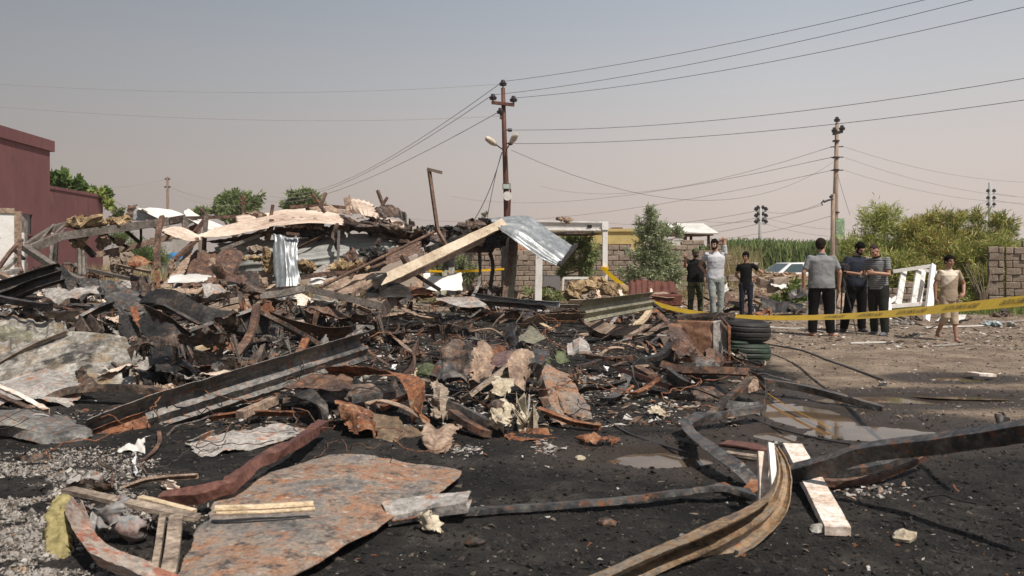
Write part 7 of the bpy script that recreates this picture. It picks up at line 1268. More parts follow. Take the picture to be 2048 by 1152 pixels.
# ---------------------------------------------------------------- leaning white frame at right
m_flake = mat('flaking white paint', [(.20, .18, .16), (.60, .58, .54), (.78, .76, .72), (.82, .80, .76)], 9, .6, 0, .2, [((.30, .28, .26), .34)], spot_scale=20)
r = empty('leaning_door_frame', (xl(1820, 18.3), 18.3, 0), 'white flaking timber frame leaning on its side in front of the thicket', 'door frame')
def fb(n, a_, b_, w_=.10, h_=.05, m_=None): child(MB().bar(D(*a_), D(*b_), w_, h_, up=V((0, 1, 0))), n, m_ or m_post, r)
fb('top_rail', (1786, 543, 18.6), (1868, 531, 18.4), .07, .06)
fb('slat', (1808, 540, 18.7), (1796, 610, 18.0), .13, .04, m_flake); fb('slat', (1838, 537, 18.6), (1826, 608, 18.0), .12, .05, m_flake); fb('slat', (1847, 540, 18.8), (1838, 604, 18.3), .10, .05, m_flake)
fb('stile', (1866, 530, 18.4), (1853, 642, 17.2), .10, .07); fb('stile', (1874, 545, 18.7), (1862, 614, 18.1), .07, .05)
fb('back_rail', (1845, 540, 18.8), (1874, 544, 18.7), .06, .05)
fb('bottom_rail', (1775, 613, 17.8), (1862, 606, 17.8), .08, .06)
fb('foot', (1775, 596, 17.9), (1779, 632, 17.5), .09, .07); fb('brace', (1766, 613, 17.9), (1794, 594, 18.2), .07, .06)
# ---------------------------------------------------------------- caution tape
def ribbon(path, wds, rolls, n=220):
    q = resample(np.array([list(D(*p)) for p in path]), n); wd = np.interp(np.linspace(0, 1, n), np.linspace(0, 1, len(wds)), wds); rl = np.interp(np.linspace(0, 1, n), np.linspace(0, 1, len(rolls)), rolls)
    T = np.gradient(q, axis=0); T /= np.linalg.norm(T, axis=1, keepdims=True); S_ = np.cross(T, [0, 0, 1.0]); S_ /= np.linalg.norm(S_, axis=1, keepdims=True); W_ = np.cross(S_, T)
    Uv = W_*np.cos(rl)[:, None]+S_*np.sin(rl)[:, None]; Nn = np.cross(T, Uv)
    return q, wd, Uv, Nn
tp = [(1205, 536, 23.35), (1240, 566, 22.0), (1290, 598, 20.0), (1350, 618, 17.6), (1430, 630, 15.4), (1520, 635, 13.4), (1620, 635, 11.3), (1740, 630, 8.7), (1850, 621, 7.1), (1950, 611, 6.1), (2060, 600, 5.3), (2200, 580, 4.5)]
q, wd, Uv, Nn = ribbon(tp, [.10, .11, .115, .11, .10, .10, .105, .11, .11, .11, .11, .11], [-.5, -.8, -.85, -.85, -.85, -.85, -.85, -.8, -.8, -.8, -.8])
k_ = 7; off = np.linspace(-.5, .5, k_); n_ = len(q); s_ = np.concatenate([[0], np.cumsum(np.linalg.norm(np.diff(q, axis=0), axis=1))])
wr = lambda s, o: .0012*np.sin(s*6+o*2)+.002*fbm(s*4, o*0, 5, 2)
tv = q[:, None, :]+Uv[:, None, :]*(off[None, :, None]*wd[:, None, None])+Nn[:, None, :]*wr(s_[:, None]+0*off[None], off[None]+0*s_[:, None])[..., None]
r = empty('caution_tape', tuple(q[0]), 'yellow caution tape stretched from the white post across to the right edge', 'caution tape')
o = mobj('tape_band', tv.reshape(-1, 3), grid_faces(k_, n_), m_yel, recenter=False, smooth=True); o.parent = r; o.location = -V(r.location)
cu = bpy.data.curves.new('txt', 'FONT'); cu.body = "CAUTION CHEMICAL HAZARD"; cu.size = 1; cu.resolution_u = 2; cu.offset = .012
to = bpy.data.objects.new('txt', cu); link(to); dg = bpy.context.evaluated_depsgraph_get(); dg.update(); tm = bpy.data.meshes.new_from_object(to.evaluated_get(dg)); bpy.data.objects.remove(to)
co = np.array([v.co[:] for v in tm.vertices]); x0, x1 = co[:, 0].min(), co[:, 0].max(); tf = [tuple(p.vertices) for p in tm.polygons]
# subdivide long letters is unnecessary: each letter is small against the ribbon's bends
def place(pxa, pxb):
    # arc positions of the two photo columns
    px = q[:, 0]/q[:, 1]*F+CX; sa = np.interp(pxa, px, s_); sb = np.interp(pxb, px, s_)
    s = sa+(co[:, 0]-x0)/(x1-x0)*(sb-sa); o_ = (co[:, 1]-.36)*.62
    g = lambda a_: np.stack([np.interp(s, s_, a_[:, i]) for i in range(3)], 1)
    c_ = g(q)+g(Uv)*(o_*np.interp(s, s_, wd))[:, None]+g(Nn)*wr(s, o_)[:, None]
    nn = g(Nn); sgn = np.sign(((np.array([0, 0, CH])-c_)*nn).sum(1)).reshape(-1, 1); return c_+nn*sgn*.004
for a_, b_ in ((2003, 2090), (1888, 1958), (1795, 1852), (1717, 1765), (1650, 1690)):
    vs = place(a_, b_); me = bpy.data.meshes.new('lettering'); me.from_pydata([tuple(v) for v in vs], [], tf); me.materials.append(m_blkp)
    o = bpy.data.objects.new('lettering', me); link(o, r); o.location = -V(r.location)
bw = D(1210, 536, 23.42); child(MB().box((bw.x-.11, 23.34, bw.z-.04), (bw.x+.09, 23.58, bw.z+.03)), 'knot', m_yel, r)
B('far_caution_tape', 'far piece of yellow tape strung behind the burnt posts', 'caution tape', m_yel, [(858, 542, 24), (905, 543, 24.5), (960, 541, 24), (1008, 538, 25)], prof='flat', w=.06, up=(0, 1, 0), dent=.006)
# ================================================================ SCATTERED SCRAP (each piece an object, meshes shared)
prot = []
def proto(kind, label, mt, geo):
    prot.append((kind, label, mt, geo))
rgp = np.random.RandomState(5)
def torn(nu, nv, seed):
    f = grid_faces(nu, nv); uu, vv = np.meshgrid((np.arange(nu-1)+.5)/(nu-1), (np.arange(nv-1)+.5)/(nv-1)); e = np.minimum(np.minimum(uu, 1-uu), np.minimum(vv, 1-vv))
    th = np.clip(vn(uu*4, vv*4, seed)*.7+vn(uu*13, vv*13, seed+2)*.4-.42, 0, 1)*.75; k = (e >= th).ravel(); return f[k] if k.sum() > 20 else f
def psheet(L_, W_, seed, crumple, **k):
    x = np.array([[[-L_/2+L_*i/2+rgp.randn()*.03*L_, -W_/2+W_*j/2+rgp.randn()*.05*W_, abs(rgp.randn())*.14*W_] for i in range(3)] for j in range(3)])
    x[..., 1] += 0
    b, nu, nv = sheet_verts(x+np.array([0, 8.0, 0]), cell=.02, crumple=crumple, seed=seed, jag=.2, nmax=40, **k)
    return b.reshape(-1, 3)-np.array([0, 8.0, 0]), torn(nu, nv, seed), False
def pbeam(L_, w_, h_, prof, seed, bend, dent=.012):
    a_ = [(-L_/2, 8, 0), (-L_/6, 8+bend*rgp.randn(), abs(bend*rgp.randn())*.7), (L_/6, 8+bend*rgp.randn(), abs(bend*rgp.randn())*.7), (L_/2, 8, 0)]
    v, f, c = beam_geo(a_, prof=prof, w=w_, h=h_, rolls=[0, rgp.randn()*.8], n=18, dent=dent, seed=seed, raw=True)
    return v-np.array([0, 8, 0]), f, c
mats_ = [m_char, m_brown, m_tanrust, m_slate, m_grplate, m_rust, m_char, m_white]
kinds = []
for i in range(12): kinds.append(('metal_scrap', psheet(.42+.05*i, .22+.03*(i % 4), 200+i, .04+.012*(i % 3), folds=9), mats_[i % 8]))
for i in range(12): kinds.append(('bent_bar', pbeam(.7+.08*i, .04+.012*(i % 3), .035+.012*(i % 4), ['L', 'C', 'flat', 'box', 'L', 'flat'][i % 6], 230+i, .10), [m_char, m_brown, m_slate, m_dark, m_rust, m_tanrust][(i*5) % 6]))
for i in range(6): kinds.append(('charred_stick', pbeam(.4+.08*i, .05, .025, 'box', 260+i, .01, .008), [m_wood, m_wood, m_lwood, m_char, m_tanrust, m_grplate][i]))
for i in range(6): kinds.append(('ash_flake', psheet(.22+.03*i, .15, 280+i, .05, folds=12), [m_grplate, m_white, m_tanrust, m_rust, m_grplate, m_char][i]))
LBL = {'burnt_wire': ('thin bent burnt wire lying in the debris field', 'wire', 'burnt wires strewn over the debris field'),
       'long_strip': ('long bent metal strip lying in the debris field', 'metal strip', 'long metal strips strewn over the debris field'), 'buckled_sheet': ('buckled burnt sheet lying in the debris field', 'metal sheet', 'buckled sheets strewn over the debris field'),
       'metal_scrap': ('crumpled piece of burnt sheet metal lying in the debris field', 'metal scrap', 'burnt sheet metal scraps strewn over the debris field'),
       'bent_bar': ('bent burnt metal bar lying in the debris field', 'metal bar', 'bent metal bars strewn over the debris field'),
       'charred_stick': ('short charred stick of timber lying in the debris field', 'timber piece', 'charred sticks strewn over the debris field'),
       'ash_flake': ('small ash covered flake lying in the debris field', 'debris flake', 'ashy flakes strewn over the debris field')}
for i in range(10): kinds.append(('long_strip', pbeam(1.6+.2*i, .06+.015*(i % 3), .05+.02*(i % 3), ['L', 'flat', 'C', 'U', 'flat'][i % 5], 300+i, .16, .02), [m_char, m_brown, m_slate, m_tanrust, m_char, m_brown, m_grplate, m_dark, m_tbar, m_char][i]))
for i in range(10): kinds.append(('buckled_sheet', psheet(.9+.1*i, .45+.06*(i % 4), 330+i, .10, folds=12), [m_char, m_brown, m_slate, m_tanrust, m_char, m_brown, m_grplate, m_dark, m_cream, m_char][i]))
def pwire(seed):
    r_ = random.Random(seed); p_ = V((0, 0, .03)); d_ = r_.uniform(0, 6.28); pts = []
    for i in range(26):
        pts.append(tuple(p_)); d_ += r_.gauss(0, .45); p_ = p_+V((math.cos(d_)*.07, math.sin(d_)*.07, 0)); p_.z = max(.005, p_.z+r_.gauss(0, .03))
    mb = MB(); mb.tube(pts, r_.uniform(.004, .007), 5); return np.array([tuple(q) for q in mb.v]), mb.f, True
for i in range(8): kinds.append(('burnt_wire', pwire(400+i), [m_char, m_brown, m_iron, m_rust][i % 4]))
mesh_cache = []
for kn, (v, f, closed), mt in kinds:
    v = np.asarray(v); v = v-np.array([v[:, 0].mean(), v[:, 1].mean(), v[:, 2].min()])
    me = bpy.data.meshes.new(kn); me.from_pydata([tuple(map(float, q)) for q in v], [], [tuple(map(int, q)) for q in f]); me.materials.append(mt); mesh_cache.append((kn, me, closed))
rs = random.Random(31); SC = []
# (x0, x1, y0, y1, count, min scale, max scale, tilt) in photo pixels, laid on the ground there
zones = [(20, 800, 588, 640, 75, .7, 1.5, .35), (0, 760, 635, 720, 62, .6, 1.2, .35), (780, 1340, 600, 650, 85, .7, 1.5, .22), (700, 1330, 650, 720, 34, .4, .85, .25),
         (240, 640, 700, 800, 40, .5, .9, .4), (640, 900, 700, 790, 18, .4, .7, .3), (1060, 1330, 700, 800, 22, .35, .7, .25), (850, 1100, 760, 860, 16, .35, .6, .5), (1320, 1540, 705, 800, 18, .3, .7, .4),
         (1430, 1660, 596, 640, 26, .6, 1.2, .3), (1660, 1990, 606, 660, 16, .3, .6, .1), (300, 900, 820, 870, 9, .3, .5, .2), (0, 330, 930, 1120, 16, .18, .4, .3), (1560, 1990, 960, 1130, 4, .12, .2, .1), (1150, 1330, 590, 612, 14, .7, 1.3, .3), (450, 1000, 572, 602, 55, .9, 1.6, .5)]
zones += [(0, 1000, 585, 625, 62, .8, 1.5, .16, 1), (0, 780, 620, 700, 60, .6, 1.1, .2, 1), (960, 1330, 605, 650, 26, .7, 1.1, .12, 1), (780, 1330, 655, 720, 16, .35, .6, .2, 1), (240, 560, 700, 790, 22, .45, .7, .3, 1), (0, 300, 600, 700, 14, .6, 1.0, .25, 1)]
zones += [(150, 1350, 600, 720, 40, .9, 1.8, .2, 2), (300, 1500, 700, 860, 34, .6, 1.1, .15, 2), (0, 900, 900, 1080, 9, .4, .7, .1, 2)]
for x0, x1, y0, y1, cnt, s0, s1, tl, *big in zones:
    for i in range(cnt):
        px = rs.uniform(x0, x1); py = rs.uniform(y0, y1); c_ = P((px, py, 0))
        kn, me, closed = mesh_cache[rs.randrange(56, 64) if big == [2] else rs.randrange(36, 56) if big else rs.randrange(36)]
        if kn in ('metal_scrap', 'ash_flake') and 'orange' in me.materials[0].name and rs.random() < .5: continue
        if px < 190 and py > 950: continue
        if puddist(np.array([c_.x]), np.array([c_.y]))[0] < 1.1 and py < 1000: continue
        o = bpy.data.objects.new(kn, me); link(o); l_, c2, g_ = LBL[kn]; tag(o, l_, c2, g_); SC.append((o, kn, me.materials[0].name))
        s_ = rs.uniform(s0, s1); o.scale = (s_, s_, s_); o.location = (c_.x, c_.y, gzz(c_.x, c_.y)+.015+rs.random()*.05*tl*3+(rs.random()**2*.28 if big else 0))
        o.rotation_euler = (rs.gauss(0, tl), rs.gauss(0, tl), rs.uniform(0, 6.28))
        if not closed: solid(o, .004)

# a label of its own for every scattered piece: its look plus where it lies beside a findable neighbour
HEADS = {}
for o in list(sc.objects):
    if o.parent is None and o.get('label') and o not in [q[0] for q in SC]:
        h = o['label']
        for cut in (' lying', ' standing', ' leaning', ' in the', ' in front', ' at the', ' of the', ' on the', ' beside', ' behind', ' below', ' right', ' left', ' sloping', ' crossing', ' hanging', ' running', ' falling', ' under', ' above', ' across', ' along', ' between', ' from', ' with', ' over', ' resting', ' swooping', ' folded', ' curling', ' rising', ' to the', ' touching', ' pointing', ' stretched', ' sagging', ' sticking', ' carrying', ' filling', ' forming', ' spread', ' ending', ' by the', ' that', ' and'):
            k_ = h.find(cut)
            if k_ > 8: h = h[:k_]
        if 2 <= len(h.split()) <= 6: HEADS.setdefault(h, []).append(o)
LM = [(h, V(v[0].location)) for h, v in HEADS.items() if len(v) == 1 and abs(v[0].location.y) < 40 and v[0].location.z < 1.2 and v[0]['category'] not in ('wire', 'person', 'house', 'building', 'wall', 'utility pole')]
KW = {'dark insulator': 'black', 'charred steel': 'blackened', 'brown rusted steel': 'brown', 'tan burnt sheet': 'tan', 'grey burnt steel': 'grey', 'grey ashy plate': 'ash grey', 'orange rusted steel': 'rust orange', 'burnt white panel': 'dirty white', 'blackened steel': 'black', 'charred timber': 'charred', 'split pale timber': 'pale', 'heat-browned cream sheet': 'cream', 'grey brown steel member': 'grey brown'}
KN = {'burnt_wire': 'thin wire', 'long_strip': 'long strip', 'buckled_sheet': 'buckled sheet', 'metal_scrap': 'sheet scrap', 'bent_bar': 'bent bar', 'charred_stick': 'stick', 'ash_flake': 'flake'}
seen = set()
for o, kn, mn in SC:
    p_ = o.location; c_ = sorted(LM, key=lambda q: (q[1]-p_).length)[:14]; done = False
    sz = 'large ' if o.scale.x > 1.05 else ('small ' if o.scale.x < .5 else '')
    for h, q in c_:
        dx, dy = p_.x-q.x, p_.y-q.y; rel = ('just right of' if dx > 0 else 'just left of') if abs(dx) > abs(dy)*.6 else ('close behind' if dy > 0 else 'in front of')
        if (p_-q).length > 1.2: rel = {'just right of': 'further right of', 'just left of': 'further left of', 'close behind': 'well behind', 'in front of': 'well in front of'}[rel]
        for s_ in (sz, ''):
            l_ = '%s%s %s %s the %s' % (s_, KW.get(mn, 'burnt'), KN[kn], rel, h)
            if l_ not in seen and len(l_.split()) <= 16: seen.add(l_); o['label'] = l_; done = True; break
        if done: break
# ================================================================ PEOPLE
def skin_mat(name, c): return mat(name, [tuple(x*.85 for x in c), c, tuple(x*1.12 for x in c)], 9, .55, 0, .1, bscale=60)
m_sk1 = skin_mat('tanned skin', (.44, .245, .165)); m_sk2 = skin_mat('brown skin', (.37, .20, .135)); m_sk3 = skin_mat('light tan skin', (.48, .275, .19))  # m_sk3 is the lightest of the three skin colours
m_hair = plain('black hair', (.007, .006, .0055), .95, bump=1, bscale=70, spec=.1); m_hairb = plain('dark brown hair', (.022, .014, .010), .9, spec=.15, bump=.8, bscale=90); m_hairg = plain('short greying hair', (.05, .036, .028), .9, spec=.15, bump=.8, bscale=90)
def cloth(name, c, **k): return mat(name, [tuple(x*.82 for x in c), c, tuple(min(1, x*1.1) for x in c)], 1.2, .9, 0, .12, bscale=9, spec=.1, var=.12, fine=0, detail=2, **k)
m_tblk = cloth('black cotton', (.010, .010, .0105)); m_tgrey = cloth('light grey cotton', (.56, .57, .60)); m_tpolo = cloth('heather grey polo', (.235, .24, .245)); m_navy = cloth('navy cotton', (.030, .036, .052))
m_trblk = cloth('black tracksuit', (.007, .007, .0075)); m_trgry = cloth('pale grey trousers', (.33, .36, .34)); m_jean = cloth('dark navy jeans', (.022, .026, .040)); m_beige = cloth('beige cotton', (.40, .32, .235)); m_creamc = cloth('cream cotton', (.62, .55, .45))
def camo():
    m, b, N, L = nodes('woodland camouflage'); t = N('ShaderNodeTexCoord'); n = N('ShaderNodeTexNoise', {'Vector': t.outputs['Object'], 'Scale': 11, 'Detail': 3})
    L(ramp(N, n.outputs[0], [(.3, (.02, .024, .012)), (.44, (.05, .065, .022)), (.52, (.12, .105, .05)), (.6, (.028, .03, .016)), (.68, (.09, .10, .035))], 'CONSTANT'), b.inputs['Base Color']); b.inputs['Roughness'].default_value = .85; return m
m_camo = camo()
def stripes():
    m, b, N, L = nodes('grey striped knit'); t = N('ShaderNodeTexCoord'); s_ = N('ShaderNodeSeparateXYZ', {0: t.outputs['Object']})
    a_ = N('ShaderNodeMath', {0: s_.outputs['Z'], 1: 26.0}, operation='MULTIPLY'); f = N('ShaderNodeMath', {0: a_.outputs[0]}, operation='FRACT')
    L(ramp(N, f.outputs[0], [(0, (.07, .075, .08)), (.42, (.30, .31, .31)), (.60, (.12, .125, .13)), (.8, (.34, .35, .35))], 'CONSTANT'), b.inputs['Base Color']); b.inputs['Roughness'].default_value = .85; return m
m_stripe = stripes()
def boyshirt():
    m, b, N, L = nodes('two tone shirt'); t = N('ShaderNodeTexCoord'); s_ = N('ShaderNodeSeparateXYZ', {0: t.outputs['Object']})
    a_ = N('ShaderNodeMath', {0: s_.outputs['X'], 1: -.85}, operation='MULTIPLY'); d_ = N('ShaderNodeMath', {0: s_.outputs['Z'], 1: a_.outputs[0]}, operation='ADD')
    ab = N('ShaderNodeMath', {0: s_.outputs['X']}, operation='ABSOLUTE'); sl = N('ShaderNodeMath', {0: ab.outputs[0], 1: .17}, operation='LESS_THAN')
    f = N('ShaderNodeMath', {0: d_.outputs[0], 1: 1.24}, operation='GREATER_THAN'); g_ = N('ShaderNodeMath', {0: f.outputs[0], 1: sl.outputs[0]}, operation='MULTIPLY')
    x = N('ShaderNodeMix', {0: g_.outputs[0], 6: (.33, .255, .18, 1), 7: (.66, .58, .47, 1)}, data_type='RGBA'); L(x.outputs[2], b.inputs['Base Color']); b.inputs['Roughness'].default_value = .85
    n = N('ShaderNodeTexNoise', {'Vector': t.outputs['Object'], 'Scale': 8}); bp = N('ShaderNodeBump', {'Strength': .5, 'Distance': .02, 'Height': n.outputs[0]}); L(bp.outputs[0], b.inputs['Normal']); return m
m_boy = boyshirt()
def remesh(o, vox=.008, sm=4):
    m = o.modifiers.new('r', 'REMESH'); m.mode = 'VOXEL'; m.voxel_size = vox; m.use_smooth_shade = True
    m = o.modifiers.new('s', 'SMOOTH'); m.iterations = sm; m.factor = .5; return o
def limb(mb, pts, rad, n=12, sq=1.0):
    # rounded, tapering limb through its joints
    P_ = [V(p) for p in pts]; pp = []; rr = []
    for i in range(len(P_)-1):
        for q in (0, .33, .66): pp.append(P_[i].lerp(P_[i+1], q)); rr.append(rad[i]*(1-q)+rad[i+1]*q)
    pp.append(P_[-1]); rr.append(rad[-1]); mb.tube(pp, rr, n, sq)
    for p, r_ in ((P_[0], rad[0]), (P_[-1], rad[-1])): mb.ell(p, (r_*.98,)*3, 12, 8)
    for p, r_ in zip(P_[1:-1], rad[1:-1]): mb.ell(p, (r_*1.0,)*3, 12, 8)
def hand(mb, wrist, elbow, curl=.5, palm=None, flip=1):
    w_ = V(wrist); d = (w_-V(elbow)).normalized(); pn = V(palm or (0, 1, 0)); pn = (pn-d*pn.dot(d)).normalized(); s_ = d.cross(pn).normalized()*flip
    M = Matrix((s_, pn, d)).transposed(); mb.ell(w_+d*.045, (.040, .018, .055), 12, 8, M=M.to_3x3())
    for k_, (o_, L_) in enumerate(((-.028, .062), (-.010, .072), (.009, .068), (.027, .052))):
        b_ = w_+d*.085+s_*o_; a1 = curl*.7; d1 = (d*math.cos(a1)+pn*math.sin(a1)); m1 = b_+d1*L_*.5; a2 = curl*1.6; d2 = (d*math.cos(a2)+pn*math.sin(a2)); e_ = m1+d2*L_*.5
        mb.tube([b_-d*.015, b_, m1, e_], [.0095, .0095, .0088, .006], 7)
    t0 = w_+d*.03+s_*-.030; t1 = t0+(s_*-.7+d*.7+pn*.2).normalized()*.035; t2 = t1+(d*.85+s_*-.1+pn*.4).normalized()*.03; mb.tube([t0, t1, t2], [.013, .011, .008], 7)
def person(label, px, Y, height, rz, J, mats, opt={}, zoff=0):
    """J: joint overrides for a 1.75 m body facing -Y, x to the photo's right when rz = 0"""
    j = dict(hip=(0, 0, .93), chest=(0, 0, 1.27), neck=(0, .01, 1.47), head=(0, -.01, 1.625), shr=(-.18, .01, 1.405), elr=(-.25, .03, 1.13), wrr=(-.26, -.06, .88), shl=(.18, .01, 1.405), ell=(.25, .03, 1.13), wrl=(.26, -.06, .88),
             hpr=(-.09, 0, .92), knr=(-.105, -.015, .50), anr=(-.11, .03, .085), hpl=(.09, 0, .92), knl=(.105, -.015, .50), anl=(.11, .03, .085), face=0, nod=0, tor=.21, tr='l', sl=.13)
    j.update(J); skn, top_m, bot_m, hair_m, shoe_m = mats; g = lambda k: V(j[k])
    r = empty('person', (xl(px, Y), Y, zoff), label, 'person', rz=rz); s = height/1.75; r.scale = (s, s, s)
    # --- body: one continuous skin
    b = MB(); hd = g('head'); nk = g('neck')
    Mh = Matrix.Rotation(j['face'], 3, 'Z') @ Matrix.Rotation(j['nod'], 3, 'X')
    def H(x, y, z): return hd+Mh @ V((x, y, z))
    def he(c, r_, n=14, m=10): b.ell(H(*c), r_, n, m, M=Mh)
    he((0, .012, .028), (.074, .092, .088)); he((0, -.014, -.035), (.060, .070, .070)); he((0, -.040, -.078), (.036, .036, .030)); he((0, -.087, -.012), (.012, .019, .026), 10, 8); he((0, -.096, -.024), (.016, .013, .011), 10, 8)
    he((0, -.082, -.052), (.024, .012, .010), 10, 8); he((0, -.074, .022), (.052, .018, .010), 10, 8)
    for q in (-1, 1): he((q*.076, .012, -.008), (.010, .020, .030), 10, 8); he((q*.042, -.058, -.024), (.020, .022, .020), 10, 8)
    limb(b, [g('chest')+V((0, 0, .05)), nk, hd+Mh @ V((0, .015, -.05))], [.09, .062, .056])
    bl_ = j.get('belly', 1)
    b.loft([((0, 0, .86), .10, .08), ((0, 0, .93), .15, .10), (tuple(V((0, 0, 1.05))), .135, .09), (tuple(g('chest')), .155, .10), (tuple(g('chest')+V((0, 0, .12))), .15, .09), (tuple(nk-V((0, 0, .02))), .07, .06)])
    for q in 'rl':
        sh, el_, wr = g('sh'+q), g('el'+q), g('wr'+q); limb(b, [sh, el_, wr], [.052, .040, .027])
        if j.get('handdir'+q): hand(b, wr, wr-V(j['handdir'+q]), j.get('curl'+q, .5), j.get('palm'+q, (0, 1, 0)), -1 if q == 'r' else 1)
        else: hand(b, wr, el_, j.get('curl'+q, .5), j.get('palm'+q, (.9 if q == 'r' else -.9, .3, 0)), -1 if q == 'r' else 1)
        limb(b, [g('hp'+q), g('kn'+q), g('an'+q)], [.085, .052, .038])
        an = g('an'+q); tq = V(j.get('toe'+q, (0, -1, 0))).normalized(); b.tube([an+V((0, 0, -.01)), an-tq*.05+V((0, 0, -.045)), an+tq*.02+V((0, 0, -.05)), an+tq*.10+V((0, 0, -.062)), an+tq*.17+V((0, 0, -.07))], [.036, .034, .038, .036, .018], 10, .8)
    o = b.build('body', skn, r, smooth=True, recenter=False); remesh(o, .0065, 3)
    for q in (-1, 1):
        e_ = MB(); e_.ell(H(q*.028, -.076, .004), (.011, .007, .006), 8, 6, M=Mh); e_.build('eye', m_hair, r, smooth=True, recenter=False)
        e_ = MB(); e_.ell(H(q*.030, -.083, .024), (.020, .006, .0045), 8, 6, M=Mh); e_.build('eyebrow', m_hair, r, smooth=True, recenter=False)
    e_ = MB(); e_.ell(H(0, -.092, -.052), (.020, .005, .004), 8, 6, M=Mh); e_.build('mouth', plain('lip', (.22, .08, .06), .5), r, recenter=False)
    # hair
    h_ = MB(); hl = opt.get('hair', .012)
    h_.ell(H(0, .020, .042), (.073+hl, .090+hl, .078+hl*1.5), 22, 14, M=Mh); h_.ell(H(0, .045, .0), (.070+hl*.5, .066+hl*.7, .070), 18, 12, M=Mh)
    if opt.get('fringe'): h_.ell(H(0, -.058, .070), (.062, .036, .034), 14, 10, M=Mh)
    v = np.array(h_.v); v += .014*np.stack([fbm(v[:, 0]*38+v[:, 2]*29, v[:, 1]*37-v[:, 2]*20, 5+k_, 3) for k_ in range(3)], 1); hc = np.array(H(0, 0, 0)); Mi = np.array(Mh.transposed())
    loc = (v-hc) @ np.array(Mh); fr = (loc[:, 1] < -.045) & (loc[:, 2] < .055); loc[fr, 1] = -.045; h_.v = (loc @ np.array(Mh).T+hc).tolist()
    if not opt.get('cap'): h_.build('hair', hair_m, r, smooth=True, recenter=False)
    else:
        h2 = MB(); h2.ell(H(0, .045, -.005), (.078, .062, .06), 16, 10, M=Mh); h2.build('hair', hair_m, r, smooth=True, recenter=False)
        c_ = MB(); c_.ell(H(0, .008, .048), (.092, .108, .085), 20, 12, M=Mh); c_.build('cap_crown', m_camo, r, smooth=True, recenter=False)
        c_ = MB(); c_.ell(H(0, -.125, .038), (.068, .075, .009), 16, 8, M=Mh); c_.build('cap_peak', m_camo, r, smooth=True, recenter=False)
    if opt.get('beard'):
        e_ = MB(); e_.ell(H(0, -.050, -.072), (.046, .042, .036), 14, 10, M=Mh); e_.ell(H(0, -.088, -.041), (.026, .010, .007), 10, 6, M=Mh)
        for q in (-1, 1): e_.ell(H(q*.052, -.02, -.045), (.016, .034, .040), 10, 8, M=Mh)
        remesh(e_.build('beard', m_hair, r, smooth=True, recenter=False), .006, 2)
    # top
    t_ = MB(); ch = g('chest'); w1 = j['tor']; hem = j.get('hem', .86); bw = j.get('belly', 0)
    hx_ = j.get('hemx', 0)
    t_.loft([((hx_, 0, hem), w1*.93, .132+bw*.4), ((hx_*.6, -bw*.3, hem+.10), w1*.92, .128+bw), ((ch.x*.5, ch.y*.5-bw*.3, (hem+ch.z)/2+.02), w1*.88, .120+bw*.8), (tuple(ch), w1*.96, .130), (tuple(ch+V((0, .005, .09))), w1*.98, .125), (tuple(ch+V((0, .008, .125))), w1*.80, .108), (tuple(nk-V((0, -.006, .045))), .122, .088), (tuple(nk-V((0, -.006, .012))), .082, .072), (tuple(nk+V((0, .002, .012))), .070, .064)], 24)
    for q in 'rl':
        sh, el_ = g('sh'+q), g('el'+q); k_ = j.get('slv', .62); e_ = sh.lerp(el_, k_); t_.tube([sh.lerp(ch+V((0, 0, .08)), .35), sh, sh.lerp(el_, k_*.5), e_], [.062, .060, .058, .058], 16)
        t_.ell(sh+V((0, 0, -.006)), (.059, .060, .056), 14, 10)
    o = t_.build('shirt', top_m, r, smooth=True, recenter=False); remesh(o, .009, 5)
    # folds in the cloth
    tx = bpy.data.textures.new('folds', 'CLOUDS'); tx.noise_scale = .12; tx.noise_depth = 2
    for ob in (o,):
        m = ob.modifiers.new('d', 'DISPLACE'); m.texture = tx; m.strength = .022; m.mid_level = .5; m.texture_coords = 'GLOBAL'
    # trousers
    t_ = MB(); tw = j.get('tw', 1); kl = j.get('legcut', 1.0)
    t_.loft([((0, 0, 1.0), w1*.80, .118), ((0, 0, .93), w1*.86, .128), ((0, .004, .86), w1*.88, .132), ((0, 0, .80), w1*.72, .112)], 22)
    for q in 'rl':
        hp, kn, an = g('hp'+q), g('kn'+q), g('an'+q)
        if kl >= 1: pts = [hp, hp.lerp(kn, .5), kn, kn.lerp(an, .5), an+V((0, 0, -.02))]; rd = [.108, .098*tw, .080*tw, .074*tw, .068*tw]
        else: pts = [hp, hp.lerp(kn, .5), kn, kn.lerp(an, .38)]; rd = [.102, .092, .084, .082]
        t_.tube(pts, rd, 16)
        t_.ell(hp, (.10, .10, .10), 14, 10)
    o2 = t_.build('trousers', bot_m, r, smooth=True, recenter=False); remesh(o2, .009, 4)
    m = o2.modifiers.new('d', 'DISPLACE'); m.texture = tx; m.strength = .02; m.mid_level = .5; m.texture_coords = 'GLOBAL'
    # shoes
    for q in 'rl':
        an = g('an'+q); tq = V(j.get('toe'+q, (0, -1, 0))).normalized(); s_ = MB()
        if opt.get('sandals'): s_.tube([an-tq*.075+V((0, 0, -.078)), an+V((0, 0, -.078)), an+tq*.10+V((0, 0, -.08)), an+tq*.19+V((0, 0, -.08))], [.036, .042, .048, .03], 12, .22); nm = 'sandal'
        else: s_.tube([an+V((0, 0, .02)), an+V((0, 0, -.02)), an-tq*.01+V((0, 0, -.04)), an+tq*.10+V((0, 0, -.055)), an+tq*.19+V((0, 0, -.062))], [.046, .048, .052, .046, .026], 12, .85); s_.tube([an-tq*.07+V((0, 0, -.055)), an-tq*.0+V((0, 0, -.055)), an+tq*.12+V((0, 0, -.062))], [.036, .048, .042], 12, .7); nm = 'shoe'
        remesh(s_.build(nm, shoe_m, r, smooth=True, recenter=False), .008, 2)
    return r
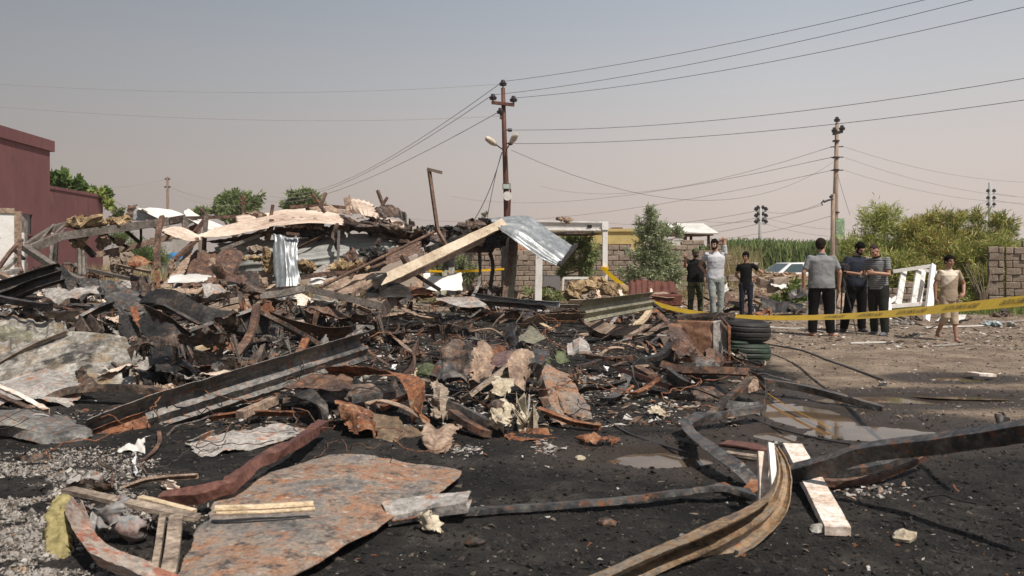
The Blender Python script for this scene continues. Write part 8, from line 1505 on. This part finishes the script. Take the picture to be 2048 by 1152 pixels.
m_shoe = plain('dark shoe', (.03, .032, .04), .6); m_shoeg = plain('grey trainer', (.12, .13, .15), .7); m_sandal = plain('brown sandal', (.16, .08, .05), .7)
# man in camouflage cap, pointing with a raised hand
r = person('bearded man in a camouflage cap and trousers with a black t-shirt raising one hand', 1391, 19.9, 1.60, R(4),
  dict(shr=(-.20, 0, 1.42), elr=(-.32, -.17, 1.28), wrr=(-.345, -.30, 1.46), handdirr=(-.02, -.05, .12), curlr=.7, palmr=(.6, .8, 0), ell=(.31, .06, 1.14), wrl=(.31, .01, .88), tor=.235, belly=.035, hem=.90, face=R(-14), nod=R(4), knr=(-.12, -.02, .5), anr=(-.15, 0, .085), knl=(.12, 0, .5), anl=(.15, .05, .085)),
  (m_sk2, m_tblk, m_camo, m_hair, m_shoe), dict(cap=1, beard=1))
lg = MB().box((.085, -.160, 1.322), (.125, -.150, 1.336)); lg.build('chest_logo', m_paper, r, recenter=False)
# man with arm over head
person('man in light grey t-shirt and grey trousers with one arm raised over his head', 1431, 19.3, 1.80, R(-6),
  dict(shl=(.20, 0, 1.45), ell=(.17, -.05, 1.76), wrl=(.06, -.02, 1.70), handdirl=(-.09, .03, -.03), curll=.5, palml=(0, .3, -1), shr=(-.19, 0, 1.42), elr=(-.32, .13, 1.17), wrr=(-.20, .06, .99), handdirr=(.06, -.04, -.05), head=(-.03, -.03, 1.625), face=R(-24), nod=R(6), tor=.205, chest=(.01, -.01, 1.27), slv=.55, hem=.88, hemx=-.01, tw=.92,
       knr=(-.07, -.05, .5), anr=(-.05, 0, .085), knl=(.12, 0, .5), anl=(.10, .05, .085)), (m_sk3, m_tgrey, m_trgry, m_hair, m_shoeg), dict(beard=1, fringe=1, hair=.012))
# boy in black
person('boy in black t-shirt and dark jeans with his hands on his hips', 1492, 19.1, 1.50, R(-12),
  dict(shl=(.17, 0, 1.42), ell=(.40, .06, 1.22), wrl=(.20, .05, 1.03), handdirl=(-.08, -.02, -.02), shr=(-.17, 0, 1.42), elr=(-.25, .10, 1.15), wrr=(-.13, .10, 1.02), handdirr=(.06, .02, -.03), tor=.165, hem=.86, face=R(-20), nod=R(5), head=(-.01, -.02, 1.63), tw=.82, slv=.55), (m_sk2, m_tblk, m_jean, m_hair, m_sandal), dict(fringe=1, hair=.02, sandals=1))
# man in grey seen from behind
r = person('heavily built man in a heather grey polo and black tracksuit trousers seen from behind', 1643, 15.1, 1.73, R(180-8),
  dict(shr=(-.20, 0, 1.40), elr=(-.31, .02, 1.14), wrr=(-.305, -.03, .87), shl=(.20, 0, 1.40), ell=(.31, .02, 1.14), wrl=(.30, -.03, .87), tor=.255, belly=.03, hem=.86, knr=(-.13, -.01, .5), anr=(-.15, .03, .085), knl=(.14, -.01, .5), anl=(.16, .03, .085), hpr=(-.11, 0, .92), hpl=(.11, 0, .92), tw=1.12, face=R(-38), nod=R(-8), slv=.78, toel=(.5, -1, 0), toer=(-.9, -.6, 0)), (m_sk1, m_tpolo, m_trblk, m_hairb, m_sandal), dict(hair=.016, sandals=1))
MB().tube([(0, .01, 1.47), (0, .012, 1.50)], [.078, .072], 16).build('collar', m_tpolo, r, smooth=True, recenter=False)
for q in (-1, 1): MB().bar((q*.245, 0, .84), (q*.235, 0, .12), .006, .012).build('side_stripe', m_paper, r, recenter=False)
# man in navy looking down at the device
r = person('man in navy t-shirt and black trousers looking down at a handset he holds', 1713, 15.9, 1.70, R(14),
  dict(head=(.02, -.08, 1.60), neck=(0, -.02, 1.46), nod=R(32), face=R(6), shr=(-.20, -.01, 1.41), elr=(-.29, -.02, 1.15), wrr=(-.13, -.25, 1.12), handdirr=(.08, -.06, 0), shl=(.20, -.01, 1.41), ell=(.27, -.05, 1.15), wrl=(.13, -.26, 1.12), handdirl=(-.08, -.06, 0), tor=.225, belly=.01, hem=.88, knr=(-.17, 0, .5), anr=(-.24, .06, .085), knl=(.12, 0, .5), anl=(.11, 0, .085), tw=1.1, toer=(-.8, -.6, 0), slv=.7), (m_sk1, m_navy, m_trblk, m_hair, m_shoe), dict(beard=1, hair=.010))
# striped man
r = person('man in grey striped polo with cropped greying hair leaning over the same handset', 1757, 15.3, 1.68, R(-52),
  dict(head=(0, -.16, 1.575), neck=(0, -.06, 1.46), nod=R(26), chest=(0, -.02, 1.27), shr=(-.19, -.03, 1.41), elr=(-.26, -.05, 1.14), wrr=(-.10, -.30, 1.15), handdirr=(.04, -.10, .01), shl=(.19, -.03, 1.41), ell=(.24, -.08, 1.14), wrl=(.08, -.30, 1.17), handdirl=(-.04, -.10, .01), tor=.20, belly=.02, hem=.86, knr=(-.10, -.02, .5), anr=(-.12, .08, .085), knl=(.12, -.04, .5), anl=(.14, -.02, .085), tw=1.05, slv=.7), (m_sk1, m_stripe, cloth('dark olive trousers', (.024, .026, .022)), m_hairg, m_shoeg), dict(hair=.002))
MB().tube([(0, -.055, 1.45), (0, -.065, 1.49)], [.080, .072], 16).build('collar', m_tblk, r, smooth=True, recenter=False)
# handset between them
hp = D(1727, 553, 15.35); rt = empty('radio_handset', hp, 'black handset with a raised antenna held between the two men', 'handset')
bevel(MB().box((-.12, -.03, -.03), (.06, .03, .03)).build('case', m_iron, rt, recenter=False), .008); MB().box((-.07, -.033, -.018), (.0, -.0305, .018)).build('screen', plain('grey screen', (.3, .32, .34), .2), rt, recenter=False)
MB().bar((.03, 0, .02), (-.03, 0, .14), .022, .014).build('antenna', m_slate, rt, recenter=False); MB().box((.06, -.02, -.02), (.13, .02, .02)).build('grip', m_iron, rt, recenter=False)
# video camera on its tripod
cp = D(1685, 535, 15.7); rt = empty('video_camera', (cp.x, cp.y, cp.z), 'black video camera mounted on the tripod behind the man in grey', 'video camera')
bevel(MB().box((-.07, -.12, -.06), (.06, .10, .07)).build('camera_body', m_iron, rt, recenter=False), .01); MB().tube([(-.01, -.12, 0), (-.01, -.22, 0), (-.01, -.25, 0)], [.045, .045, .055], 14).build('lens', m_iron, rt, recenter=False)
MB().bar((-.01, -.10, .10), (-.01, .06, .10), .02, .02).bar((-.01, -.10, .06), (-.01, -.10, .10), .02).bar((-.01, .06, .06), (-.01, .06, .10), .02).build('handle', m_iron, rt, recenter=False); MB().box((.06, -.1, -.03), (.10, .02, .05)).build('monitor', m_iron, rt, recenter=False)
rt = empty('tripod', (cp.x, cp.y, 0), 'black tripod carrying the video camera among the men', 'tripod'); tz = cp.z-.07
child2 = lambda mb, n: mb.build(n, m_iron, rt, recenter=False)
child2(MB().tube([(0, 0, tz-.30), (0, 0, tz)], .022, 8), 'centre_column'); child2(MB().box((-.05, -.05, tz-.05), (.05, .05, tz)), 'pan_head'); child2(MB().bar((0, 0, tz-.04), (.12, -.18, tz-.2), .014), 'pan_handle')
for a_, b_ in (((.0, 0), (D(1714, 0, 15.2).x-cp.x, -.5)), ((0, 0), (-.22, .05)), ((0, 0), (.12, .42))): child2(MB().tube([(0, 0, tz-.10), (b_[0]*.55, b_[1]*.55, tz*.45), (b_[0], b_[1], 0)], [.02, .014, .008], 8), 'leg')
# walking boy
r = person('barefoot looking boy in a cream and beige shirt and short trousers walking toward the camera', 1898, 14.25, 1.42, R(-4),
  dict(tor=.19, hem=.82, slv=.62, shr=(-.18, 0, 1.42), elr=(-.27, .02, 1.15), wrr=(-.27, .0, .88), shl=(.18, 0, 1.42), ell=(.31, .04, 1.17), wrl=(.25, -.10, .96), handdirl=(-.08, -.06, -.03), curll=.9, head=(0, -.02, 1.64), face=R(14), knr=(-.09, -.05, .50), anr=(-.14, .22, .16), knl=(.08, -.04, .5), anl=(.10, -.10, .085), legcut=.3, hpr=(-.085, 0, .90), hpl=(.085, 0, .90)), (m_sk2, m_boy, m_beige, m_hair, m_sandal), dict(hair=.012, fringe=1, sandals=1))
# ================================================================ DUSTY AIR
def haze():
    m = bpy.data.materials.new('dusty air'); m.use_nodes = True; t = m.node_tree; t.nodes.clear(); o = t.nodes.new('ShaderNodeOutputMaterial'); p = t.nodes.new('ShaderNodeVolumePrincipled')
    p.inputs['Color'].default_value = (.93, .86, .80, 1); p.inputs['Density'].default_value = .0007; p.inputs['Anisotropy'].default_value = .3; t.links.new(p.outputs[0], o.inputs['Volume'])
    h = MB().box((-160, -20, -1.5), (160, 330, 14)).build('haze', m); tag(h, kind='stuff')
haze(); sc.cycles.volume_bounces = 0
